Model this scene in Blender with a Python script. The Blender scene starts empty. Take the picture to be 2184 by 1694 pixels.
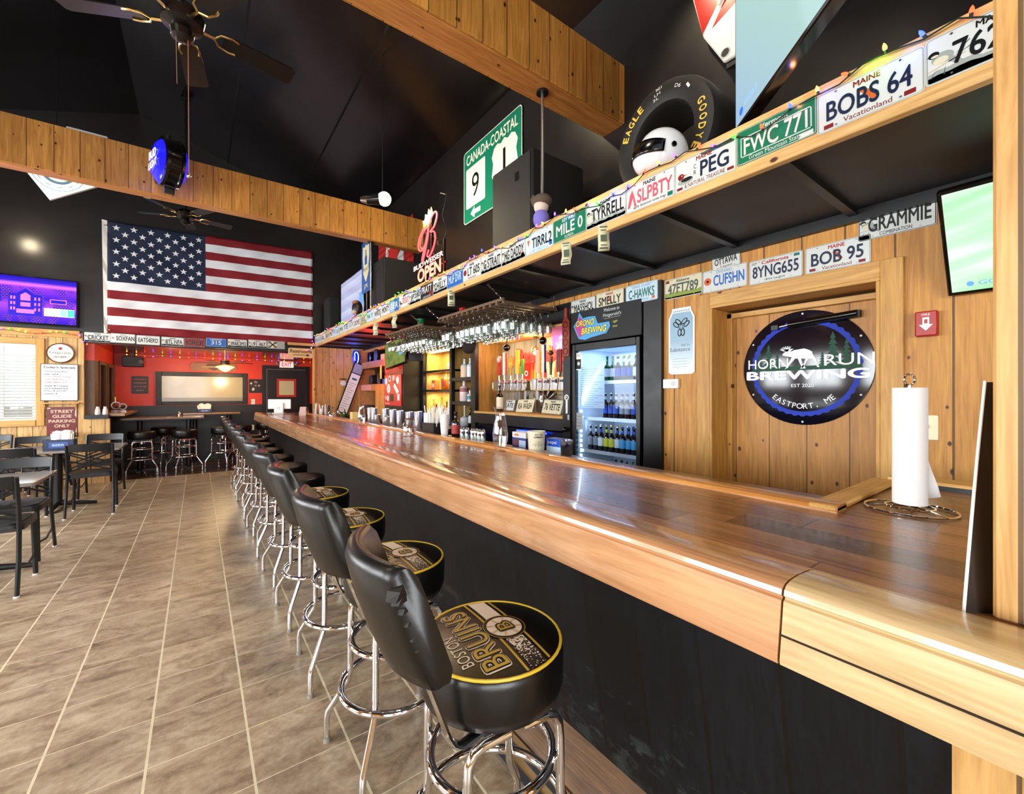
import bpy, math, random
from math import sin, cos, pi, radians, floor, sqrt, atan2
from mathutils import Vector, Matrix

sc = bpy.context.scene
COL = sc.collection
random.seed(7)

# ------------------------------------------------------------------ camera
F = 910.0                      # focal length in pixels of the 2184 px wide frame
H = 1.44                       # eye height
TH = math.atan(670.0 / F)      # the bar runs along +Y, seen this far left of the view axis
S, C = sin(TH), cos(TH)
cam = bpy.data.objects.new('camera', bpy.data.cameras.new('camera'))
COL.objects.link(cam)
cam.data.sensor_fit = 'HORIZONTAL'
cam.data.sensor_width = 36.0
cam.data.lens = 36.0 * F / 2184.0
cam.data.shift_y = -7.0 / 2184.0
cam.data.clip_start = 0.02
cam.data.clip_end = 100
cam.location = (0, 0, H)
cam.rotation_euler = (pi / 2, 0, -TH)
sc.camera = cam

# ------------------------------------------------------------------ view
sc.view_settings.view_transform = 'Standard'
sc.view_settings.look = 'None'
sc.view_settings.gamma = 1.0
sc.view_settings.use_curve_mapping = False
sc.view_settings.exposure = 0.0
sc.cycles.use_denoising = True
sc.cycles.max_bounces = 9
sc.cycles.diffuse_bounces = 4
sc.cycles.glossy_bounces = 5
sc.cycles.transmission_bounces = 8
sc.cycles.transparent_max_bounces = 24
sc.cycles.sample_clamp_indirect = 6.0
sc.cycles.caustics_reflective = False
sc.cycles.caustics_refractive = False

# ------------------------------------------------------------------ sky and daylight
w = bpy.data.worlds.new('sky'); sc.world = w; w.use_nodes = True
bg = w.node_tree.nodes['Background']
bg.inputs[0].default_value = (0.86, 0.93, 1.0, 1)
bg.inputs[1].default_value = 3.0

def area(name, loc, size, aim, power, col=(1, 1, 1)):
    l = bpy.data.lights.new(name, 'AREA'); l.shape = 'RECTANGLE'
    l.size, l.size_y = size; l.energy = power; l.color = col
    o = bpy.data.objects.new(name, l); COL.objects.link(o); o.location = loc
    o.rotation_euler = Vector(aim).to_track_quat('-Z', 'Z').to_euler()
    return o

def lamp(name, loc, power, col=(1, .8, .5), r=.05, kind='POINT', aim=None, spot=60, blend=.5):
    l = bpy.data.lights.new(name, kind); l.energy = power; l.color = col
    l.shadow_soft_size = r
    if kind == 'SPOT': l.spot_size = radians(spot); l.spot_blend = blend
    o = bpy.data.objects.new(name, l); COL.objects.link(o); o.location = loc
    if aim: o.rotation_euler = (Vector(aim) - Vector(loc)).to_track_quat('-Z', 'Z').to_euler()
    return o

DAY = (0.93, 0.97, 1.0)
# windows of the left wall (X = -4.3) and of the wall behind the camera (Y = -3.2)
for i, y in enumerate((0.2, 2.7, 5.2, 7.7)):
    area('daylight_left', (-4.28, y, 1.75), (1.7, 1.5), (1, 0, -.12), 150, DAY)
for i, x in enumerate((-2.6, -0.4)):
    area('daylight_rear', (x, -3.18, 1.7), (1.7, 1.6), (0.1, 1, -.1), 120, DAY)
# warm track spots high on the right, just above the picture, and an added far fill
lamp('track_and_fill_spot', (2.25, 1.75, 4.75), 60, (1, .80, .52), .06, 'SPOT', (2.9, 1.6, 3.3), 64, .8)
lamp('track_and_fill_spot', (1.5, 3.6, 4.9), 30, (1, .80, .52), .06, 'SPOT', (2.9, 3.3, 3.6), 80, .9)
lamp('track_and_fill_spot', (-1.6, 8.2, 4.6), 70, (1, .86, .62), .08, 'SPOT', (-1.9, 9.5, 1.6), 70, .9)  # added fill that brightens the far pine wall; no fixture here
# warm spots under the roof, over the room
for p in ((-2.2, 1.5, 4.3), (-0.6, 7.6, 4.2), (0.6, 1.2, 4.6), (0.4, 4.6, 4.6)):
    lamp('ceiling_spot', p, 95, (1, .83, .6), .12, 'SPOT', (p[0] + .1, p[1], 0), 130, .8)

# ------------------------------------------------------------------ pixel helpers (2184 x 1694 frame)
def d2(px, py):
    u = (px - 1092) / F; v = (840 - py) / F
    return Vector((S + u * C, C - u * S, v))
O = Vector((0, 0, H))
def onX(px, py, X): d = d2(px, py); return O + d * (X / d.x)
def onY(px, py, Y): d = d2(px, py); return O + d * (Y / d.y)
def onZ(px, py, Z): d = d2(px, py); return O + d * ((Z - H) / d.z)

# ------------------------------------------------------------------ materials
def lin(h):
    if isinstance(h, str):
        h = h.lstrip('#'); c = [int(h[i:i + 2], 16) / 255 for i in (0, 2, 4)]
        return tuple((x / 12.92 if x <= .04045 else ((x + .055) / 1.055) ** 2.4) for x in c) + (1,)
    return tuple(h) + (1,) if len(h) == 3 else tuple(h)
MATS = {}
class N:
    """small node-tree writer"""
    def __init__(s, name):
        s.m = bpy.data.materials.new(name); s.m.use_nodes = True
        s.t = s.m.node_tree; s.b = s.t.nodes['Principled BSDF']; s.o = s.t.nodes['Material Output']
    def n(s, typ, ins=None, **kw):
        x = s.t.nodes.new('ShaderNode' + typ)
        for k, v in kw.items(): setattr(x, k, v)
        for k, v in (ins or {}).items(): s.put(x.inputs[k], v)
        return x
    def put(s, sock, v):
        if hasattr(v, 'is_output'): s.t.links.new(v, sock)
        elif hasattr(sock, 'default_value'):
            try: sock.default_value = v
            except Exception: sock.default_value = v[:3]
    def k(s, op, a, b=0.0, c=0.0):
        x = s.t.nodes.new('ShaderNodeMath'); x.operation = op
        s.put(x.inputs[0], a); s.put(x.inputs[1], b); s.put(x.inputs[2], c)
        return x.outputs[0]
    def mix(s, f, a, b, bt='MIX'):
        x = s.t.nodes.new('ShaderNodeMix'); x.data_type = 'RGBA'; x.blend_type = bt
        s.put(x.inputs[0], f); s.put(x.inputs[6], a); s.put(x.inputs[7], b)
        return x.outputs[2]
    def ramp(s, f, stops):
        x = s.t.nodes.new('ShaderNodeValToRGB'); e = x.color_ramp.elements
        while len(e) < len(stops): e.new(.5)
        for i, (p, c) in enumerate(stops): e[i].position = p; e[i].color = c
        s.put(x.inputs[0], f); return x.outputs[0]
    def xyz(s):
        tc = s.n('TexCoord'); sp = s.n('SeparateXYZ', {0: tc.outputs['Object']})
        return tc.outputs['Object'], sp.outputs
    def comb(s, x, y, z): return s.n('CombineXYZ', {0: x, 1: y, 2: z}).outputs[0]
    def noise(s, vec, scale, detail=3, dist=0., rough=.5):
        return s.n('TexNoise', {'Vector': vec, 'Scale': scale, 'Detail': detail, 'Distortion': dist, 'Roughness': rough}).outputs[0]
    def bump(s, h, st=.3, d=.01):
        return s.n('Bump', {'Height': h, 'Strength': st, 'Distance': d}).outputs[0]
    def set(s, **kw):
        for k, v in kw.items(): s.put(s.b.inputs[k.replace('_', ' ')], v)
        return s.m

def P(name, col, rough=.5, metal=0., coat=0., es=0., ecol=None, spec=.5, var=0., bump=0., bs=60., trans=0.):
    if name in MATS: return MATS[name]
    a = N(name); c = lin(col)
    a.set(Base_Color=c, Roughness=rough, Metallic=metal)
    a.b.inputs['Specular IOR Level'].default_value = spec
    a.b.inputs['Coat Weight'].default_value = coat
    a.b.inputs['Coat Roughness'].default_value = .08
    if trans: a.b.inputs['Transmission Weight'].default_value = trans
    if es:
        a.b.inputs['Emission Color'].default_value = lin(ecol or col); a.b.inputs['Emission Strength'].default_value = es
    if var or bump:
        co, x = a.xyz(); nz = a.noise(co, bs, 4)
        if var:
            a.put(a.b.inputs['Base Color'], a.mix(nz, tuple(v * (1 - var) for v in c[:3]) + (1,), tuple(min(1, v * (1 + var)) for v in c[:3]) + (1,)))
            a.put(a.b.inputs['Roughness'], a.k('MULTIPLY_ADD', nz, .2, rough - .1))
        if bump: a.put(a.b.inputs['Normal'], a.bump(nz, bump, .004))
    MATS[name] = a.m
    return a.m

def glass(name, tint=(1, 1, 1), refl=1.0, rough=.02):
    """thin-walled clear glass: passes light straight on and mirrors at its rims"""
    if name in MATS: return MATS[name]
    a = N(name); a.t.nodes.remove(a.b)
    tr = a.n('BsdfTransparent', {0: lin(tint)}); gl = a.n('BsdfGlossy', {0: (1, 1, 1, 1), 1: rough})
    lw = a.n('LayerWeight', {0: .35}); f = a.k('MULTIPLY_ADD', a.k('POWER', lw.outputs['Facing'], 2.2), .75 * refl, .06 * refl)
    mx = a.n('MixShader', {0: f, 1: tr.outputs[0], 2: gl.outputs[0]})
    a.t.links.new(mx.outputs[0], a.o.inputs[0]); MATS[name] = a.m
    return a.m

def glow(name, col, st, rough=.3):
    return P(name, col, rough, es=st)

def wood(name, dark, light, bw=.2, ba=1, ga=2, groove=.012, knots=.5, rough=.5, coat=0., length=0., tint=.25, kc='4a2208', gs=1., seed=0., redden=None, bmp=.35, scuff=None):
    """boards of width bw laid side by side along axis ba, grain along axis ga"""
    if name in MATS: return MATS[name]
    a = N(name); co, x = a.xyz(); oa = 3 - ba - ga
    b = a.k('DIVIDE', a.k('ADD', x[ba], 50.013 + seed), bw); idx = a.k('FLOOR', b); fr = a.k('FRACT', b)
    key = idx
    wn0 = a.n('TexWhiteNoise', {'W': idx}, noise_dimensions='1D')
    seam = None
    if length:
        l = a.k('ADD', a.k('DIVIDE', a.k('ADD', x[ga], 40.), length), wn0.outputs[0])
        li = a.k('FLOOR', l); lf = a.k('FRACT', l)
        key = a.k('MULTIPLY_ADD', li, 7.31, idx)
        seam = a.k('LESS_THAN', lf, .004 / length)
    wn = a.n('TexWhiteNoise', {'W': key}, noise_dimensions='1D').outputs[0]
    off = a.k('MULTIPLY', wn, 37.)
    v = [None] * 3; v[ba] = a.k('MULTIPLY', x[ba], 16.); v[oa] = a.k('MULTIPLY', x[oa], 16.)
    v[ga] = a.k('ADD', a.k('MULTIPLY', x[ga], 1.3), off)
    g1 = a.noise(a.comb(*v), 1.6 * gs, 5, 1.2, .62)
    v2 = list(v); v2[ba] = a.k('MULTIPLY', x[ba], 90.); v2[oa] = a.k('MULTIPLY', x[oa], 90.)
    v2[ga] = a.k('MULTIPLY', x[ga], 3.)
    g2 = a.noise(a.comb(*v2), 1.5 * gs, 2)
    g = a.k('ADD', a.k('MULTIPLY', g1, .75), a.k('MULTIPLY', g2, .3))
    col = a.ramp(g, [(.32, lin(dark)), (.68, lin(light))])
    tn = a.k('MULTIPLY_ADD', wn, tint * 2, 1 - tint)
    col = a.mix(1., col, a.comb(tn, a.k('MULTIPLY_ADD', tn, .95, .04), a.k('MULTIPLY_ADD', tn, .85, .1)), 'MULTIPLY')
    if knots:
        kv = [None] * 3; kv[ba] = a.k('MULTIPLY', x[ba], 6.5); kv[oa] = 0.37 if oa != ga else 0.; kv[ga] = a.k('MULTIPLY_ADD', x[ga], 4.2, off)
        vo = a.n('TexVoronoi', {'Vector': a.comb(kv[ba], kv[ga], 0.), 'Scale': 1.0}, voronoi_dimensions='2D')
        sp = a.n('SeparateColor', {0: vo.outputs['Color']})
        ks = a.k('MULTIPLY', a.k('GREATER_THAN', sp.outputs[0], 1 - knots), a.k('MULTIPLY_ADD', sp.outputs[1], .04, .022))
        km = a.n('MapRange', {'Value': vo.outputs['Distance'], 'From Min': a.k('MULTIPLY', ks, .8), 'From Max': a.k('MULTIPLY_ADD', ks, 1.35, .004), 'To Min': 1., 'To Max': 0.}).outputs[0]
        km = a.k('MULTIPLY', km, a.k('GREATER_THAN', ks, .01))
        col = a.mix(km, col, lin(kc))
    hgt = g
    if groove:
        e = a.k('LESS_THAN', a.k('MINIMUM', fr, a.k('SUBTRACT', 1., fr)), groove / bw * .5)
        if seam is not None: e = a.k('MAXIMUM', e, seam)
        col = a.mix(a.k('MULTIPLY', e, .78), col, lin('080402'))
        hgt = a.k('SUBTRACT', a.k('MULTIPLY', g, .25), e)
    if scuff:      # pale boot scuffs low on the boards
        nz = a.noise(a.comb(a.k('MULTIPLY', x[ba], 3.), a.k('MULTIPLY', x[oa], 3.), a.k('MULTIPLY', x[ga], 5.)), 3.2, 8, .6, .75)
        lo = a.n('MapRange', {'Value': x[2], 'From Min': .12, 'From Max': .75, 'To Min': .12, 'To Max': -.10}).outputs[0]
        col = a.mix(a.n('MapRange', {'Value': a.k('ADD', nz, lo), 'From Min': .60, 'From Max': .80, 'To Min': 0., 'To Max': .8}).outputs[0], col, lin(scuff))
    if redden:
        nz = a.noise(co, .9, 2)
        col = a.mix(a.k('MULTIPLY', a.n('MapRange', {'Value': nz, 'From Min': .4, 'From Max': .6}).outputs[0], .6), col, lin(redden))
    a.set(Base_Color=col, Roughness=a.k('MULTIPLY_ADD', g1, .2, rough - .1))
    a.b.inputs['Coat Weight'].default_value = coat; a.b.inputs['Coat Roughness'].default_value = .06
    a.put(a.b.inputs['Normal'], a.bump(hgt, bmp, .004))
    MATS[name] = a.m
    return a.m

# ------------------------------------------------------------------ mesh builder
_tc = {}
def text_geo(s, shear=0.):
    k = (s, shear)
    if k not in _tc:
        cu = bpy.data.curves.new('lettering', 'FONT'); cu.body = s; cu.size = 1; cu.resolution_u = 4
        cu.shear = shear
        ob = bpy.data.objects.new('lettering', cu); me = bpy.data.meshes.new_from_object(ob)
        vs = [(v.co.x, v.co.y) for v in me.vertices]; fs = [tuple(p.vertices) for p in me.polygons]
        bpy.data.objects.remove(ob); bpy.data.meshes.remove(me); bpy.data.curves.remove(cu)
        if not vs: vs = [(0, 0), (.1, 0), (.1, .1)]; fs = []
        xs = [v[0] for v in vs]; ys = [v[1] for v in vs]
        _tc[k] = (vs, fs, (min(xs), max(xs), min(ys), max(ys)))
    return _tc[k]

class B:
    def __init__(s): s.v = []; s.f = []; s.mi = []; s.ms = []; s.M = Matrix()
    def m(s, mat):
        if mat not in s.ms: s.ms.append(mat)
        return s.ms.index(mat)
    def add(s, vs, fs, mat):
        o = len(s.v); i = s.m(mat); M = s.M
        s.v.extend(tuple(M @ Vector(p)) for p in vs)
        for f in fs: s.f.append(tuple(o + j for j in f)); s.mi.append(i)
        return s
    def box(s, x0, x1, y0, y1, z0, z1, mat):
        x0, x1 = min(x0, x1), max(x0, x1); y0, y1 = min(y0, y1), max(y0, y1); z0, z1 = min(z0, z1), max(z0, z1)
        vs = [(x, y, z) for z in (z0, z1) for y in (y0, y1) for x in (x0, x1)]
        return s.add(vs, [(0, 2, 3, 1), (4, 5, 7, 6), (0, 1, 5, 4), (2, 6, 7, 3), (0, 4, 6, 2), (1, 3, 7, 5)], mat)
    def cyl(s, p0, p1, r, mat, r1=None, n=12, cap=True):
        p0, p1 = Vector(p0), Vector(p1); r1 = r if r1 is None else r1
        d = (p1 - p0); q = d.to_track_quat('Z', 'X').to_matrix()
        vs = []
        for p, rr in ((p0, r), (p1, r1)):
            for i in range(n):
                t = 2 * pi * i / n; vs.append(p + q @ Vector((rr * cos(t), rr * sin(t), 0)))
        fs = [(i, (i + 1) % n, n + (i + 1) % n, n + i) for i in range(n)]
        if cap: fs += [tuple(range(n - 1, -1, -1)), tuple(range(n, 2 * n))]
        return s.add(vs, fs, mat)
    def tube(s, pts, r, mat, n=8, closed=False, ry=None):
        pts = [Vector(p) for p in pts]; L = len(pts); vs = []; up = None
        for i, p in enumerate(pts):
            a = pts[(i - 1) % L] if (closed or i) else p; b = pts[(i + 1) % L] if (closed or i < L - 1) else p
            t = (b - a).normalized()
            if up is None:
                up = Vector((0, 0, 1)) if abs(t.z) < .9 else Vector((1, 0, 0))
            sd = t.cross(up)
            if sd.length < 1e-5: sd = t.orthogonal()
            sd.normalize(); up = sd.cross(t).normalized()
            rr = r[i] if isinstance(r, (list, tuple)) else r
            for k in range(n):
                q = 2 * pi * k / n; vs.append(p + sd * (rr * cos(q)) + up * ((ry or rr) * sin(q)))
        fs = []
        for i in range(L if closed else L - 1):
            j = (i + 1) % L
            for k in range(n):
                k2 = (k + 1) % n; fs.append((i * n + k, i * n + k2, j * n + k2, j * n + k))
        if not closed: fs += [tuple(range(n - 1, -1, -1)), tuple(range((L - 1) * n, L * n))]
        return s.add(vs, fs, mat)
    def ring(s, c, R, r, mat, n=28, k=8, M=None):
        c = Vector(c); pts = [c + Vector((R * cos(2 * pi * i / n), R * sin(2 * pi * i / n), 0)) for i in range(n)]
        return s.tube(pts, r, mat, k, True)
    def lathe(s, prof, mat, n=20, c=(0, 0, 0), closed=False):
        c = Vector(c); L = len(prof); vs = []
        for r, z in prof:
            for i in range(n):
                t = 2 * pi * i / n; vs.append(c + Vector((max(r, 1e-5) * cos(t), max(r, 1e-5) * sin(t), z)))
        fs = []
        for j in range(L if closed else L - 1):
            j2 = (j + 1) % L
            for i in range(n):
                i2 = (i + 1) % n; fs.append((j * n + i, j * n + i2, j2 * n + i2, j2 * n + i))
        if not closed:
            if prof[0][0] > 1e-4: fs.append(tuple(range(n - 1, -1, -1)))
            if prof[-1][0] > 1e-4: fs.append(tuple(range((L - 1) * n, L * n)))
        return s.add(vs, fs, mat)
    def shell(s, prof, th, mat, n=20, c=(0, 0, 0)):
        """open vessel: outer profile and the same profile th inside it"""
        inn = [(max(r - th, 1e-4), z + (th if i == 0 else 0)) for i, (r, z) in enumerate(prof)]
        return s.lathe([(1e-5, prof[0][1])] + list(prof) + inn[::-1] + [(1e-5, prof[0][1] + th)], mat, n, c)
    def poly(s, p2, z0, z1, mat):
        n = len(p2); ar = sum(p2[i][0] * p2[(i + 1) % n][1] - p2[(i + 1) % n][0] * p2[i][1] for i in range(n))
        if ar < 0: p2 = p2[::-1]
        vs = [(x, y, z0) for x, y in p2] + [(x, y, z1) for x, y in p2]
        fs = [tuple(range(n - 1, -1, -1)), tuple(range(n, 2 * n))] + [(i, (i + 1) % n, n + (i + 1) % n, n + i) for i in range(n)]
        return s.add(vs, fs, mat)
    def flat(s, p2, z, mat):
        n = len(p2); ar = sum(p2[i][0] * p2[(i + 1) % n][1] - p2[(i + 1) % n][0] * p2[i][1] for i in range(n))
        if ar < 0: p2 = p2[::-1]
        return s.add([(x, y, z) for x, y in p2], [tuple(range(n))], mat)
    def disc(s, cx, cy, r, z, mat, n=24, ry=None):
        return s.flat([(cx + r * cos(2 * pi * i / n), cy + (ry or r) * sin(2 * pi * i / n)) for i in range(n)], z, mat)
    def ann(s, cx, cy, r0, r1, z, mat, n=32, a0=0., a1=2 * pi, sy=1.):
        vs = []; full = abs(a1 - a0 - 2 * pi) < 1e-6; m = n if full else n + 1
        for i in range(m):
            t = a0 + (a1 - a0) * i / n
            vs += [(cx + r0 * cos(t), cy + r0 * sin(t) * sy, z), (cx + r1 * cos(t), cy + r1 * sin(t) * sy, z)]
        fs = []
        for i in range(n):
            j = (i + 1) % m; fs.append((2 * i, 2 * i + 1, 2 * j + 1, 2 * j))
        return s.add(vs, fs, mat)
    def sph(s, c, r, mat, sc_=(1, 1, 1), n=14, k=8):
        vs = []; fs = []
        for j in range(k + 1):
            p = pi * j / k
            for i in range(n):
                t = 2 * pi * i / n
                vs.append((c[0] + r * sc_[0] * max(sin(p), 1e-4) * cos(t), c[1] + r * sc_[1] * max(sin(p), 1e-4) * sin(t), c[2] - r * sc_[2] * cos(p)))
        for j in range(k):
            for i in range(n):
                fs.append((j * n + i, j * n + (i + 1) % n, (j + 1) * n + (i + 1) % n, (j + 1) * n + i))
        return s.add(vs, fs, mat)
    def text(s, t, cx, cy, h, w_, z, mat, bold=0., shear=0., maxw=False, rot=0., dep=0.):
        vs, fs, (x0, x1, y0, y1) = text_geo(t, shear)
        if bold > .013:      # heavier strokes: the same letters struck again a little aside
            e = bold * 1.1; nd = 8 if bold > .04 else 4
            if bold > .04:
                ring = [(e * cos(2 * pi * k / nd), e * sin(2 * pi * k / nd)) for k in range(nd)]
            else: ring = [(-e, 0), (e, 0), (0, e), (0, -e)]
            L = len(vs); v0, f0 = vs, fs; vs = list(v0); fs = list(f0)
            for q, (ax, ay) in enumerate(ring):
                vs += [(x + ax, y + ay) for x, y in v0]; fs += [tuple(i + L * (q + 1) for i in f) for f in f0]
            x0 -= e; x1 += e; y0 -= e; y1 += e
        ky = h / max(y1 - y0, 1e-4); kx = w_ / max(x1 - x0, 1e-4) if w_ else ky
        if maxw and w_: kx = min(kx, ky)
        nl = len(text_geo(t, shear)[0]); lay = .00007 if bold > .04 else .00012
        mx, my = (x0 + x1) / 2, (y0 + y1) / 2; cr, sr = cos(rot), sin(rot); out = []
        for x, y in vs:
            a, b = (x - mx) * kx, (y - my) * ky; out.append((cx + a * cr - b * sr, cy + a * sr + b * cr, z + lay * (len(out) // nl)))
        return s.add(out, fs, mat)
    def obj(s, name, parent=None, smooth=True, ang=38, bev=0., label=None, seg=1):
        me = bpy.data.meshes.new(name); me.from_pydata(s.v, [], s.f); me.update()
        for x in s.ms: me.materials.append(x)
        me.polygons.foreach_set('material_index', s.mi)
        if smooth:
            me.polygons.foreach_set('use_smooth', [True] * len(me.polygons)); me.set_sharp_from_angle(angle=radians(ang))
        o = bpy.data.objects.new(name, me); COL.objects.link(o)
        if parent is not None: o.parent = parent
        if bev:
            b = o.modifiers.new('bevel', 'BEVEL'); b.width = bev; b.segments = seg; b.limit_method = 'ANGLE'; b.angle_limit = radians(40)
        if label: o['label'] = label
        return o

def rrect(w_, h_, r, n=4, cx=0, cy=0):
    p = []
    for (sx, sy, a0) in ((1, 1, 0), (-1, 1, pi / 2), (-1, -1, pi), (1, -1, 1.5 * pi)):
        for i in range(n + 1):
            t = a0 + pi / 2 * i / n; p.append((cx + sx * (w_ / 2 - r) + r * cos(t), cy + sy * (h_ / 2 - r) + r * sin(t)))
    return p

def tag(o, label=None, cat=None, group=None, kind=None):
    if label: o['label'] = label
    if cat: o['category'] = cat
    if group: o['group'] = group
    if kind: o['kind'] = kind
    return o
def thing(name, label, cat, M=None, group=None, rz=0.):
    o = bpy.data.objects.new(name, None); COL.objects.link(o); o.empty_display_size = .05
    if M is not None:
        if isinstance(M, Matrix): o.matrix_world = M
        else: o.location = M
    if rz: o.rotation_euler = (0, 0, rz)
    return tag(o, label, cat, group)
def struct(b, name, **kw):
    o = b.obj(name, smooth=kw.pop('smooth', False), **kw); o['kind'] = 'structure'; return o
def dup(root, M=None, label=None, group=None, cat=None):
    r = root.copy(); COL.objects.link(r)
    if M is not None:
        if isinstance(M, Matrix): r.matrix_world = M
        else: r.location = M
    if label: r['label'] = label
    if group: r['group'] = group
    for ch in list(root.children):
        c = ch.copy(); COL.objects.link(c); c.parent = r
        for g in list(ch.children):
            d = g.copy(); COL.objects.link(d); d.parent = c
    return r
def frame(p, xa, ya, za):
    return Matrix(((xa[0], ya[0], za[0], p[0]), (xa[1], ya[1], za[1], p[1]), (xa[2], ya[2], za[2], p[2]), (0, 0, 0, 1)))
def MX(p, roll=0., tilt=0.):   # hung on a wall facing -X (seen from the room): local x right, y up, z out
    return frame(p, (0, -1, 0), (0, 0, 1), (-1, 0, 0)) @ Matrix.Rotation(tilt, 4, 'X') @ Matrix.Rotation(roll, 4, 'Z')
def MY(p, roll=0., tilt=0.):   # hung on a wall facing -Y
    return frame(p, (1, 0, 0), (0, 0, 1), (0, -1, 0)) @ Matrix.Rotation(tilt, 4, 'X') @ Matrix.Rotation(roll, 4, 'Z')

# common materials
CHROME = P('chrome', (.82, .83, .85), .06, 1.)
STEEL = P('brushed_steel', (.55, .56, .57), .28, 1.)
BRASS = P('brass', (.75, .55, .22), .2, 1.)
VINYL = P('black_vinyl', '#0a0908', .33, spec=.5, bump=.05, bs=140)
BLKP = P('black_paint', '#09090b', .42, var=.2, bs=8)
BLKG = P('black_gloss', '#060607', .16, spec=.6)
BLK = P('black_matte', '#0a0a0b', .6)
WHT = P('white_plastic', '#e8e6df', .35)
PAPER = P('paper_white', '#f0efe9', .85)
RED = P('red_paint', '#c01c12', .45)
GLASS = glass('clear_glass')

# ================================================================== SETTING
PINE = wood('pine_boards', '9a5f1e', 'd39a4b', .21, 1, 2, .009, .5, .55, tint=.12)
PINEX = wood('pine_boards_far', 'b07c3a', 'e8c284', .16, 0, 2, .009, .5, .5, tint=.1)
PINEB = wood('pine_beam', '8c5520', 'c48c40', .19, 0, 2, .007, .7, .4, .1, tint=.2, kc='3a0f06')
PINEU = wood('pine_beam_underside', '8a4f20', 'bd8040', .6, 1, 0, 0, .35, .45, tint=.1)
TRIMY = wood('pine_trim_along_y', 'b27c37', 'dcae66', .5, 2, 1, 0, .35, .5, tint=.05)
TRIMZ = wood('pine_trim_upright', 'a8712c', 'd8a657', .5, 1, 2, 0, .3, .5, tint=.05)
POSTZ = wood('pine_post_pale', '94692f', 'cca266', .115, 1, 2, .006, .35, .5, tint=.08, seed=.06)
TRIMX = wood('pine_trim_along_x', 'b27c37', 'dcae66', .5, 2, 0, 0, .3, .5, tint=.05)
BLKW = P('black_wall_paint', '#1e1b1b', .33, var=.25, bs=3)
BLKC = P('black_ceiling_paint', '#0f0d10', .22, var=.2, bs=2)

# floor tiles --------------------------------------------------------
def tile_mat():
    a = N('floor_tile'); co, x = a.xyz()
    tx = a.k('DIVIDE', a.k('ADD', x[0], 33.2 - .171), .332); ty = a.k('DIVIDE', a.k('ADD', x[1], 31.77 - 1.83), .3177)
    fx, fy = a.k('FRACT', tx), a.k('FRACT', ty)
    dx = a.k('MULTIPLY', a.k('MINIMUM', fx, a.k('SUBTRACT', 1., fx)), .332); dy = a.k('MULTIPLY', a.k('MINIMUM', fy, a.k('SUBTRACT', 1., fy)), .3177)
    wob = a.k('MULTIPLY', a.noise(co, 30, 2), .002)
    gx = a.k('LESS_THAN', a.k('ADD', dx, wob), .0055); gy = a.k('LESS_THAN', a.k('ADD', dy, wob), .0032)
    gr = a.k('MAXIMUM', gx, gy)
    wn = a.n('TexWhiteNoise', {'Vector': a.comb(a.k('FLOOR', tx), a.k('FLOOR', ty), 0.)}, noise_dimensions='3D').outputs[0]
    sh = a.comb(a.k('ADD', x[0], a.k('MULTIPLY', wn, 9.)), a.k('MULTIPLY', x[1], 1.9), a.k('MULTIPLY', wn, 5.))
    n1 = a.noise(sh, 5., 6, .8, .62); n2 = a.noise(co, 42., 4, 0, .65)
    n = a.k('ADD', a.k('MULTIPLY', n1, .75), a.k('MULTIPLY', n2, .28))
    c = a.ramp(n, [(.34, lin('6c5743')), (.5, lin('9d876e')), (.68, lin('bdab91'))])
    tn = a.k('MULTIPLY_ADD', wn, .16, .92); c = a.mix(1., c, a.comb(tn, tn, tn), 'MULTIPLY')
    c = a.mix(gr, c, a.mix(a.noise(co, 20, 2), lin('c6b696'), lin('e2d4b6')))
    a.set(Base_Color=c, Roughness=a.k('ADD', a.k('MULTIPLY_ADD', n2, .2, .24), a.k('MULTIPLY', gr, .35)))
    a.put(a.b.inputs['Normal'], a.bump(a.k('SUBTRACT', a.k('MULTIPLY', n, .5), gr), .3, .004))
    return a.m
TILE = tile_mat()
DKFLOOR = wood('dark_floor_boards', '2a160b', '4a2a16', .13, 0, 1, .003, 0, .3, .2, length=1.2)
struct(B().box(-4.3, 2.95, -3.2, 9.55, -.06, 0, TILE), 'floor')
struct(B().box(-4.3, 3.1, 9.55, 11.75, -.06, 0, DKFLOOR), 'floor_annex')

# right wall: pine behind the bar, black above the shelf ----------------
XW = 2.88
DY0, DY1, DZ = .671, 1.554, 2.03
b = B()
b.box(XW, XW + .1, -3.2, DY0 - .02, 0, 2.395, PINE).box(XW, XW + .1, DY1 + .02, 1.945, 0, 2.395, PINE)
b.box(XW, XW + .1, DY0 - .02, DY1 + .02, DZ + .02, 2.395, PINE).box(XW, XW + .1, 1.945, 9.4, 2.31, 2.395, PINE)
struct(b, 'wall_right')
struct(B().box(XW, XW + .1, -3.2, 9.5, 2.395, 5.0, BLKW), 'wall_right_upper')
struct(B().box(3.55, 3.6, 1.9, 9.5, 0, 2.45, BLKP).box(2.9, 3.6, 1.945, 9.5, 2.33, 2.39, BLKP).box(2.93, 3.6, 1.93, 1.95, 0, 2.4, BLKP).box(3.17, 3.2, DY0 - .05, DY1 + .05, 0, DZ + .1, BLKP), 'wall_right_rear')  # last box: unseen backing added to stop light leaking round the door

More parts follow.
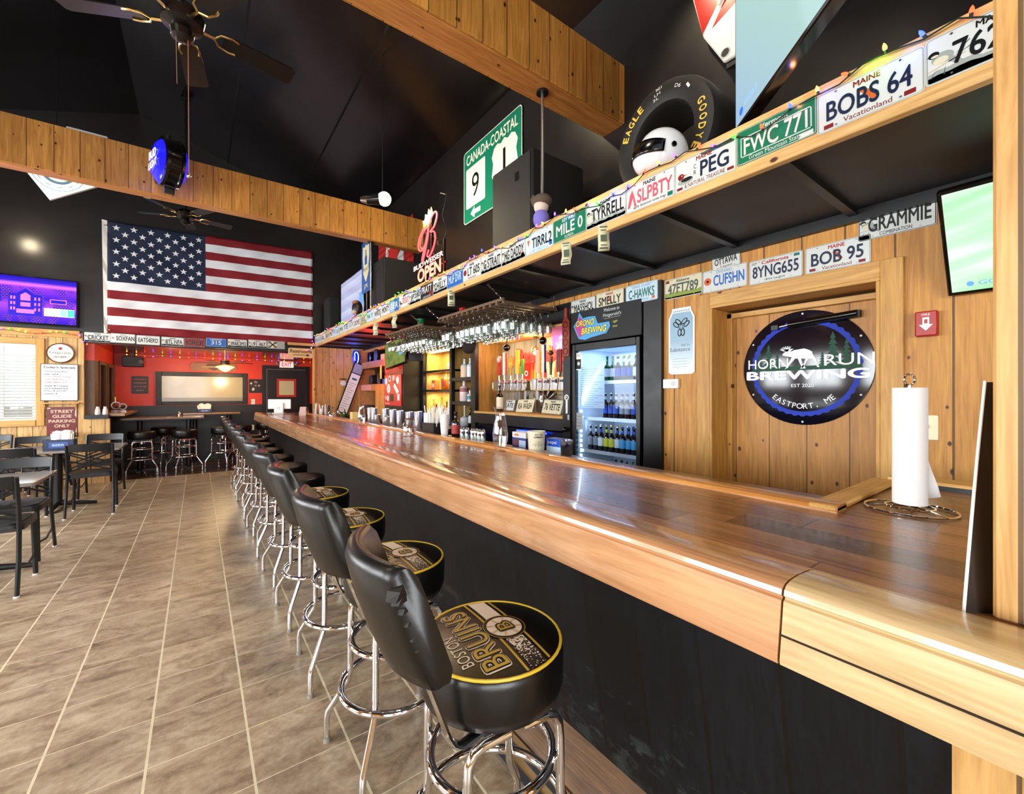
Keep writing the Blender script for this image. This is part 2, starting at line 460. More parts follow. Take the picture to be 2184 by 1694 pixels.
# door in a deep pine reveal -------------------------------------------
b = B()
b.box(XW - .022, 3.16, DY1, DY1 + .018, 0, DZ, TRIMZ).box(XW - .022, 3.16, DY0 - .018, DY0, 0, DZ, TRIMZ).box(XW - .022, 3.16, DY0 - .018, DY1 + .018, DZ, DZ + .018, TRIMY)
b.box(XW - .022, XW, DY1 + .018, DY1 + .11, 0, DZ + .105, TRIMZ).box(XW - .022, XW, DY0 - .11, DY0 - .018, 0, DZ + .105, TRIMZ).box(XW - .022, XW, DY0 - .018, DY1 + .018, DZ + .018, DZ + .105, TRIMY)
b.box(3.06, 3.1, DY1 - .035, DY1, 0, DZ - .02, TRIMZ).box(3.06, 3.1, DY0, DY0 + .035, 0, DZ - .02, TRIMZ).box(3.06, 3.1, DY0, DY1, DZ - .055, DZ - .02, TRIMY)
struct(b, 'trim_1', bev=.003)
dr = struct(B().box(3.10, 3.145, DY0 + .004, DY1 - .004, .01, DZ - .022, wood('pine_door', '9c6425', 'cf964a', .22, 1, 2, .006, .55, .5, tint=.1, seed=.4)), 'door_1')
b = B(); b.M = MX((3.1, 0, 0))
b.M = Matrix()
b.cyl((3.06, .80, 1.905), (3.075, 1.16, 1.885), .022, BLKG, n=16).cyl((3.075, 1.16, 1.885), (3.08, 1.24, 1.875), .007, CHROME)
b.box(3.06, 3.1, .79, .83, 1.885, 1.925, BLKP).box(3.06, 3.1, 1.22, 1.26, 1.86, 1.89, BLKP)
cl = b.obj('door_closer'); cl.parent = dr; cl['label'] = 'black tubular door closer'

# roof -------------------------------------------------------------------
XR, ZR = -.79, 6.14
def roofz(x): return ZR - .333 * abs(x - XR)
for nm, x0, x1 in (('ceiling', XR, 3.0), ('ceiling_left', -4.4, XR)):
    z0, z1 = roofz(x0), roofz(x1)
    vs = [(x0, -3.3, z0), (x1, -3.3, z1), (x1, 9.6, z1), (x0, 9.6, z0)]
    vs += [(x, y, z + .08) for x, y, z in vs]
    struct(B().add(vs, [(0, 3, 2, 1), (4, 5, 6, 7), (0, 1, 5, 4), (1, 2, 6, 5), (2, 3, 7, 6), (3, 0, 4, 7)], BLKC), nm)
b = B()
for x in (1.62, 0.45):
    z = roofz(x); b.box(x - .012, x + .012, -3.2, 9.5, z - .008, z + .01, BLKP)
struct(b, 'trim_2')

# boxed pine beams across the room
for y0, y1 in ((6.28, 6.47), (2.32, 2.56)):
    b = B().box(-4.3, XW, y0, y0 + .02, 3.706, 4.19, PINEB).box(-4.3, XW, y1 - .02, y1, 3.706, 4.19, PINEB)
    b.box(-4.3, XW, y0 + .02, y1 - .02, 3.7, 3.725, PINEU).box(-4.3, XW, y0 + .02, y1 - .02, 4.17, 4.19, PINEU)
    struct(b, 'beam', bev=.003)

# far wall: pine with a window on the left, black gable above -----------
def gable(name, y0, y1, mat, z0):
    p = [(-4.4, z0), (2.98, z0), (2.98, roofz(2.98) + .02), (XR, ZR + .02), (-4.4, roofz(-4.4) + .02)]
    vs = [(x, y0, z) for x, z in p] + [(x, y1, z) for x, z in p]; n = 5
    fs = [tuple(range(n)), tuple(range(2 * n - 1, n - 1, -1))] + [(i, n + i, n + (i + 1) % n, (i + 1) % n) for i in range(n)]
    return struct(B().add(vs, fs, mat), name)
b = gable('wall_far_upper', 9.5, 9.6, BLKW, 2.40)
b = B(); WX0, WX1, WZ0, WZ1 = -3.2, -1.976, 1.04, 2.19
b.box(-4.3, WX0, 9.5, 9.6, 0, 2.4, PINEX).box(WX1, -1.46, 9.5, 9.6, 0, 2.4, PINEX).box(WX0, WX1, 9.5, 9.6, 0, WZ0, PINEX).box(WX0, WX1, 9.5, 9.6, WZ1, 2.4, PINEX)
b.box(-1.46, -1.16, 9.5, 9.6, 0, 1.035, PINEX)
struct(b, 'wall_far')
b = B().box(-4.3, -1.50, 9.455, 9.5, 2.315, 2.415, TRIMX).box(-4.3, -1.50, 9.44, 9.5, 2.40, 2.425, TRIMX)
struct(b, 'trim_3', bev=.003)
struct(B().box(-1.47, 2.0, 9.5, 9.58, 2.27, 2.4, BLKP), 'wall_far_header')
struct(B().box(1.93, XW, 9.42, 9.5, 0, 2.395, wood('pine_end_panel', 'a87637', 'd9ab68', .14, 0, 2, .006, .75, .5, tint=.08, kc='4a260d')), 'wall_end')
struct(B().box(1.895, 1.93, 9.38, 9.5, 0, 2.36, TRIMZ), 'trim_4', bev=.003)
# window_1 with blinds, bright outside
fr = B().box(WX0 - .09, WX0, 9.47, 9.5, WZ0 - .09, WZ1 + .09, TRIMZ).box(WX1, WX1 + .09, 9.47, 9.5, WZ0 - .09, WZ1 + .09, TRIMZ).box(WX0, WX1, 9.47, 9.5, WZ1, WZ1 + .09, TRIMX).box(WX0 , WX1, 9.46, 9.5, WZ0 - .09, WZ0, TRIMX)
win = struct(fr, 'window_1', bev=.003)
wf = B().box(WX0, WX1, 9.55, 9.59, WZ0, WZ0 + .05, WHT).box(WX0, WX1, 9.55, 9.59, WZ1 - .05, WZ1, WHT).box(WX0, WX0 + .05, 9.55, 9.59, WZ0 + .05, WZ1 - .05, WHT).box(WX1 - .05, WX1, 9.55, 9.59, WZ0 + .05, WZ1 - .05, WHT).box((WX0 + WX1) / 2 - .03, (WX0 + WX1) / 2 + .03, 9.55, 9.59, WZ0 + .05, WZ1 - .05, WHT)
wf.box(WX1 - .40, WX1 - .34, 9.55, 9.59, WZ0 + .05, WZ1 - .05, WHT)
wf.obj('window_sash', win, smooth=False)
B().box(WX0 + .04, WX1 - .04, 9.566, 9.57, WZ0 + .04, WZ1 - .04, GLASS).obj('window_pane', win, smooth=False)
bl = thing('window_blind', 'white slatted blind half raised light in the pine framed window under the television', 'blind', (0, 0, 0))
a = N('blind_slat'); a.set(Base_Color=lin('f2f2ee'), Roughness=.5)
tl = a.n('BsdfTranslucent', {0: lin('eef4f2')}); mx = a.n('MixShader', {0: .55, 1: a.b.outputs[0], 2: tl.outputs[0]}); a.t.links.new(mx.outputs[0], a.o.inputs[0]); SLAT = a.m
b = B()
for i in range(22):
    z = WZ0 + .03 + i * .045
    if z > WZ1 - .1: break
    b.add([(WX0 + .02, 9.515, z + .006), (WX1 - .02, 9.515, z + .006), (WX1 - .02, 9.55, z - .01), (WX0 + .02, 9.55, z - .01), (WX0 + .02, 9.515, z + .009), (WX1 - .02, 9.515, z + .009), (WX1 - .02, 9.55, z - .007), (WX0 + .02, 9.55, z - .007)],
          [(0, 3, 2, 1), (4, 5, 6, 7), (0, 1, 5, 4), (1, 2, 6, 5), (2, 3, 7, 6), (3, 0, 4, 7)], SLAT)
o = b.obj('slats', bl, smooth=False)
B().box(WX0 + .01, WX1 - .01, 9.505, 9.545, WZ1 - .05, WZ1 - .003, WHT).obj('head_rail', bl)
b = B()
for x in (WX0 + .2, WX1 - .2): b.cyl((x, 9.53, WZ0 + .02), (x, 9.53, WZ1 - .03), .0015, WHT, n=5)
b.obj('cord', bl)
# the sunny yard beyond that window
YARD = P('snowy_yard', '#c9d0d2', .9)
struct(B().box(-7, 0, 11.8, 12.0, -.2, 1.2, P('pale_siding', '#cfd8d6', .8)).box(-7, -4.0, 9.8, 12, -.2, 0, YARD), 'exterior_yard')

# annex beyond the opening: red back wall, black wainscot ----------------
REDW = P('red_wall_paint', '#d8361a', .42, var=.08, bs=3)
ANC = P('annex_ceiling_paint', '#54160f', .14, spec=.6, var=.3, bs=2)
struct(B().box(-1.6, 3.1, 11.6, 11.7, 1.19, 2.3, REDW).box(-1.6, 3.1, 11.585, 11.7, 0, 1.19, P('wainscot_black', '#141013', .4)), 'wall_annex_back')
struct(B().box(-1.6, 3.1, 9.58, 11.7, 2.25, 2.32, ANC), 'ceiling_annex')
ALW = wood('annex_brown_boards', '4a3322', '7c5c3e', .3, 1, 2, .006, .2, .5, tint=.1)
b = B().box(-1.6, -1.35, 9.6, 11.6, 0, 1.05, P('wainscot_black', '#141013', .4)).box(-1.6, -1.35, 9.6, 11.6, 1.98, 2.25, REDW)
b.box(-1.6, -1.35, 9.6, 9.95, 1.05, 1.98, ALW).box(-1.6, -1.35, 10.62, 10.8, 1.05, 1.98, ALW).box(-1.6, -1.35, 11.5, 11.6, 1.05, 1.98, ALW)
struct(b, 'wall_annex_left')
for i, (y0, y1) in enumerate(((9.95, 10.62), (10.8, 11.5))):
    f_ = struct(B().box(-1.37, -1.33, y0 - .02, y0 + .05, 1.03, 2.0, ALW).box(-1.37, -1.33, y1 - .05, y1 + .02, 1.03, 2.0, ALW).box(-1.37, -1.33, y0 + .05, y1 - .05, 1.94, 2.0, ALW).box(-1.38, -1.31, y0 + .05, y1 - .05, 1.03, 1.07, ALW), 'window_%d' % (i + 2))
    B().box(-1.50, -1.49, y0, y1, 1.05, 1.98, P('linen_shade', '#8f7a5c', .8, var=.1, bs=40)).obj('roller_shade', f_)
struct(B().box(2.98, 3.1, 9.5, 11.7, 0, 2.3, REDW), 'wall_annex_right')

# left and rear walls with windows (outside the picture) -------------------
def pierced(name, axis, at, th, lo, hi, top, holes, mat, z0=1.0, z1=2.5):
    b = B(); cur = lo
    def bx(a0, a1, c0, c1, m=mat, e=0.):
        if axis == 'X': b.box(at - th - e, at + e, a0, a1, c0, c1, m)
        else: b.box(a0, a1, at - th - e, at + e, c0, c1, m)
    for h in holes:
        bx(cur, h - .85, 0, top); bx(h - .85, h + .85, 0, z0); bx(h - .85, h + .85, z1, top); cur = h + .85
    bx(cur, hi, 0, top)
    return struct(b, name)
pierced('wall_left', 'X', -4.3, .1, -3.2, 9.5, 5.05, (.2, 2.7, 5.2, 7.7), PINE)
pierced('wall_rear', 'Y', -3.2, .1, -4.4, 3.0, 4.9, (-2.6, -.4), PINEX)
gable('wall_rear_upper', -3.3, -3.2, BLKW, 4.8)
for i, y in enumerate((.2, 2.7, 5.2, 7.7)):
    b = B()
    for a0, a1, c0, c1 in ((-.93, -.85, .92, 2.58), (.85, .93, .92, 2.58), (-.85, .85, 2.5, 2.58), (-.85, .85, .92, 1.0), (-.02, .02, 1.0, 2.5)):
        b.box(-4.3, -4.26, y + a0, y + a1, c0, c1, TRIMZ)
    struct(b, 'window_%d' % (i + 4))
for i, x in enumerate((-2.6, -.4)):
    b = B()
    for a0, a1, c0, c1 in ((-.93, -.85, .92, 2.58), (.85, .93, .92, 2.58), (-.85, .85, 2.5, 2.58), (-.85, .85, .92, 1.0), (-.02, .02, 1.0, 2.5)):
        b.box(x + a0, x + a1, -3.2, -3.16, c0, c1, TRIMZ)
    struct(b, 'window_%d' % (i + 8))

# pale pine post that stands on the near end of the bar ---------------------
struct(B().box(1.06, 1.22, -.50, .097, 1.068, 3.2, POSTZ), 'pillar_1', bev=.004)

# ================================================================== BAR
ZT = 1.067
LAM = wood('laminate_planks', '55331e', '986845', .125, 0, 1, .004, 0, .26, .15, length=1.1, tint=.6, bmp=.05)
LAMR = wood('laminate_planks_return', '5a3821', '966848', .125, 0, 1, .004, 0, .28, .1, length=1.1, tint=.5, seed=.03, bmp=.05)
NOSE = wood('bar_rail_reddish', '9a6844', 'c6976d', .7, 2, 1, 0, 0, .26, .5, length=2.6, tint=.1, gs=.8, bmp=.08)
NOSE2 = wood('bar_rail_pale_maple', 'a58659', 'd3ba8e', .7, 2, 1, 0, .25, .3, .4, tint=.04, kc='6b5a4a', gs=.8, bmp=.08)
RAILB = wood('back_rail_oak', 'a8662c', 'd69a56', .7, 2, 1, 0, 0, .25, .5, tint=.05)
FRONT = wood('black_bar_boards', '040609', '0d1117', .205, 1, 2, .011, 0, .46, 0., tint=.35, bmp=.6, scuff='414a48')
FRONT.node_tree.nodes['Principled BSDF'].inputs['Specular IOR Level'].default_value = .3
YB = 9.35
def prism_y(b, prof, y0, y1, mat):
    """section (x, z) drawn counter-clockwise seen from -Y, extruded along Y"""
    n = len(prof)
    vs = [(x, y0, z) for x, z in prof] + [(x, y1, z) for x, z in prof]
    return b.add(vs, [tuple(range(n)), tuple(range(2 * n - 1, n - 1, -1))] + [(i, n + i, n + (i + 1) % n, (i + 1) % n) for i in range(n)], mat)
bar = thing('bar_counter', 'long wooden bar counter with plank top, thick front rail and black board front', 'bar counter', (0, 0, 0))
B().box(1.0, 1.66, -.7, YB - .03, ZT - .04, ZT, LAM).obj('bar_top', bar, smooth=False)
B().box(1.66, 2.30, -.7, .50, ZT - .04, ZT, LAMR).obj('return_top', bar, smooth=False)
def nose(z_off=0.):
    P_ = [(1.03, 1.066), (1.03, 1.076), (.99, 1.086), (.93, 1.091), (.895, 1.0905), (.876, 1.087), (.866, 1.080), (.8635, 1.070), (.869, 1.066), (.869, 1.063), (.8625, 1.060)]
    P_ += [(.846, .958), (.848, .950), (.858, .946), (.90, .948), (.90, 1.03), (1.0, 1.03)]
    return P_[::-1]
prism_y(B(), nose(), .338, YB, NOSE).obj('front_rail', bar, ang=30, label='reddish front rail of the bar')
b = B(); prism_y(b, nose(), -1.6, .334, NOSE2)
b.box(.8475, .853, -1.6, .334, 1.002, 1.0035, P('dark_joint', '#2a1a0c', .8))
b.obj('front_rail', bar, ang=30, label='pale maple end of the front rail')
R_ = [(1.604, 1.066), (1.69, 1.066), (1.69, 1.084), (1.682, 1.088), (1.625, 1.088), (1.612, 1.082), (1.604, 1.07)]
prism_y(B(), R_, .47, YB - .03, RAILB).obj('back_rail', bar, ang=30)
B().box(1.604, 2.30, .47, .55, ZT, 1.087, TRIMX).obj('return_rail', bar, bev=.006)
vs = [(1.03, .95), (1.06, .95), (1.23, .12), (1.193, .12)]
b = B(); prism_y(b, vs[::-1], .142, YB - .12, FRONT); b.obj('front_panel', bar, smooth=False)
b = B(); prism_y(b, [(1.075, 0), (1.25, 0), (1.25, .125), (1.2, .125)], .142, YB - .12, wood('brown_kick_board', '4d3522', '7d5b3c', .5, 2, 1, 0, .1, .4, tint=.05))
b.obj('kick_board', bar, smooth=False)
B().box(1.035, 1.16, -1.6, .141, .0, .945, POSTZ).obj('end_panel', bar, smooth=False, label='bare pine panel at the near end')
B().box(1.62, 1.68, .5, YB - .1, 0, ZT - .04, BLKP).box(1.69, 1.92, .56, YB - .1, 1.03, 1.05, P('drink_ledge', '#6b4526', .3)).box(1.66, 1.69, .56, YB - .1, .9, 1.066, BLKP).obj('back_board', bar, smooth=False)
B().box(2.30, 2.36, -.7, .50, .9, 1.085, BLKP).box(2.30, 2.42, -.7, .50, 1.085, 1.097, TRIMY).box(2.24, 2.30, -.7, .47, 0, 1.02, BLKP).obj('return_end', bar, smooth=False)
B().box(1.10, 2.24, -.7, -.64, 0, 1.02, BLKP).box(1.68, 2.24, .44, .47, 0, 1.02, BLKP).obj('return_back', bar, smooth=False)
# the step strip on the floor in front of the bar
st = thing('floor_strip', 'aluminium edged strip lying on the tiles along the foot of the bar', 'floor strip', (0, 0, 0))
B().box(.985, 1.07, -1.6, 9.0, .001, .012, wood('strip_board', 'a07c50', 'd0ad7c', .5, 2, 1, 0, 0, .3, .2)).obj('board', st)
B().box(.955, .985, -1.6, 9.0, .001, .016, STEEL).box(1.02, 1.04, -1.6, 9.0, .012, .014, CHROME).obj('edge_strip', st)

# ================================================================== BAR STOOLS
def puckmat():
    a = N('puck_print'); co, x = a.xyz()
    n = a.noise(co, 9, 5, .3, .6); n2 = a.noise(co, 240, 2)
    r = a.k('SQRT', a.k('ADD', a.k('POWER', a.k('ADD', x[0], .1), 2.), a.k('POWER', a.k('ADD', x[1], .09), 2.)))
    f = a.k('MULTIPLY', a.n('MapRange', {'Value': r, 'From Min': .02, 'From Max': .13, 'To Min': 1., 'To Max': 0.}).outputs[0], a.k('MULTIPLY_ADD', n, .9, .15))
    a.set(Base_Color=a.mix(f, lin('050505'), lin('5a4415')), Roughness=.3); return a.m
PUCK = puckmat()
GOLD = P('print_gold', '#b39336', .4); GOLDY = P('piping_yellow', '#d8b52c', .4); CREAM = P('print_cream', '#e2d3c4', .45)
def stripemat():
    a = N('print_worn_stripe'); co, x = a.xyz()
    n = a.noise(co, 190, 2); e = a.k('MULTIPLY_ADD', x[1], -1.6, .36)
    a.set(Base_Color=a.mix(a.k('LESS_THAN', n, e), lin('e2d3c4'), lin('171310')), Roughness=.45); return a.m
def crv(z): return z
def stool_parts(root, backed, prn=True):
    zt = .775
    b = B(); b.lathe([(0.001, zt - .14), (.16, zt - .14), (.188, zt - .128), (.197, zt - .10), (.198, zt - .03), (.194, zt - .012), (.185, zt - .002)], VINYL, 40)
    b.lathe([(.186 * max(q / 10, .004), zt - .0022 + .0112 * (1 - (q / 10) ** 2)) for q in range(10, -1, -1)], PUCK if prn else VINYL, 40)
    seat = b.obj('seat', root, ang=50)
    if prn:
        B().ring((0, 0, zt - .004), .190, .0042, GOLDY, 44, 6).obj('piping', seat)
        b = B(); b.M = Matrix.Rotation(pi / 2, 4, 'Z')     # reads along +Y, tops towards the backrest
        def up(b_):   # lift prints on to the domed cushion
            b_.v = [(x, y, zt - .0022 + .0112 * (1 - (min(1, sqrt(x * x + y * y) / .186)) ** 2) + z) for x, y, z in b_.v]; return b_
        b.text('BOSTON', -.035, .118, .032, .135, .0012, CREAM, .012, maxw=False)
        b.text('BRUINS', 0.0, .058, .078, .30, .0012, CREAM, .075)
        b.text('BRUINS', 0.0, .058, .074, .292, .0020, P('print_black', '#0a0806', .4), .05)
        b.text('BRUINS', 0.0, .058, .069, .284, .0034, GOLD, .012)
        up(b).obj('lettering', seat, smooth=False)
        b = B()
        def strip(x0, x1, m_, z):
            n = 14; vs = []
            for i in range(n + 1):
                for xx in (x0, x1):
                    L = sqrt(max(.183 ** 2 - xx * xx, 0)); vs.append((xx, -L + 2 * L * i / n, z))
            b.add(vs, [(2 * i, 2 * i + 1, 2 * i + 3, 2 * i + 2) for i in range(n)], m_)
        strip(-.002, .005, GOLD, .0010); strip(.014, .064, stripemat(), .0010); strip(.073, .080, GOLD, .0010)
        def dz(r0, r1, m_, z):
            b.ann(.040, 0, r0, r1, z, m_, 36)
        dz(0, .061, P('print_black', '#0a0806', .4), .0018); dz(.0585, .0600, GOLD, .0024); dz(0, .050, CREAM, .0024)
        for k in range(8):
            t = pi / 8 + k * pi / 4
            for q in (-.06, .06): b.add([(.040 + .012 * cos(t), .012 * sin(t), .0030), (.040 + .050 * cos(t + q - .02), .050 * sin(t + q - .02), .0030), (.040 + .050 * cos(t + q + .02), .050 * sin(t + q + .02), .0030)], [(0, 1, 2)], GOLD)
        b.M = Matrix.Rotation(pi / 2, 4, 'Z'); b.text('B', 0, -.040, .052, .050, .0036, P('print_black', '#0a0806', .4), .06); b.text('B', 0, -.040, .043, .036, .0042, GOLD, .01)
        b.v = [(x, y, zt - .0022 + .0112 * (1 - (min(1, sqrt(x * x + y * y) / .186)) ** 2) + z) for x, y, z in b.v]
        b.obj('emblem', seat, smooth=False)
    b = B()
    b.cyl((0, 0, .55), (0, 0, .62), .05, CHROME, n=18).box(-.11, .11, -.11, .11, .612, .634, BLKP)
    b.obj('swivel', root)
    # four legs: two hairpin pairs that kink outwards under the foot ring
    for sx in (-1, 1):
        for sy in (-1, 1):
            p = [(0.02 * sx, .128 * sy, .597), (.09 * sx, .13 * sy, .597), (.118 * sx, .13 * sy, .588), (.132 * sx, .131 * sy, .565), (.135 * sx, .132 * sy, .53), (.137 * sx, .134 * sy, .30), (.142 * sx, .139 * sy, .262), (.205 * sx, .198 * sy, .13), (.21 * sx, .203 * sy, .10), (.21 * sx, .203 * sy, .012)]
            lg = B().tube(p, .0125, CHROME, 10).obj('leg', root)
            B().cyl((.21 * sx, .203 * sy, 0), (.21 * sx, .203 * sy, .018), .014, P('foot_grey', '#8d8a84', .5), n=12).obj('foot_cap', lg)
    B().ring((0, 0, .465), .168, .0125, CHROME, 36, 10).obj('upper_ring', root)
    b = B().ring((0, 0, .285), .208, .0135, CHROME, 40, 10)
    for sx in (-1, 1):
        for sy in (-1, 1): b.cyl((.137 * sx, .134 * sy, .285), (.159 * sx, .156 * sy, .285), .006, CHROME, n=8)
    b.obj('foot_ring', root)
    if backed:
        # curved leaning cushion, rounded over the top
        n = 12; vs = []; fs = []; sec = []
        for t, z, th in ((0, .80, .004), (0, .803, .02), (.04, .83, .028), (.35, .90, .031), (.7, .99, .03), (.93, 1.055, .026), (1.0, 1.078, .014), (1.0, 1.083, .003)):
            sec.append((-.275 - .085 * t, z, th))
        prof = [(x - th, z) for x, z, th in sec] + [(x + th * 1.15, z + .004) for x, z, th in sec[::-1]]
        L = len(prof)
        for i in range(n + 1):
            q = -1 + 2 * i / n; y = .175 * q; bow = .055 * q * q; e = 1.0 if abs(q) < .99 else .8
            for x, z in prof: vs.append((x + bow, y, .94 + (z - .94) * (1 - .03 * q ** 4) ))
        for i in range(n):
            for k in range(L): fs.append((i * L + k, i * L + (k + 1) % L, (i + 1) * L + (k + 1) % L, (i + 1) * L + k))
        fs += [tuple(range(L - 1, -1, -1)), tuple(range(n * L, n * L + L))]
        bk = B().add(vs, fs, VINYL); back = bk.obj('backrest', root, ang=75)
        for sy in (-1, 1):
            b = B().tube([(-.245, .13 * sy, .83), (-.235, .13 * sy, .80), (-.185, .13 * sy, .66), (-.172, .13 * sy, .635), (-.15, .13 * sy, .622), (-.02, .10 * sy, .624)], .014, CHROME, 8, ry=.007)
            b.obj('back_bracket', root)
    return root
YS = [.985 + .70 * k for k in range(11)]
s0 = thing('bar_stool', 'nearest bar stool, gold printed seat and torn black backrest', 'bar stool', (.655, YS[0], 0), 'bar stools along the bar', radians(-5))
stool_parts(s0, True)
# torn vinyl flap on the nearest backrest
b = B(); rr = random.Random(3)
for k, (z, s_) in enumerate(((1.035, .8), (1.02, .6), (.995, .4), (.965, .3), (.93, .25), (.905, .2))):
    y = -.168; x = -.275 - .085 * ((z - .80) / .28) + .035
    q_ = [(x + rr.uniform(.008, .03) * s_, y - .006, z + .018 * s_), (x - .03 * s_, y - .004 - .012 * s_ * rr.random(), z + .012 * s_), (x - .036 * s_, y - .014 * s_ - .004, z - .012 * s_), (x - .012 * s_, y - .02 * s_ - .004, z - rr.uniform(.015, .03) * s_), (x + .022 * s_, y - .007, z - .012 * s_), (x, y - .024 * s_, z + .004)]
    b.add(q_, [(0, 1, 5), (1, 2, 5), (2, 3, 5), (3, 4, 5), (4, 0, 5)], P('torn_vinyl', '#15120f', .55))
b.obj('torn_cover', s0, smooth=False, label='torn vinyl at the edge of the backrest')
names = ['second', 'third', 'fourth', 'fifth', 'sixth', 'seventh', 'eighth', 'ninth', 'tenth', 'farthest']
plain = None
for k, nm in enumerate(names):
    y = YS[k + 1]
    if k < 3:
        c = s0.copy(); COL.objects.link(c); c.location = (.65, y, 0); c.rotation_euler = (0, 0, radians((3, -3, 2)[k]))
        for ch in list(s0.children):
            if ch.name.startswith('torn'): continue
            d = ch.copy(); COL.objects.link(d); d.parent = c
            for g in ch.children:
                e = g.copy(); COL.objects.link(e); e.parent = d
    else:
        if plain is None: plain = thing('bar_stool', 'x', 'bar stool', (.65, y, 0), 'bar stools along the bar'); stool_parts(plain, True, False); c = plain
        else:
            c = dup(plain, Vector((.65, y, 0)))
        c.rotation_euler = (0, 0, radians((4, -6, 3, -4, 5, -3, 2)[k - 3]))
    c['label'] = '%s bar stool along the bar, %s' % (nm + (' ' if nm == 'farthest' else ' nearest'), 'with gold printed seat' if k < 3 else 'with plain black seat') if nm != 'farthest' else 'farthest bar stool along the bar, by its far end'
    c['group'] = 'bar stools along the bar'

# ================================================================== THINGS ON THE BAR
ht = thing('paper_towel_holder', 'wire paper towel holder with wide ring base on the near bar return', 'paper towel holder', (1.835, .345, ZT))
b = B().ring((0, 0, .005), .112, .0035, CHROME, 40, 6).ring((0, 0, .012), .06, .003, CHROME, 30, 6)
for t in (0, 2.1, 4.2): b.tube([(.112 * cos(t), .112 * sin(t), .005), (.06 * cos(t), .06 * sin(t), .012), (0, 0, .014)], .0028, CHROME, 6)
b.obj('base', ht)
B().cyl((0, 0, .012), (0, 0, .40), .005, CHROME).ring((0, 0, 0), .001, .0005, CHROME).obj('rod', ht)
b = B(); b.M = frame((0, 0, .418), (C, -S, 0), (0, 0, 1), (-S, -C, 0)); b.ring((0, 0, 0), .017, .0035, CHROME, 20, 6); b.obj('loop', ht)
rl = thing('paper_towel_roll', 'white paper towel roll with a loose torn sheet standing on the bar', 'paper towel', (1.835, .345, ZT + .02))
TOWEL = P('paper_towel', '#f3f2f0', .9, bump=.25, bs=260)
B().lathe([(.018, .002), (.0425, .002), (.043, .006), (.043, .368), (.0425, .372), (.018, .372)], TOWEL, 36, closed=True).obj('roll', rl, ang=50)
ex, ey = C * .0515, -S * .0515
vs = []; fs = []
for i in range(9):
    t = i / 8
    for j, z in enumerate((0.012, .06, .11, .19, .36)):
        reach = (.058, .05, .03, .004, .0)[j] * t; ang_ = -TH + .15 - .3 * t * (1 - j / 5)
        rr_ = .0445 + reach; jag = .002 * ((-1) ** (i + j)) if i == 8 else 0
        vs.append((rr_ * cos(ang_) , rr_ * sin(ang_) + .012 * t * (1 - j / 4), z + .01 * t * (j == 0) + jag))
for i in range(8):
    for j in range(4): fs.append((i * 5 + j, i * 5 + j + 1, i * 5 + j + 6, i * 5 + j + 5))
b = B().add(vs, fs, TOWEL); o = b.obj('loose_sheet', rl); so = o.modifiers.new('s', 'SOLIDIFY'); so.thickness = .0008

# leaning board at the post, seen edge on
p0 = onZ(2074, 1312, ZT)
lb = thing('menu_board', 'thin dark board with pale edge leaning on the pine post', 'menu board', (p0.x + .012, p0.y + .01, ZT), rz=0)
top = onX(2119, 815, p0.x + .075)
dx, dy_, dz_ = top.x - p0.x, top.y - p0.y, top.z - ZT
n = 10; vs = []; fs = []
for i in range(n + 1):
    t = i / n; bow = .009 * sin(pi * t)
    for a_, q in ((0, 0), (.004, 0), (.004, 1), (0, 1)):
        vs.append((dx * t - bow + a_ - .012 + .10 * q, dy_ * t - .002 - .085 * q, dz_ * t))
for i in range(n):
    for k in range(4): fs.append((i * 4 + k, i * 4 + (k + 1) % 4, i * 4 + 4 + (k + 1) % 4, i * 4 + 4 + k))
fs += [(3, 2, 1, 0), (n * 4, n * 4 + 1, n * 4 + 2, n * 4 + 3)]
B().add(vs, fs, P('dark_board', '#20130c', .35)).obj('board', lb)
vs2 = []
for i in range(n + 1):
    t = i / n; bow = .009 * sin(pi * t); vs2.append((dx * t - bow - .013, dy_ * t, dz_ * t + .002))
B().tube(vs2, .0022, PAPER, 6).obj('edge_band', lb)

def at_bar(px, py, z=ZT): return onZ(px, py, z)
# glass carafes
def carafe(lbl, px, py, hgt):
    p = at_bar(px, py); k = hgt / .285
    t = thing('glass_carafe', lbl, 'carafe', p)
    prof = [(.036, 0), (.040, .004), (.043, .03), (.052, .07), (.055, .105), (.050, .15), (.040, .195), (.035, .225), (.038, .255), (.050, .285)]
    B().shell([(r * k * .92, z * k) for r, z in prof], .0022, GLASS, 28).obj('body', t, ang=60)
    B().ring((0, 0, .285 * k), .049 * k * .92, .0022, glass('glass_rim', refl=2.2), 28, 6).obj('rim', t)
    B().lathe([(0.001, .001), (.036 * k * .9, .001), (.038 * k * .9, .007), (0.001, .007)], glass('glass_rim', refl=2.2), 24).obj('foot', t)
    return t
carafe('clear curvy glass carafe standing on the bar in front of the tap niche', 1067, 962, .285)
carafe('clear curvy glass carafe on the far half of the bar', 771, 908, .265)
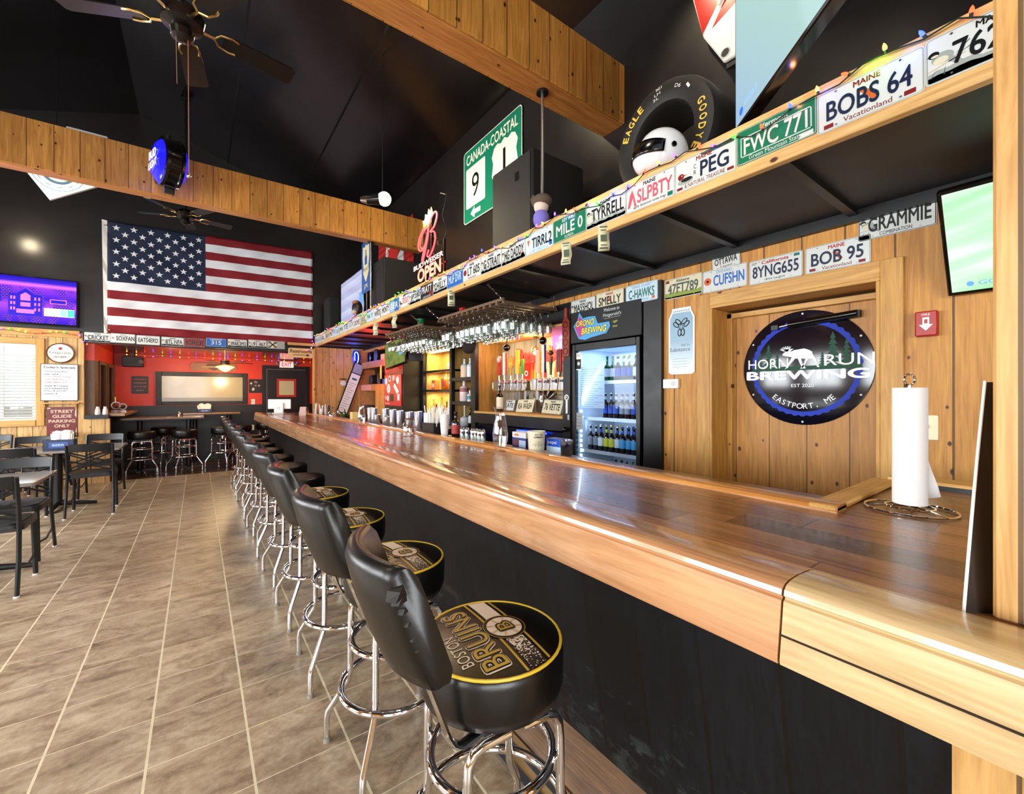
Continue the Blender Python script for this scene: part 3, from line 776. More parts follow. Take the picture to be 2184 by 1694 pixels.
# candy jar with lid
def jar(lbl, px, py, r, h, lid, fill, cat='jar'):
    t = thing('glass_jar', lbl, cat, at_bar(px, py))
    B().shell([(r * .75, 0), (r * .97, h * .04), (r, h * .3), (r * .93, h * .6), (r * .66, h * .84), (r * .62, h * .93)], .002, GLASS, 24).obj('body', t, ang=60)
    if lid: B().lathe([(r * .64, h * .92), (r * .66, h * .93), (r * .66, h), (r * .6, h * 1.01), (0.001, h * 1.01)], lid, 24).obj('lid', t)
    b = B(); q = random.Random(int(px))
    for k in range(34):
        a_, rr_ = q.random() * 6.28, sqrt(q.random()) * r * .72
        b.sph((rr_ * cos(a_), rr_ * sin(a_), .012 + q.random() * h * .5), r * .17, q.choice(fill), (1, 1, .7), 7, 5)
    o = b.obj('filling', t); o['kind'] = 'stuff'
    return t
RB = P('candy_red', '#8f1010', .35); BR = P('candy_brown', '#4a1d10', .4); WC = P('candy_white', '#dcd6cc', .4)
jar('round glass candy jar with brown lid on the middle of the bar', 873, 930, .062, .155, P('lid_brown', '#5a2b1c', .4), [RB, BR, WC, BR])
jar('squat open glass jar beside the far carafe on the bar', 708, 892, .058, .12, None, [BR, WC, P('candy_tan', '#8a6a45', .4)])
jar('glass jar with red candies near the far end of the bar', 651, 882, .06, .11, P('lid_clear', '#d8dadb', .2), [RB, RB, WC])
# beige drink cup with spider web print, just behind the back rail
p = at_bar(1144, 962, 1.05); p.x = 1.75; u = d2(1144, 900); p.y = u.y * 1.75 / u.x
cp = thing('drink_cup', 'tall frosted beige cup with black web print behind the bar rail', 'cup', (p.x, p.y, 1.05))
cp.scale = (1, 1, .67)
B().shell([(.046, 0), (.049, .01), (.058, .222), (.058, .226), (.0565, .228)][0:4], .002, P('beige_cup', '#cfc9b0', .4), 28).obj('body', cp, ang=60)
b = B()
def onround(b_, r0, k, z0):   # wrap a flat print round a vertical cup that faces the camera
    b_.v = [((r0 + k * z) * cos(pi + 1.15 + x / .055), (r0 + k * z) * sin(pi + 1.15 + x / .055), z) for x, z, y in b_.v]
b.M = Matrix(); b.text('ANY TIME', .0, .195, .014, .05, 0, BLK, .02); b.text('LUMBERING', .0, .172, .017, .06, 0, BLK, .03)
for k in range(5):
    t = -.9 + k * .45; b.add([(0, .14, 0), (.05 * sin(t) + .0012, .14 - .055 * cos(t), 0), (.05 * sin(t) - .0012, .14 - .055 * cos(t), 0)], [(0, 1, 2)], BLK)
for q in (.35, .65, .95):
    for k in range(4):
        t0, t1 = -.9 + k * .45, -.45 + k * .45
        b.add([(.05 * q * sin(t0), .14 - .055 * q * cos(t0), 0), (.05 * q * sin(t1), .14 - .055 * q * cos(t1), 0), (.05 * q * sin(t1), .1375 - .055 * q * cos(t1), 0), (.05 * q * sin(t0), .1375 - .055 * q * cos(t0), 0)], [(0, 1, 2, 3)], BLK)
onround(b, .0489, .0450, 0); b.obj('print', cp, smooth=False)

# metal tumblers in a row on the ledge behind the rail
XL = 1.79; ZL = 1.05
def ledge(px, x=XL): d = d2(px, 900); return Vector((x, d.y * x / d.x, ZL))
ALU = P('aluminium_cup', '#d9dce0', .22, .85)
t0 = None
TW = [(798, .21, 'tall', 0), (822, .215, 'tall', 1), (838, .21, 'tall', 2), (853, .205, 'tall', 3), (873, .20, 'tall', 4), (892, .21, 'tall', 5), (805, .13, 'short', 6), (826, .12, 'short', 7), (790, .21, 'tall', 8)]
for px, hh, sz, k in TW:
    if t0 is None:
        t0 = thing('metal_tumbler', 'x', 'tumbler', ledge(px)); 
        B().shell([(.030, 0), (.033, .008), (.044, .205), (.0445, .21)], .0015, ALU, 20).obj('body', t0, ang=60)
        c = t0
    else: c = dup(t0, ledge(px))
    c.scale = (1, 1, hh / .21)
    c['label'] = '%s shiny metal tumbler in the row behind the bar rail' % sz; c['group'] = '%s metal tumblers behind the bar rail' % sz
# bar caddy with straws, napkins and white cups
cd = thing('bar_caddy', 'black bar caddy of white straws and napkins behind the rail', 'caddy', ledge(928))
b = B().box(-.075, .075, -.12, .12, 0, .006, BLKP)
for x0, x1, y0, y1 in ((-.075, -.07, -.12, .12), (.07, .075, -.12, .12), (-.07, .07, -.12, -.115), (-.07, .07, .115, .12), (-.07, .07, -.003, .003)): b.box(x0, x1, y0, y1, .006, .12, BLKP)
b.obj('tray', cd, smooth=False)
q = random.Random(5)
sw = thing('straw_bundle', 'white paper wrapped straws fanned out of the black caddy', 'straws', ledge(928) + Vector((0, 0, .008)), None)
for k in range(26):
    x, y = q.uniform(-.055, .055), q.uniform(-.1, .1)
    B().cyl((x, y, 0), (x * 1.5 + q.uniform(-.02, .02), y * 1.35 + q.uniform(-.02, .02), .24 + q.uniform(-.02, .03)), .0045, PAPER, n=6).obj('straw', sw)
for i, (px, h_) in enumerate(((912, .235), (948, .23))):
    t = thing('cup_stack', ('stack of white paper cups left of the straws', 'stack of frosted white cups right of the straws')[i], 'cup stack', ledge(px, XL - .03), 'white cup stacks behind the rail')
    b = B()
    for k in range(5): b.shell([(.028, k * .022), (.038, k * .022 + .12)], .0015, WHT, 18)
    b.obj('cups', t, ang=60)
# bottles, shakers, boxes on the ledge
def bottle_prof(r, h, neck=.35, nr=.35, sh=.12):
    zb = h * (1 - neck - sh)
    return [(r * .85, 0), (r, h * .03), (r, zb), (r * .93, zb + h * sh * .35), (r * (nr + .25), zb + h * sh * .75), (r * nr, zb + h * sh), (r * nr * .9, h * .93), (r * nr * 1.05, h * .94), (r * nr * 1.05, h * .965), (r * nr * .9, h * .97)]
def bottle(lbl, M, r, h, gm, lm=None, cm=None, neck=.3, nr=.35, group=None, lz=(.2, .52), n=14, cap=True, nlm=None):
    t = thing('bottle', lbl, 'bottle', M, group)
    B().lathe(bottle_prof(r, h, neck, nr), gm, n).obj('body', t, ang=50)
    if lm: B().lathe([(r * 1.012, h * lz[0]), (r * 1.015, h * (lz[0] + .005)), (r * 1.015, h * (lz[1] - .005)), (r * 1.012, h * lz[1])], lm, n).obj('paper_label', t, ang=50)
    if cap: B().lathe([(r * nr * 1.02, h * .955), (r * nr * 1.15, h * .957), (r * nr * 1.1, h * .995), (0.001, h)], cm or GOLDY, n).obj('cap', t)
    if nlm: B().lathe([(r * nr * 1.03, h * .74), (r * nr * 1.05, h * .745), (r * nr * 1.05, h * .86), (r * nr * 1.02, h * .865)], nlm, n).obj('neck_label', t)
    return t
DKB = P('dark_brown_glass', '#1a0c07', .08, spec=.7); GRN = P('green_glass', '#0f4f22', .08, spec=.7); AMB = P('amber_liquor', '#b2651a', .06, spec=.7); CLR = P('clear_liquor', '#cfd6d4', .06, spec=.6)
bottle('dark syrup bottle with black cap among the condiments behind the rail', ledge(972), .036, .235, DKB, P('label_red', '#9c2f2a', .6), BLK, .3, .4)
SH = None
for k, px in enumerate((986, 996, 1008, 1015, 1022, 1030)):
    if SH is None:
        SH = thing('salt_shaker', 'x', 'shaker', ledge(px, 1.755))
        B().lathe([(.019, 0), (.021, .004), (.021, .055), (.017, .075)], glass('shaker_glass', '#e6efe9', 1.6), 16).obj('body', SH)
        B().lathe([(.012, .002), (.016, .003), (.016, .045), (.001, .046)], PAPER, 12).obj('salt', SH)
        B().lathe([(.018, .075), (.019, .08), (.018, .10), (.012, .112), (.001, .117)], CHROME, 16).obj('cap', SH); c = SH
    else: c = dup(SH, ledge(px, 1.755 + .02 * (k % 2)))
    c['label'] = 'glass shaker with domed chrome cap in the row left of the near carafe'; c['group'] = 'chrome capped shakers behind the bar rail'
def carton(lbl, px, w_, d_, h_, cols, name='drink_carton', cat='carton', x=XL, txt=None, tc=None, ang_=.0, z=ZL):
    t = thing(name, lbl, cat, frame(ledge(px, x) + Vector((0, 0, z - ZL)), (0, -1, 0), (0, 0, 1), (-1, 0, 0)) @ Matrix.Rotation(ang_, 4, 'Y'))
    b = B(); n = len(cols)
    for k, m_ in enumerate(cols): b.box(-w_ / 2, w_ / 2, h_ * k / n, h_ * (k + 1) / n, -d_, 0, m_)
    b.obj('box', t, smooth=False)
    if txt:
        b = B()
        for (s_, cx, cy, hh, ww) in txt: b.text(s_, cx, cy, hh, ww, .0008, tc, .01)
        b.obj('lettering', t, smooth=False)
    return t
BLU = P('print_blue', '#1456c8', .4); LBL = P('print_light_blue', '#bcd6ee', .5); SIL = P('print_silver', '#c9ccd2', .35); NAV = P('navy_print', '#0b1c66', .45); REDP = P('print_red', '#c8202a', .45); YEL = P('print_yellow', '#f2c530', .45); PBLK = P('print_black', '#0a0806', .4)
carton('small blue and white soda box behind the spider web cup', 1182, .15, .08, .10, [LBL, BLU], txt=[('pepsi', -.02, .074, .026, .085)], tc=PAPER, x=1.84)
rbx = carton('small silver and navy energy drink box behind the near carafe', 1107, .16, .08, .115, [NAV, NAV, SIL], x=1.84)
b = B().disc(-.03, .098, .012, .001, YEL).flat([(-.062, .092), (-.034, .106), (-.034, .088)], .0012, REDP).flat([(.002, .092), (-.026, .106), (-.026, .088)], .0012, REDP).flat([(-.07, .02), (-.005, .02), (-.005, .06), (-.07, .06)], .001, P('print_maroon', '#5a1418', .5))
for k in range(7): b.flat([(.002 + k * .011, .01), (.009 + k * .011, .01), (.009 + k * .011, .06), (.002 + k * .011, .06)], .001, LBL)
b.obj('print', rbx, smooth=False)
ms = thing('mixing_tin', 'small clear plastic tumbler at the rail below the bottle cooler', 'tumbler', ledge(1208))
B().shell([(.028, 0), (.032, .004), (.040, .11)], .0015, glass('grey_plastic', '#c9cccc', 1.4), 18).obj('body', ms, ang=60)
# far end of the bar: point of sale screen, menus, bottles
px_ = at_bar(608, 881)
ps = thing('sales_screen', 'white point of sale screen on a stand at the far end of the bar', 'screen', (1.23, 9.0, ZT), rz=radians(-28))
b = B().box(-.20, .20, -.012, .012, .09, .27, WHT); b.obj('screen', ps, bev=.006, seg=2)
B().box(-.08, .08, -.05, -.012, .02, .2, WHT).box(-.10, .10, -.09, .07, 0, .018, WHT).obj('stand', ps, bev=.004)
B().box(-.03, .03, -.053, -.05, .08, .13, SIL).obj('socket', ps)
tn = thing('remote_control', 'small white remote lying at the far end of the bar', 'remote', (1.10, 9.12, ZT), rz=.5)
B().box(-.06, .06, -.02, .02, 0, .016, WHT).obj('body', tn, bev=.005)
B().box(-.045, -.02, -.008, .008, .016, .018, SIL).obj('buttons', tn)
mc = thing('menu_card', 'white folded menu card standing on the far end of the bar', 'menu card', (1.44, 8.0, ZT), rz=.3)
B().box(-.05, .05, -.02, -.018, 0, .15, PAPER).add([(-.05, -.018, .15), (.05, -.018, .15), (.05, .03, 0), (-.05, .03, 0)], [(0, 1, 2, 3)], PAPER).obj('card', mc, smooth=False)
for k, (px, c_, lb_) in enumerate(((672, .13, 'tall tumbler of stirrers nearest the white menu card'), (684, .12, 'glass of cutlery right of the menu card'), (695, .11, 'short glass of straws left of the squat jar'))):
    t = thing('utensil_glass', lb_ + ' on the far bar', 'glass', at_bar(px, 886)); q = random.Random(k)
    B().shell([(.03, 0), (.036, c_)], .0018, GLASS, 16).obj('glass', t, ang=60)
    b = B()
    for j in range(6): x, y = q.uniform(-.015, .015), q.uniform(-.015, .015); b.cyl((x, y, .006), (x * 2.2, y * 2.2, c_ + .05 + q.uniform(0, .04)), .0035, q.choice([WHT, PAPER, STEEL]), n=6)
    b.obj('stirrers', t)
bottle('small dark capped bottle standing beside the squat jar', at_bar(722, 888), .026, .15, glass('bottle_glass', '#d9e2dc', 1.5), None, BLK)
bottle('small green bottle between the squat jar and the far carafe', at_bar(735, 890), .026, .13, GRN, None, GRN)
carton('small pale wooden caddy box left of the far carafe', 749, .12, .08, .13, [P('pale_box', '#d8b878', .6)], 'wooden_box', 'box', 1.75)
t = thing('menu_card', 'black menu card standing among glasses near the far jar', 'menu card', at_bar(700, 884), rz=.4)
B().box(-.004, .004, -.05, .05, 0, .16, BLK).obj('card', t)

# ================================================================== NUMBER PLATES (used along the shelf, the bar back and the far wall)
PW, PH = .304, .152
def pm(name, c): return P('plate_' + name, c, .32, spec=.5)
PC = dict(white=pm('white', '#d3d7d2'), cream=pm('cream', '#d8d1b2'), green=pm('green', '#0b6f4d'), blue=pm('blue', '#1a62b8'), pale=pm('pale_blue', '#c6dbe6'),
          navy=pm('navy', '#12203f'), black=pm('black', '#101214'), red=pm('red', '#b3202a'), maroon=pm('maroon', '#7d1a1a'), teal=pm('teal', '#0e6a60'), sky=pm('sky', '#8fb9d6'), grass=pm('grass', '#8a9a3e'),
          grey=pm('grey', '#9aa39c'), pine=pm('pine', '#42574a'), pink=pm('pink', '#c2576c'), orange=pm('orange', '#d0622c'), tan=pm('tan', '#c9b48a'))
def plate(M, label, main, bg='white', fg='black', top=None, tc=None, bot=None, bc=None, ex=(), mw=.8, mx=0., my=-.002, mh=.074, group=None, bold=.017, cat='license plate', w=PW, h=PH, edge='grey', side=.88):
    t = thing('license_plate', label, cat, M, group)
    b = B(); b.poly(rrect(w, h, .012, 3), 0, .0015, PC[bg])
    o = rrect(w - .004, h - .004, .011, 3); i_ = rrect(w - .011, h - .011, .008, 3); n = len(o)
    b.add([(x, y, .0016) for x, y in o] + [(x, y, .0024) for x, y in i_], [(k, (k + 1) % n, n + (k + 1) % n, n + k) for k in range(n)], PC[edge])
    for sx in (-1, 1):
        for sy in (-1, 1): b.cyl((sx * w * .3, sy * h * .41, .001), (sx * w * .3, sy * h * .41, .0042), .0035, STEEL, n=8)
    b.obj('metal_plate', t, smooth=False)
    b = B()
    z = .0019
    for e in ex:
        k = e[0]
        if k == 'rect': b.flat([(e[2], e[3]), (e[4], e[3]), (e[4], e[5]), (e[2], e[5])], z, PC[e[1]])
        elif k == 'disc': b.disc(e[2], e[3], e[4], z + .0002, PC[e[1]], 16)
        elif k == 'poly': b.flat(e[2], z + .0002, PC[e[1]])
        elif k == 'text': b.text(e[2], e[3], e[4], e[5], e[6], z + .0004, PC[e[1]], .01)
        elif k == 'hills':
            q = random.Random(len(main)); p = [(-w * .48, -h * .46)]
            for j in range(13): p.append((-w * .48 + w * .96 * j / 12, -h * .46 + e[2] * (.55 + .45 * q.random())))
            p.append((w * .48, -h * .46)); b.flat(p, z, PC[e[1]])
        elif k == 'frame':
            for (x0, y0, x1, y1) in ((-.135, -.045, .135, -.041), (-.135, .037, .135, .041), (-.135, -.045, -.131, .041), (.131, -.045, .135, .041)): b.flat([(x0, y0), (x1, y0), (x1, y1), (x0, y1)], z, PC[e[1]])
        elif k == 'oval': b.disc(e[2], e[3], e[4], z + e[6], PC[e[1]], 16, e[5])
        elif k == 'bird':
            x, y, s_ = e[2:5]; b.flat([(x - .5 * s_, y - .3 * s_), (x + .5 * s_, y - .3 * s_), (x + .25 * s_, y), (x - .05 * s_, y + .1 * s_), (x - .2 * s_, y + .45 * s_), (x - .4 * s_, y + .35 * s_)], z + .0002, PC[e[1]])
    if main: b.text(main, mx, my, mh, w * mw, z + .0008, PC[fg], bold)
    if top: b.text(top, 0, h * .355, .021, min(w * .62, .0155 * len(top)), z + .0006, PC[tc or fg], .02)
    if bot: b.text(bot, 0, -h * .37, .019, min(w * .66, .0115 * len(bot)), z + .0006, PC[bc or fg], .008)
    b.obj('lettering', t, smooth=False)
    return t
CHIC = [('hills', 'grey', .045), ('hills', 'pine', .026), ('poly', 'tan', [(-.146, -.03), (-.06, -.012), (-.06, -.015), (-.146, -.034)]), ('poly', 'grey', [(-.10, -.02), (-.065, -.045), (-.06, -.04), (-.09, -.005)]), ('oval', 'grey', -.112, .0, .026, .019, .0004), ('oval', 'cream', -.116, -.007, .018, .012, .0006), ('oval', 'black', -.132, .018, .013, .011, .0006), ('oval', 'cream', -.130, .013, .009, .004, .0008), ('poly', 'black', [(-.15, .017), (-.142, .021), (-.142, .014)]), ('poly', 'pine', [(-.09, -.012), (-.05, .02), (-.052, .022)]), ('poly', 'pine', [(-.088, -.014), (-.046, .0), (-.047, .003)]), ('poly', 'pine', [(-.125, -.03), (-.14, -.055), (-.137, -.055)]), ('poly', 'pine', [(-.105, -.026), (-.11, -.055), (-.107, -.055)])]
LOB = [('poly', 'orange', [(-.01, .03), (.012, .01), (.03, -.02), (.02, -.03), (0, -.005), (-.02, .02)]), ('rect', 'maroon', -.13, -.066, -.10, -.05), ('rect', 'maroon', .10, -.066, .13, -.05)]
LOON = [('oval', 'grey', -.095, -.03, .042, .016, .0003), ('oval', 'black', -.088, -.024, .030, .010, .0005), ('oval', 'maroon', -.118, -.003, .017, .015, .0006), ('poly', 'maroon', [(-.128, -.012), (-.108, -.012), (-.105, -.028), (-.126, -.03)]), ('poly', 'orange', [(-.108, .004), (-.083, -.003), (-.107, -.005)]), ('oval', 'cream', -.113, .001, .003, .003, .0008), ('poly', 'pine', [(.0, .055), (.14, .055), (.146, .07), (-.02, .07)]), ('rect', 'maroon', -.14, -.066, -.11, -.053), ('rect', 'maroon', .11, -.066, .14, -.053)]

# ================================================================== BACK BAR (along the right wall)
XF = 2.845
bb = thing('back_bar_frame', 'black painted back bar frame built round the cooler, tap niche and bottle shelves', 'back bar', (0, 0, 0))
def fr_(name, y0, y1, z0, z1, x0=XF, x1=2.90, m=None): return B().box(x0, x1, y0, y1, z0, z1, m or BLKP).obj(name, bb, smooth=False)
fr_('post', 1.945, 2.105, 0, 2.31); fr_('post', 2.935, 3.03, 0, 2.31); fr_('post', 4.66, 4.76, 0, 2.31); fr_('post', 5.285, 5.345, 0, 2.31); fr_('post', 6.215, 6.29, 0, 2.31)
fr_('header', 2.105, 2.935, 2.20, 2.31); fr_('header', 3.03, 4.66, 2.12, 2.31); fr_('header', 4.76, 5.285, 2.075, 2.31); fr_('header', 5.345, 6.215, 2.10, 2.31)
fr_('fascia', 3.03, 4.66, 1.075, 1.195); fr_('side_panel', 2.10, 2.115, 0, 2.31, 2.9, 3.5); fr_('side_panel', 2.925, 2.935, 0, 2.31, 2.9, 3.5)
fr_('base_panel', 4.76, 6.29, 0, .96); fr_('counter', 4.76, 9.3, .96, 1.0, 2.45, 2.9, P('counter_dark', '#2a2522', .3)); fr_('base_panel', 6.29, 9.3, 0, .96, 2.5, 2.55)
# tap niche lining
GRYB = wood('grey_weathered_boards', '6f675b', 'a39a8b', .2, 1, 2, .006, .1, .6, tint=.12)
nb = thing('tap_niche', 'lit niche of grey boards and pine behind the beer taps', 'niche', (0, 0, 0))
B().box(3.27, 3.29, 3.03, 4.69, 1.19, 2.14, GRYB).obj('back_board', nb, smooth=False)
B().box(2.9, 3.27, 4.665, 4.69, 1.19, 2.14, wood('niche_side', '8a5f28', 'c0904a', .3, 0, 2, 0, .2, .5)).obj('side_board', nb, smooth=False)
B().box(2.9, 3.27, 3.03, 3.05, 1.19, 2.14, BLKP).obj('near_board', nb, smooth=False)
B().box(2.83, 3.27, 3.03, 4.665, 1.196, 1.222, TRIMY).obj('ledge', nb, bev=.003)
B().box(2.83, 3.27, 3.03, 4.665, 2.095, 2.12, TRIMY).obj('top_board', nb, smooth=False)
# spotlights on the niche ceiling
for i, (px, lit) in enumerate(((1081, 0), (1158, 0), (1142, 1))):
    X_ = 2.93 if not lit else 3.12
    p = onX(px, (742, 727, 747)[i], X_)
    t = thing('spotlight', ('left black globe spotlight under the niche top', 'right black globe spotlight under the niche top', 'glowing spotlight between the two black ones')[i], 'spotlight', p)
    B().cyl((0, 0, .03), (.0, 0, 2.095 - p.z), .008, BLKP).box(-.02, .02, -.02, .02, 2.085 - p.z, 2.095 - p.z, BLKP).obj('stem', t)
    B().sph((0, 0, 0), .042, BLKG if not lit else BRASS).obj('shade', t)
    if lit: B().sph((-.012, -.012, -.03), .026, glow('bulb_warm', '#ffd68a', 14)).obj('bulb', t)
lamp('niche_spot', (2.98, 3.7, 2.03), 10, (1, .80, .45), .04)
lamp('niche_spot', (3.0, 4.3, 2.03), 5, (1, .80, .45), .04)
# neon script, lit beer boards
ns = thing('neon_sign', 'red script neon sign glowing on the boards above the taps', 'neon sign', MX((3.255, 3.86, 1.905)))
NEON = glow('neon_red', '#ff2a1c', 3.0)
B().text('Budweiser', 0, 0, .20, 1.0, 0.012, NEON, .05, .25).obj('script', ns, smooth=False)
B().box(-.5, .5, -.012, .012, 0, .008, BLKP).obj('backing', ns, smooth=False)
pb_ = thing('beer_sign', 'purple glowing panel sign at the upper right of the tap niche', 'sign', MX((3.265, 3.38, 1.985)))
b = B().box(-.26, .26, -.10, .11, 0, .012, glow('purple_panel', '#8a4bff', 1.6)); b.obj('panel', pb_, smooth=False)
b = B(); q = random.Random(2)
for k in range(26): b.disc(q.uniform(-.24, .24), q.uniform(-.09, .1), q.uniform(.01, .035), .0125 + k * .0001, q.choice([glow('p1', '#c070ff', 2), glow('p2', '#3a20d0', 1.2), glow('p3', '#f0c8ff', 2)]), 10)
b.obj('print', pb_, smooth=False)
pb_ = thing('beer_sign', 'orange picture sign of beer bottles behind the handles', 'sign', MX((3.262, 3.86, 1.71)))
B().box(-.34, .34, -.12, .12, 0, .01, P('sign_cream', '#e8d9a8', .5)).obj('panel', pb_, smooth=False)
OR = P('sign_orange', '#f07a1e', .5); b = B()
b.flat([(-.33, -.11), (-.05, -.11), (-.05, .11), (-.33, .11)], .0105, P('sign_red', '#d2281c', .5)).disc(-.26, -.02, .035, .011, PAPER).disc(-.26, -.02, .02, .0113, REDP)
for k, x in enumerate((-.15, -.09, .02, .1, .2, .28)):
    b.flat([(x - .025, -.1), (x + .025, -.1), (x + .025, .0), (x + .009, .04), (x + .009, .1), (x - .009, .1), (x - .009, .04), (x - .025, .0)], .0112, (OR, YEL, OR, REDP, WHT, OR)[k])
b.obj('print', pb_, smooth=False)
bk_ = thing('barrel', 'small yellow slatted barrel behind the left tap tower', 'barrel', (3.2, 4.16, 1.50))
b = B().lathe([(.055, 0), (.066, .06), (.055, .12)], P('barrel_yellow', '#d9b45a', .6), 20); b.obj('body', bk_, ang=60)
B().ring((0, 0, .02), .060, .004, BLKP, 20, 6).ring((0, 0, .10), .060, .004, BLKP, 20, 6).obj('hoops', bk_)
B().box(-.06, .04, -.06, .06, -.28, 0, GRYB).obj('bracket', bk_, smooth=False)
# tap towers and taps
TX = 3.06
def tower(lbl, y0, y1):
    t = thing('tap_tower', lbl, 'tap tower', MX((TX, (y0 + y1) / 2, 1.545)))
    L = y0 - y1
    b = B(); b.poly(rrect(L, .135, .035, 5), -.09, 0, STEEL); b.obj('body', t, ang=45)
    b = B(); b.tube([(x, y, .0) for x, y in rrect(L - .004, .131, .034, 5)], .006, P('gold_trim', '#d8c27a', .25, .9), 6, True); b.obj('trim', t)
    b = B()
    for sx in (-.4, .4): b.box(L * sx - .02, L * sx + .02, -.35, -.065, -.08, -.04, STEEL)
    b.obj('support', t, smooth=False)
    return t
tower('left steel tap tower with five beer taps', 4.58, 3.88); tower('right steel tap tower with four beer taps', 3.80, 3.07)
def tap(px, lbl, hf, hb):
    d = d2(px, 820); y = d.y * (TX - .07) / d.x
    t = thing('beer_tap', lbl, 'beer tap', MX((TX - .07, y, 1.575)))
    b = B().cyl((0, 0, -.07), (0, 0, 0), .011, CHROME).cyl((0, 0, -.072), (0, 0, -.06), .022, BLKG).cyl((0, .03, .012), (0, -.035, .018), .012, CHROME).cyl((0, -.03, .015), (0, -.10, .028), .008, CHROME).cyl((0, .025, .01), (0, .06, .008), .010, CHROME)
    b.obj('faucet', t)
    b = B(); b.M = Matrix.Translation((0, .06, .008)); hf(b); b.obj('handle', t, bev=.003, label=hb)
def stick(m, w_=.032, h_=.27, th=.02, m2=None):
    w_ = w_ * 1.45
    def f(b):
        b.cyl((0, 0, 0), (0, .03, 0), .008, CHROME)
        b.box(-w_ / 2, w_ / 2, .03, h_, -th / 2, th / 2, m)
        if m2: b.box(w_ / 2, w_ / 2 + .016, .03, h_, -th / 2, th / 2, m2)
    return f
def paddle_(b):
    m = P('tap_gold', '#e0a92c', .3); b.cyl((0, 0, 0), (0, .03, 0), .008, CHROME)
    b.poly([(-.012, .02), (.012, .02), (.016, .10), (.042, .13), (.042, .20), (.02, .225), (.014, .26), (-.014, .26), (-.02, .225), (-.042, .20), (-.042, .13), (-.016, .10)], -.01, .01, m)
    b.flat([(-.028, .145), (.028, .145), (.028, .175), (-.028, .175)], .0105, YEL)
def round_(b):
    m = P('tap_red', '#c8281e', .35); stick(m, .034, .19)(b); b.cyl((0, .225, -.014), (0, .225, .014), .042, P('tap_pink', '#d98b84', .4), n=20); b.disc(0, .225, .028, .0145, CREAM)
def bone(b):
    m = P('tap_bronze', '#4d3a1e', .4); b.cyl((0, 0, 0), (0, .12, 0), .012, m, .016).cyl((0, .12, 0), (.012, .2, 0), .02, m, .014).sph((.0, .235, 0), .03, m); b.flat([(-.02, .25), (.02, .25), (.035, .3), (-.03, .29)], .01, YEL); b.box(-.03, .03, .26, .30, -.008, .008, YEL)
WT = P('tap_white', '#ece7d8', .35)
tap(1066, 'beer tap with red handle topped by a round pink badge', round_, 'red handle with round badge')
tap(1077, 'beer tap with tall white and orange handle', stick(WT, .036, .30, .02, P('tap_orange', '#e0531e', .4)), 'white and orange handle')
tap(1091, 'beer tap with golden paddle shaped handle', paddle_, 'golden paddle handle')
tap(1105, 'beer tap with tall plain yellow handle', stick(P('tap_yellow', '#e8c93a', .35), .048, .31), 'yellow handle')
tap(1116, 'beer tap with short green handle', stick(P('tap_green', '#5aa82c', .35), .03, .20), 'green handle')
tap(1148, 'beer tap with pale pink and yellow handle', stick(P('tap_rose', '#e6b7a8', .4), .04, .28, .02, YEL), 'pale pink handle')
tap(1160, 'beer tap with tall navy and white handle', stick(WT, .03, .33, .02, P('tap_navy', '#17265c', .35)), 'navy and white handle')
tap(1176, 'beer tap with knobbly bronze figure handle', bone, 'bronze figure handle')
tap(1193, 'beer tap with dark red carved handle beside the paddle board', stick(P('tap_dark_red', '#6d2318', .4), .04, .26, .02, P('tap_red', '#c8281e', .35)), 'dark red handle')
# things on the niche ledge
def ledge_plate(px, py, lbl, main, roll, bgc='cream', **k):
    p = onX(px, py, 3.0); M = MX((3.0, p.y, 1.224 + .078), 0, -.30) @ Matrix.Rotation(roll, 4, 'Z')
    return plate(M, lbl, main, bgc, 'black', top='MAINE', tc='navy', **k)
ledge_plate(1087, 858, 'small pale plate leaning at the left end of the niche ledge', 'LATE', 0., 'white', w=.19, h=.13, mh=.055)
ledge_plate(1120, 858, 'cream plate lettered KA WASH leaning on the niche ledge', 'KA WASH', .03)
ledge_plate(1178, 860, 'cream plate lettered 76 VETTE leaning on the niche ledge', '76 VETTE', -.02)
sk = onX(1155, 850, 3.16)
t = thing('lion_statue', 'chrome ornament with upright finial among dark feathers on the niche ledge', 'ornament', (3.17, sk.y, 1.222))
SILV = P('silver_cast', '#a9a7a2', .25, .9)
b = B().lathe([(.03, 0), (.045, .02), (.03, .05), (.062, .09), (.066, .15), (.05, .19), (.052, .2), (.02, .225), (.012, .25), (.02, .27), (.001, .29)], SILV, 20)
for sy in (-1, 1): b.tube([(0, .06 * sy, .17), (0, .10 * sy, .15), (0, .10 * sy, .09), (0, .055 * sy, .07)], .008, SILV)
b.obj('urn', t)
b = B(); q = random.Random(9)
for k in range(22):
    a_ = -1.5 + 3.0 * k / 21; r = q.uniform(.13, .21); y, z = r * sin(a_), .14 + r * cos(a_) * .95; w_ = .02
    b.add([(.045, y * .3, .14 + (z - .14) * .3 - .01), (.055, y + w_, z), (.05, y, z + .02), (.04, y - w_, z)], [(0, 1, 2, 3)], q.choice([BLKG, P('feather_brown', '#3a1a12', .5), SILV, P('feather_white', '#d9d5cf', .5)]))
o = b.obj('feathers', t, smooth=False); so = o.modifiers.new('s', 'SOLIDIFY'); so.thickness = .004
b = bottle('dark spirit bottle with cream label at the left end of the niche ledge', (2.93, onX(1066, 850, 2.93).y, 1.222), .042, .32, DKB, P('label_cream', '#e9dcc0', .6), BLK, .3, .3, lz=(.12, .55))
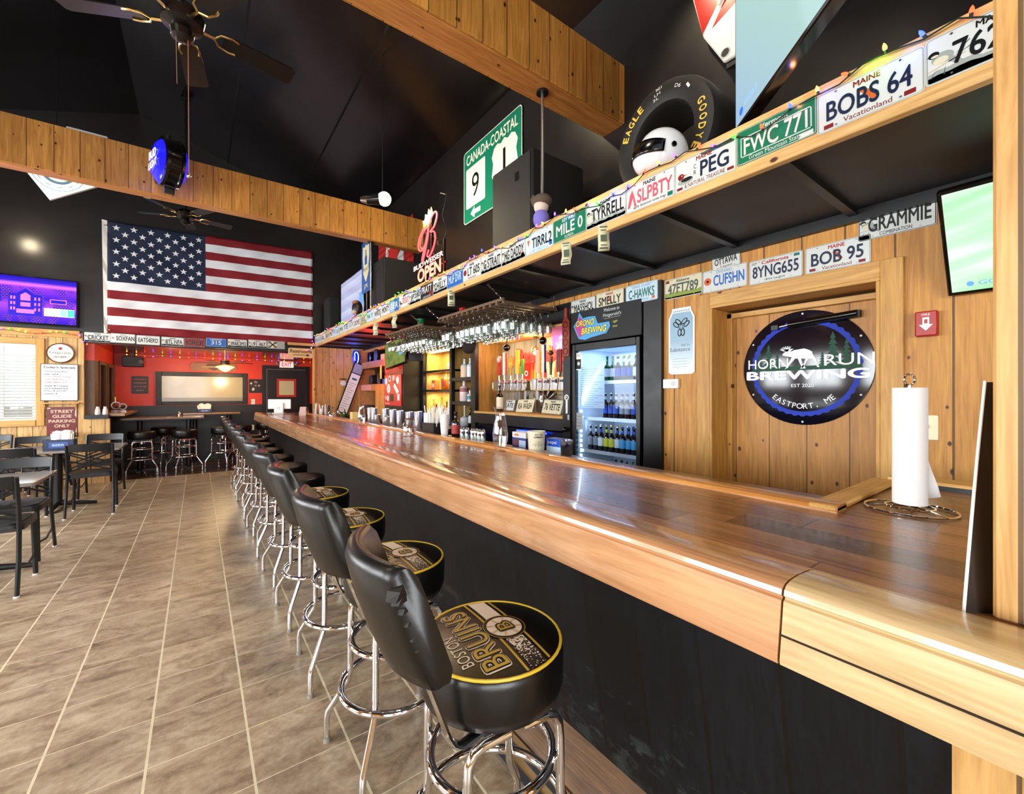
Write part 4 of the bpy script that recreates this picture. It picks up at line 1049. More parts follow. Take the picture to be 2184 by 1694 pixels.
# board on the post with bottle openers
fb = thing('flight_board', 'reddish bottle shaped tasting board with four round wells on the black post', 'tasting board', MX((XF, 2.98, 2.03)))
FW = wood('mahogany_board', '6d2a1c', '8d3a28', .3, 1, 2, 0, 0, .35)
b = B(); b.poly([(-.048, -.235), (.048, -.235), (.048, .10), (.02, .135), (.018, .215), (.012, .235), (-.012, .235), (-.018, .215), (-.02, .135), (-.048, .10)], 0, .018, P('mahogany', '#8a3423', .35, var=.2, bs=30)); b.obj('board', fb, bev=.003)
b = B()
for k in range(4): b.ring((0, .07 - k * .085, .019), .03, .004, P('mahogany_dark', '#4d1a10', .4), 20, 6)
b.obj('wells', fb)
wr = thing('bottle_opener', 'pale ring headed bottle opener hanging on the black post', 'bottle opener', MX((XF, 2.975, 1.335)))
b = B().box(-.013, .013, -.085, .05, 0, .008, WHT).ring((0, .068, .005), .024, .008, WHT, 20, 6).disc(0, .07, .008, .012, STEEL); b.obj('body', wr, bev=.002)
kb = thing('wall_button', 'black glossy round knob on the black post below the opener', 'knob', MX((XF, 2.975, 1.10)))
B().cyl((0, 0, 0), (0, 0, .02), .012, BLKP).sph((0, 0, .035), .028, BLKG).obj('knob', kb)
hk = thing('wall_opener', 'small silver wall mounted opener beside the cooler door', 'opener', MX((XF, 2.945, 1.215)))
B().poly(rrect(.026, .05, .01), 0, .012, STEEL).obj('plate', hk)
ou = thing('wall_outlet', 'steel cover plate with black knob at the foot of the black post', 'outlet', MX((XF, 2.96, .935)))
B().poly(rrect(.115, .115, .008), 0, .004, STEEL).obj('cover', ou); B().cyl((0, 0, .004), (0, 0, .012), .02, BLKG).obj('socket', ou)
# dark cooler under the niche with a blue light bar
uc = thing('under_counter_cooler', 'dark cooler under the tap niche with a glowing blue light bar', 'cooler', (0, 0, 0))
B().box(2.92, 3.4, 3.04, 4.65, 0, 1.05, P('cooler_navy', '#070a1c', .25)).obj('body', uc, smooth=False)
B().box(2.895, 2.92, 3.06, 3.84, .1, 1.0, P('cooler_navy', '#070a1c', .25)).box(2.895, 2.92, 3.87, 4.63, .1, 1.0, P('cooler_navy', '#070a1c', .25)).obj('door', uc, bev=.004)
B().cyl((2.88, 3.32, 1.03), (2.88, 3.82, 1.03), .009, glow('blue_bar', '#2038ff', 9)).obj('light_bar', uc)
lamp('blue_bar_light', (2.84, 3.6, 1.02), 1.6, (.08, .12, 1), .05)

# bottle cooler -------------------------------------------------------
fg = thing('bottle_cooler', 'tall glass door bottle cooler glowing blue white with chalk header', 'cooler', (0, 0, 0))
CB = P('cooler_white', '#dfe8f2', .4)
FY0, FY1 = 2.135, 2.90
b = B().box(3.42, 3.44, FY0, FY1, .1, 1.88, CB).box(2.9, 3.42, FY0, FY0 + .02, .1, 1.88, CB).box(2.9, 3.42, FY1 - .02, FY1, .1, 1.88, CB).box(2.9, 3.42, FY0, FY1, 1.86, 1.88, CB).box(2.9, 3.42, FY0, FY1, .5, .6, CB).obj('cabinet', fg, smooth=False)
b = B()
for y0, y1, z0, z1 in ((FY0, FY0 + .04, .35, 1.9), (FY1 - .04, FY1, .35, 1.9), (FY0 + .04, FY1 - .04, 1.835, 1.9), (FY0 + .04, FY1 - .04, .35, .58)): b.box(2.838, 2.885, y0, y1, z0, z1, BLKP)
dr_ = b.obj('door', fg, bev=.004); dr_['label'] = 'black framed glass door'
B().box(2.86, 2.864, FY0 + .04, FY1 - .04, .58, 1.835, glass('cooler_glass', '#f2f8ff', .12)).obj('glass_pane', dr_, smooth=False)
B().box(2.84, 2.9, FY0, FY1, .05, .34, BLKP).obj('grille', fg, smooth=False)
hd = B().box(2.838, 2.88, FY0 - .015, FY1 + .02, 1.91, 2.2, P('chalkboard', '#121316', .6)); h_ = hd.obj('header', fg, bev=.004)
for z in (1.545, 1.215, .915):
    o = B().box(2.915, 3.40, FY0 + .025, FY1 - .025, z - .012, z, CB).box(2.905, 2.915, FY0 + .025, FY1 - .025, z - .018, z + .012, P('price_rail', '#e8f2fb', .3)).obj('shelf', fg, smooth=False)
b = B()
for k in range(26): b.disc(0, 0, 0, 0, BLK, 3) if 0 else b.box(2.893, 2.897, FY1 - .075, FY1 - .050, .62 + k * .046, .62 + k * .046 + .026, glow('led_white', '#d6f2ff', 5))
b.obj('light_strip', fg, smooth=False)
area('cooler_light', (2.93, FY1 - .06, 1.25), (.04, 1.15), (.6, -1, 0), 3.5, (.62, .80, 1))
area('cooler_light', (3.1, 2.52, 1.85), (.3, .6), (0, 0, -1), 2.6, (.55, .74, 1))
# header art and chalk writing
b = B(); b.M = MX((2.838, 0, 0))
def Yc(y): return -y
SB, SM, SY = P('art_blue', '#4aa3dc', .5), P('art_magenta', '#c23f8d', .5), P('art_yellow', '#f4e23a', .5)
cx = -2.71
b.flat([(cx - .17, 2.07), (cx - .12, 2.12), (cx - .095, 2.19), (cx - .05, 2.13), (cx + .02, 2.135), (cx + .10, 2.13), (cx + .13, 2.06), (cx + .26, 2.06), (cx + .27, 2.02), (cx + .23, 1.965), (cx + .05, 1.945), (cx - .02, 1.93), (cx - .1, 1.945), (cx - .13, 1.99)], .001, SB)
b.flat([(cx - .15, 2.06), (cx - .095, 2.155), (cx - .03, 2.09), (cx - .02, 2.0), (cx - .09, 1.955), (cx - .12, 2.0)], .002, SM)
b.text('ORONO', cx - .02, 2.085, .062, .23, .003, P('art_navy', '#1b2a6b', .5), .05, .2).text('ORONO', cx - .02, 2.085, .056, .225, .004, SY, .02, .2)
b.text('BREWING', cx + .085, 2.01, .064, .31, .003, P('art_navy', '#1b2a6b', .5), .05, .2).text('BREWING', cx + .085, 2.01, .058, .303, .004, SY, .02, .2)
CH = P('chalk', '#cfd3cf', .9); CY = P('chalk_yellow', '#c8cf6a', .9)
b.text('Welcome to', cx + .285, 2.165, .030, .17, .001, CH, 0, .2).text("Fitzgerald's", cx + .29, 2.115, .036, .20, .001, CH, 0, .2).flat([(cx + .2, 2.088), (cx + .38, 2.092), (cx + .38, 2.094), (cx + .2, 2.09)], .001, CH)
b.text('ugs', cx + .325, 2.05, .02, .05, .001, CY, 0, .2).text('brew', cx + .325, 2.015, .02, .05, .001, CY, 0, .2)
o = b.obj('lettering', h_, smooth=False)
# papers on the cooler door
pp = thing('paper_notice', 'ruled white list sheet taped inside the cooler door', 'notice', MX((2.868, 2.70, 1.50)))
a = N('thin_paper'); tl = a.n('BsdfTranslucent', {0: lin('e8eef2')}); a.set(Base_Color=lin('eef2f4')); mx = a.n('MixShader', {0: .6, 1: a.b.outputs[0], 2: tl.outputs[0]}); a.t.links.new(mx.outputs[0], a.o.inputs[0]); THINP = a.m
B().box(-.15, .17, -.19, .19, -.001, 0, THINP).obj('sheet', pp, smooth=False)
b = B()
for k in range(18): b.flat([(-.13, .165 - k * .02), (.15 - .05 * (k % 3), .165 - k * .02), (.15 - .05 * (k % 3), .162 - k * .02), (-.13, .162 - k * .02)], .0005, P('ink_grey', '#6d7c88', .8))
b.obj('ruled_lines', pp, smooth=False)
pp = thing('age_notice', 'small grey notice plate on the left edge of the cooler door', 'notice', MX((2.855, 2.825, 1.185)))
B().poly(rrect(.085, .155, .012), 0, .002, P('notice_grey', '#9aa0a4', .5)).obj('card', pp, smooth=False)
b = B()
for k, s_ in enumerate(('MUST', 'BE 21', 'TO DRINK', 'BEER')): b.text(s_, 0, .045 - k * .03, .014, .055, .0024, P('print_maroon', '#5a1418', .5), .01)
b.obj('lettering', pp, smooth=False)
pp = thing('portrait_sticker', 'small black and white picture sticker at the top of the cooler door', 'sticker', MX((2.855, 2.83, 1.74)))
B().poly(rrect(.07, .16, .004), 0, .0015, PAPER).obj('card', pp, smooth=False)
B().flat([(-.03, -.07), (.03, -.07), (.03, .02), (-.03, .02)], .0018, BLK).disc(0, -.02, .018, .002, SIL).text('TIC', .0, .055, .018, .05, .002, BLK).obj('print', pp, smooth=False)
# bottles inside: one thing each
LB1, LB2, LB3 = P('label_blue', '#2a4fae', .6), P('label_white', '#e6ecf2', .6), P('label_yellow', '#d8d23a', .6)
LTB = P('label_sky', '#5ab4e2', .6)
kinds = {
 'green': (GRN, LB2, GRN, None, 'green beer bottle'), 'brown': (DKB, LB1, STEEL, LB2, 'brown beer bottle with blue label'),
 'clear': (glass('pale_beer', '#e8d9a0', 1.6), LB1, GOLDY, LB2, 'pale lager bottle with blue label'), 'dark': (DKB, P('label_pewter', '#8a8f9a', .5), SIL, SIL, 'dark beer bottle with silver neck foil'),
 'yellow': (DKB, LB3, GOLDY, LB3, 'dark beer bottle with yellow label'), 'white': (DKB, LB2, STEEL, LB1, 'beer bottle with white label'), 'six': (DKB, LTB, BLU, BLU, 'beer bottle with sky blue carton label'), 'red': (DKB, LB2, REDP, P('label_rose', '#c58b93', .6), 'beer bottle with rose neck label')}
proto = {}
rows = [(1.546, ['green', 'green', 'brown', 'clear', 'clear', 'white', 'white'], 2.60, 'top'), (1.216, ['brown', 'brown', 'brown', 'dark', 'dark', 'brown', 'red', 'red', 'red'], 2.62, 'second'),
        (.916, ['dark', 'dark', 'white', 'yellow', 'yellow', 'white', 'six', 'six', 'six', 'six'], 2.80, 'third'), (.601, ['green', 'green', 'white', 'clear', 'red'], 2.62, 'bottom')]
for z, ks, ystart, shn in rows:
    for row in range(2):
        for i, kd in enumerate(ks):
            gm, lm, cm, nm_, nice = kinds[kd]
            y = ystart - i * .0625 - .012 * row
            if y < FY0 + .05: continue
            M = Matrix.Translation((2.985 + .13 * row + (.006 if i % 2 else 0), y, z))
            lb_ = '%s in the %s row of the %s cooler shelf' % (nice, ('front', 'back')[row], shn)
            if kd not in proto:
                proto[kd] = bottle(lb_, M, .0275, .232, gm, lm, cm, .32, .38, nlm=nm_); c = proto[kd]
            else: c = dup(proto[kd], M, lb_)
            c['group'] = '%s, %s %s' % (nice, ('front', 'back')[row], shn)
# plates above the cooler and the door
wp = lambda y, z, **k: MX((k.pop('X', 2.876), y, z), **k)
plate(wp(2.765, 2.235, X=XF - .002, roll=.0), 'plate lettered MA55HOL, leftmost over the bottle cooler', 'MA55HOL', 'white', 'black', 'MAINE', 'navy', ex=CHIC, mx=.012)
plate(wp(2.45, 2.245, X=XF - .002), 'plate lettered SMELLY above the cooler chalkboard', 'SMELLY', 'cream', 'black', 'MAINE', 'red', 'Vacationland', 'maroon', ex=LOB)
plate(wp(2.125, 2.245, X=XF - .002), 'pale blue plate lettered C-HAWKS above the cooler', 'C-HAWKS', 'pale', 'teal', 'LEWIS CLARK', 'sky', 'NEW HAMPSHIRE', 'sky', ex=[('rect', 'orange', .10, -.062, .125, -.04)])
plate(wp(1.785, 2.228), 'green and cream Alabama plate above the can sign', '47FT789', 'cream', 'pine', 'Alabama', 'pine', ex=[('hills', 'grass', .06), ('rect', 'sky', -.146, -.07, .146, -.06), ('rect', 'maroon', -.14, .045, -.11, .066)])
plate(wp(1.478, 2.222), 'Ontario plate lettered CUFSHN with a red poppy', 'CUFSHN', 'white', 'blue', 'ONTARIO', 'sky', ex=[('disc', 'orange', -.115, .0, .026), ('disc', 'black', -.115, 0, .008)], mw=.68, mx=.03)
plate(wp(1.162, 2.215), 'California plate lettered 8YNG655 over the door', '8YNG655', 'white', 'navy', 'California', 'red', 'dmv.ca.gov', 'navy', ex=[('text', 'navy', 'SEP', -.12, .055, .014, .03), ('rect', 'teal', .105, .05, .135, .066)], mw=.86)
plate(wp(.846, 2.215), 'plate lettered BOB 95 over the door frame', 'BOB 95', 'white', 'navy', 'MAINE', 'red', 'Vacationland', 'maroon', ex=LOB)
plate(wp(.595, 2.335, roll=.0), 'tilted plate lettered GRAMMIE beside the wall television', 'GRAMMIE', 'white', 'black', 'MAINE', 'navy', 'COMBINATION', 'black', ex=CHIC[2:], mx=.012, edge='black')
plate(wp(1.465, 2.345, roll=.06, X=2.872), 'small bent OTTAWA souvenir plate above the poppy plate', 'OTTAWA', 'white', 'black', None, None, 'Capital', 'maroon', w=.19, h=.11, mh=.045, ex=[('rect', 'maroon', -.09, .045, .09, .051)])
# can shaped tin sign, thermostat, alarm, switch, door sign
cs = thing('can_sign', 'pale blue tin sign shaped like a beer can beside the cooler', 'tin sign', MX((XW - .004, 1.795, 1.83)))
b = B(); b.poly([(-.105, -.23), (-.085, -.245), (.085, -.245), (.105, -.23), (.105, .17), (.08, .22), (.075, .245), (-.075, .245), (-.08, .22), (-.105, .17)], 0, .003, P('can_white', '#e8eef2', .3)); b.obj('plate', cs, smooth=False)
a = N('can_print'); co, x = a.xyz(); a.set(Base_Color=a.mix(a.n('MapRange', {'Value': x[1], 'From Min': -.22, 'From Max': .0}).outputs[0], lin('dfeaf1'), lin('8fb2c8')), Roughness=.3)
b = B().flat([(-.092, -.215), (.092, -.215), (.092, .168), (.07, .21), (-.07, .21), (-.092, .168)], .0034, a.m)
for k in range(9): b.disc(-.06 + k * .015, .222, .004, .0036, BLK, 8)
b.tube([(0, .125, .004), (-.018, .095, .004), (.018, .095, .004)], .003, BLK, 5, True)
for t_, r_ in ((2.45, .046), (.69, .046), (-1.57, .044)):
    for s_ in (-.3, .3):
        c0 = (.0 + r_ * cos(t_ + s_) , .105 + r_ * sin(t_ + s_)); pts = [(c0[0] + .026 * cos(t_) * cos(q_) - .013 * sin(t_) * sin(q_), c0[1] + .026 * sin(t_) * cos(q_) + .013 * cos(t_) * sin(q_), .004) for q_ in [2 * pi * j / 14 for j in range(14)]]
        b.tube(pts, .0035, BLK, 5, True)
INK = P('ink_blue_grey', '#4d5f70', .6)
b.text('Sol: Lt.', .035, -.03, .018, .07, .004, INK).text('Substance', -.012, -.062, .03, .165, .004, INK, .01)
for k in range(4): b.flat([(-.07, -.13 - k * .02), (.07 - .02 * (k % 2), -.13 - k * .02), (.07 - .02 * (k % 2), -.133 - k * .02), (-.07, -.133 - k * .02)], .004, P('ink_pale', '#9fb2c0', .6))
b.obj('print', cs, smooth=False)
th = thing('thermostat', 'white wall thermostat beside the black post below the can sign', 'thermostat', MX((XW, 1.875, 1.515)))
B().box(-.065, .065, -.036, .036, 0, .024, WHT).obj('body', th, bev=.004); B().poly(rrect(.034, .034, .006), .024, .026, P('dial_grey', '#cfcfca', .4)).obj('dial', th).location = (.025, 0, 0)
al = thing('fire_alarm_pull', 'red fire alarm pull box with a white arrow on the pine wall', 'fire alarm', MX((XW, .475, 1.78)))
B().box(-.04, .04, -.06, .06, 0, .045, P('alarm_red', '#a8201c', .4)).obj('box', al, bev=.005)
b = B().flat([(-.012, .03), (.012, .03), (.012, -.005), (.025, -.005), (0, -.035), (-.025, -.005), (-.012, -.005)], .0458, WHT).flat([(-.006, .0), (.006, 0), (.006, .02), (-.006, .02)], .0462, P('alarm_red', '#a8201c', .4)); b.text('FIRE', 0, .043, .01, .03, .0458, WHT).obj('arrow_mark', al, smooth=False)
sw = thing('light_switch', 'cream light switch plate on the wall behind the paper towels', 'light switch', MX((XW, .475, 1.275)))
B().poly(rrect(.075, .12, .006), 0, .006, P('switch_cream', '#e3dcb8', .4)).obj('cover', sw, bev=.002); B().box(-.005, .005, -.004, .014, .006, .016, P('switch_toggle', '#d6cfa8', .4)).obj('toggle', sw)
# round sign on the door
ds = thing('door_sign', 'round bottle cap brewery sign with moose and pines on the pine door', 'sign', MX((3.098, 1.088, 1.605)) @ Matrix.Scale(.975, 4))
DB = P('sign_night', '#0b0a18', .12, spec=.6); SBL = P('sign_blue', '#0d34b4', .45, spec=.2); SGR = P('sign_pine_green', '#0f4a34', .45, spec=.2); SWH = P('sign_white', '#f2f5f5', .25)
b = B(); b.lathe([(0.001, 0), (.368, 0), (.372, .003), (.372, .005), (.368, .006), (0.001, .006)], DB, 64); b.obj('disc', ds, ang=30)
b = B(); z = .0066; n = 240; vs = []
for i in range(n):
    t = 2 * pi * i / n; w_ = .3 + .010 * abs(sin(t * 21)) ; r0 = .285
    vs += [(r0 * cos(t), r0 * sin(t), z), (w_ * cos(t) + .008 * cos(t), w_ * sin(t) + .008 * sin(t), z)]
b.add(vs, [(2 * i, 2 * i + 1, (2 * i + 3) % (2 * n), (2 * i + 2) % (2 * n)) for i in range(n)], SBL)
def pine(x, y, h):
    for k in range(6):
        w_ = h * .07 + h * .21 * k / 5; yy = y + h * (1 - k / 6); b.flat([(x - w_, yy - h * .2), (x + w_, yy - h * .2), (x + w_ * .25, yy - h * .05), (x, yy), (x - w_ * .25, yy - h * .05)], z + .0003 + k * .0001, SGR)
for x, y, h in ((-.26, .0, .12), (-.205, .0, .17), (-.15, .0, .12), (.165, .0, .22), (.235, .0, .17), (.11, .0, .10), (.28, 0, .09)): pine(x, y, h)
b.flat([(-.31, -.015), (.31, -.015), (.31, .012), (-.31, .012)], z + .001, SGR)
b.obj('print', ds, smooth=False)
b = B(); z = .0085
b.text('HORN', -.21, .035, .066, .255, z, SWH, .0).text('RUN', .245, .042, .07, .25, z, SWH, .0).text('BREWING', .0, -.045, .062, .70, z, SWH, .035)
b.text('EST 2020', 0, -.115, .022, .13, z, SWH, .008)
s_ = 'EASTPORT, ME'
for i, ch in enumerate(s_):
    if ch == ' ': continue
    t = -pi / 2 + (i - 5.5) * .125; hh = .034 if ch != ',' else .012
    b.text(ch, (.262 if ch != ',' else .276) * cos(t) * .98, (.262 if ch != ',' else .276) * sin(t) + .012, hh, None, z, SWH, .008, rot=t + pi / 2)
b.obj('lettering', ds, smooth=False)
b = B()
b.flat([(-.115, .10), (-.095, .115), (-.06, .112), (-.05, .118), (.01, .125), (.04, .112), (.055, .10), (.06, .07), (.05, .055), (.0, .06), (-.04, .062), (-.07, .075), (-.10, .082), (-.118, .088)], z, SWH)
for p in ([(-.06, .075), (-.035, .07), (-.085, .01), (-.1, -.005), (-.105, -.01)], [(-.03, .07), (-.01, .07), (.0, .03), (.02, -.005), (.0, -.005), (-.015, .03)], [(.02, .065), (.04, .065), (.02, .03), (.0, -.005), (-.012, -.005), (.01, .03)], [(.04, .075), (.06, .08), (.075, .055), (.085, .02), (.095, .0), (.083, .0), (.072, .03), (.055, .055)]): b.flat(p, z + .0001, SWH)
for k in range(7):
    t = 1.0 + .26 * k; b.flat([(-.09 - .004, .112), (-.09 + .004, .112), (-.09 + .045 * cos(t) + .002, .122 + .026 * sin(t)), (-.09 + .045 * cos(t) - .002, .122 + .026 * sin(t))], z + .0002, SWH)
b.flat([(-.135, .128), (-.05, .128), (-.07, .115), (-.11, .115)], z + .0002, SWH)
b.obj('moose', ds, smooth=False)
b = B()
for k in range(6): t = pi / 2 + k * pi / 3; b.sph((.352 * cos(t), .352 * sin(t), .007), .007, P('screw_white', '#e8e6e0', .3), (1, 1, .5), 8, 5)
b.obj('screw', ds)
# television on the right, tilted down
tv = thing('wall_television', 'tilted television showing green golf course beside the pine post', 'television', frame((2.72, -.02, 2.11), (0, -1, 0), (-sin(.56), 0, cos(.56)), (-cos(.56), 0, -sin(.56))))
B().box(-.42, .42, -.245, .245, -.03, .012, BLKG).obj('case', tv, bev=.004)
a = N('golf_screen'); co, x = a.xyz(); nz = a.noise(a.comb(a.k('MULTIPLY', x[0], .6), a.k('MULTIPLY_ADD', x[0], -.8, a.k('MULTIPLY', x[1], 4.)), 0.), 2.2, 2)
cc = a.ramp(nz, [(.3, lin('a6ecb0')), (.5, lin('d2f8d8')), (.58, lin('eefcf2')), (.72, lin('bdf2c4'))]); a.set(Base_Color=(0, 0, 0, 1), Emission_Color=cc, Emission_Strength=1.15, Roughness=.15)
B().flat([(-.405, -.228), (.405, -.228), (.405, .228), (-.405, .228)], .0125, a.m).obj('screen', tv, smooth=False)
B().text('GOLF', -.27, -.195, .02, .10, .013, glow('screen_blue', '#5b8fd0', .8), .01).disc(-.345, -.195, .012, .013, glow('screen_blue', '#5b8fd0', .8)).obj('screen_logo', tv, smooth=False)
B().cyl((0, 0, -.03), (0, .06, -.19), .025, BLKP).obj('wall_arm', tv)
lamp('tv_light', (2.35, -.05, 1.95), 2, (.8, 1, .85), .3)

# bottle shelves ---------------------------------------------------------
ls = thing('lit_bottle_shelf', 'brightly lit pine bottle shelf unit left of the dark bottle shelf', 'shelf unit', (0, 0, 0))
LP = wood('shelf_pine', 'b9873c', 'e3bb6d', .14, 1, 2, .005, .2, .5)
B().box(3.18, 3.2, 5.345, 6.215, .98, 2.12, LP).obj('back_panel', ls, smooth=False)
for y in (5.345, 6.195): B().box(2.9, 3.18, y, y + .02, .98, 2.12, LP).obj('side', ls, smooth=False)
for z in (1.79, 1.50, 1.0): B().box(2.85, 3.18, 5.345, 6.215, z - .03, z, BLKP).obj('shelf', ls, smooth=False)
B().box(2.92, 2.98, 5.4, 6.16, 2.075, 2.095, glow('tube_warm', '#ffe29a', 10)).obj('light_tube', ls, smooth=False)
for z in (2.06, 1.74, 1.44): area('shelf_light', (3.0, 5.78, z), (.06, .7), (.12, 0, -1), 7, (1, .80, .40))
dsu = thing('dark_bottle_shelf', 'black bottle shelf unit left of the pine niche side', 'shelf unit', (0, 0, 0))
B().box(3.18, 3.2, 4.76, 5.285, .98, 2.1, P('shelf_black', '#191517', .5)).obj('back_panel', dsu, smooth=False)
for z in (1.66, 1.335, 1.0): B().box(2.85, 3.18, 4.76, 5.285, z - .045, z, BLKP).obj('shelf', dsu, smooth=False)
q = random.Random(12)
def yx(px, X): d = d2(px, 800); return d.y * X / d.x
def bt(lbl, px, X, z, r, h, gm, lm=None, cm=None, **k): return bottle(lbl, (X, yx(px, X), z), r, h, gm, lm, cm, **k)
bt('squat bottle with peach label on the top dark shelf', 991, 2.94, 1.66, .055, .27, CLR, P('label_peach', '#e8c9a8', .5), BLK, lz=(.02, .55))
bt('squat bottle with white label on the top dark shelf', 1003, 2.94, 1.66, .045, .27, CLR, P('label_white', '#e6ecf2', .6), GRN, lz=(.02, .55))
bt('white and pink striped ceramic bottle on the middle dark shelf', 990, 2.95, 1.335, .062, .31, P('ceramic_blush', '#e6cfcf', .3), P('label_rosewood', '#9c5a5a', .5), WHT, lz=(.42, .6))
bt('small white bottle with teal label on the middle dark shelf', 1002, 2.93, 1.335, .036, .15, WHT, P('label_teal', '#3d8a90', .5), WHT)
bt('tall thin bottle at the back of the middle dark shelf', 1008, 3.05, 1.335, .032, .25, CLR, None, WHT)
bt('white conical bottle behind the straws', 991, 2.9, 1.0, .06, .28, P('grey_white_cone', '#c9cfd4', .35), None, WHT, neck=.5, nr=.2)
bt('bottle with dark cap and white label on the low dark shelf', 1004, 2.92, 1.0, .034, .26, DKB, P('label_white', '#e6ecf2', .6), BLK)
bt('red labelled whisky bottle on the middle lit shelf', 946, 2.95, 1.50, .035, .26, AMB, P('label_red', '#9c2f2a', .6), DKB)
bt('tall amber bottle on the middle lit shelf', 952, 3.03, 1.50, .033, .27, AMB, None, GOLDY)
bt('slim golden bottle at the right of the middle lit shelf', 960, 3.0, 1.50, .03, .24, glass('gold_liquor', '#f3cf6a', 1.4), None, GOLDY)
bt('small clear bottle on the top lit shelf', 958, 3.0, 1.79, .035, .12, CLR, P('label_peach', '#e8c9a8', .5), GOLDY)
for k in range(9):
    px = 914 + k * 5.6; hh = .22 + .05 * ((k * 7) % 3)
    bt(('clear', 'amber', 'golden', 'dark')[k % 4] + ' spirit bottle on the bottom lit shelf, %s from its left end' % ('first second third fourth fifth sixth seventh eighth ninth'.split()[k]), px, 2.94 + .09 * (k % 2), 1.0, .034, hh + .06, (CLR, AMB, glass('gold_liquor', '#f3cf6a', 1.4), DKB)[k % 4], (P('label_white', '#e6ecf2', .6), P('label_black', '#17130f', .5), None, P('label_peach', '#e8c9a8', .5))[k % 4], (GOLDY, BLK, WHT, REDP)[k % 4])
t = thing('spice_box', 'small orange box on the middle lit shelf', 'box', (2.98, yx(929, 2.98), 1.50)); B().box(-.04, .04, -.06, .06, 0, .15, P('box_orange', '#d9642a', .5)).obj('box', t, smooth=False)
B().box(-.041, -.04, -.04, .04, .04, .10, P('label_peach', '#e8c9a8', .5)).obj('paper_label', t, smooth=False)
# red stickered fridge
rf = thing('sticker_fridge', 'black mini fridge with red door covered in round stickers', 'fridge', (0, 0, 0))
B().box(2.55, 3.1, 6.30, 7.10, 1.0, 1.96, BLKP).obj('body', rf, bev=.006)
B().box(2.53, 2.55, 6.33, 7.06, 1.245, 1.745, P('door_red', '#c8201c', .35)).obj('door', rf, bev=.004)
b = B(); b.M = MX((2.53, 6.695, 1.495)); q = random.Random(8)
for (x, y, r, m_) in ((-.28, .15, .06, PAPER), (-.12, .19, .05, PAPER), (.22, .16, .06, PAPER), (.05, .20, .045, SIL), (-.17, .03, .075, PAPER), (.12, .1, .05, BLK), (-.3, -.12, .03, PAPER), (-.2, -.13, .045, PAPER)): b.disc(x, y, r, .001, m_, 18).disc(x, y, r * .6, .0014, q.choice([REDP, SIL, PBLK, PAPER]), 14)
b.flat([(.1, .12), (.28, -.02), (.2, -.06), (.05, .06)], .0016, PAPER).flat([(-.1, -.18), (.06, -.18), (.06, -.06), (-.1, -.06)], .0015, PBLK).flat([(.22, -.16), (.3, -.16), (.3, -.06), (.22, -.06)], .0015, PAPER)
b.text('King Beer', -.22, -.215, .03, .2, .0012, PAPER, .01)
b.M = Matrix(); b.obj('stickers', rf, smooth=False)
yb = thing('foam_character', 'yellow novelty tag hanging beside the mini fridge', 'tag', MX((2.5, 7.13, 1.80)))
B().poly([(-.03, -.11), (.03, -.11), (.035, 0), (.03, .12), (-.02, .12), (-.035, .02)], 0, .01, YEL).obj('body', yb, bev=.003)
# green screen small television
gt = thing('small_television', 'small television with green picture tilted under the far glass rack', 'television', frame((2.44, 6.36, 2.07), (.10, -.98, .12), (.0, .16, .98), (-.98, -.1, .0)))
B().box(-.33, .33, -.21, .21, -.06, 0, BLKG).obj('case', gt, bev=.006)
a = N('green_screen'); co, x = a.xyz(); cc = a.ramp(a.noise(co, 7, 1), [(.35, lin('5d6f22')), (.5, lin('7a9235')), (.65, lin('89a04a'))]); a.set(Base_Color=(0, 0, 0, 1), Emission_Color=cc, Emission_Strength=.8, Roughness=.3)
B().flat([(-.31, -.19), (.31, -.19), (.31, .19), (-.31, .19)], .0006, a.m).flat([(.13, -.06), (.24, -.06), (.24, .06), (.13, .06)], .0012, glow('screen_cyan', '#4f8fc0', .8)).obj('screen', gt, smooth=False)
B().box(-.02, .02, .0, .17, -.12, -.06, BLKP).obj('bracket', gt, smooth=False)
# neon ribbon, red shelves
rn = thing('ribbon_neon', 'red and white ribbon shaped neon sign hanging beside the red shelves', 'neon sign', MX((2.62, 6.95, 1.93)))
B().poly([(-.20, .40), (.20, .40), (.20, -.38), (0, -.18), (-.20, -.38)], 0, .012, P('ribbon_red', '#a3171a', .4)).obj('backing', rn, smooth=False)
B().tube([(.12, .38, .02), (-.17, .38, .02), (-.17, -.36, .02), (0, -.14, .02), (.17, -.36, .02), (.17, .1, .02)], .010, glow('neon_pink', '#ffb0a0', 5), 6).obj('tube', rn)
lamp('ribbon_light', (2.45, 7.5, 1.95), 26, (1, .05, .03), .15)
rs = thing('red_shelf', 'pine shelf unit glowing red from neon at the far end of the bar back', 'shelf unit', (0, 0, 0))
RSW = wood('shelf_pine_red', '9a5a2c', 'c98a50', .2, 2, 1, 0, .6, .5)
B().box(3.1, 3.12, 7.55, 9.3, 1.0, 2.38, BLKP).obj('back_panel', rs, smooth=False)
B().box(2.80, 3.1, 9.24, 9.30, .98, 2.39, RSW).box(2.80, 3.1, 7.55, 7.60, .98, 2.39, RSW).obj('side', rs, smooth=False)
for z in (2.09, 1.63): B().box(2.80, 3.1, 7.60, 9.24, z - .13, z, RSW).obj('shelf', rs, smooth=False)
B().box(2.795, 2.80, 8.55, 9.22, 1.51, 1.62, P('card_pink', '#d98c84', .6)).obj('card', rs, smooth=False)
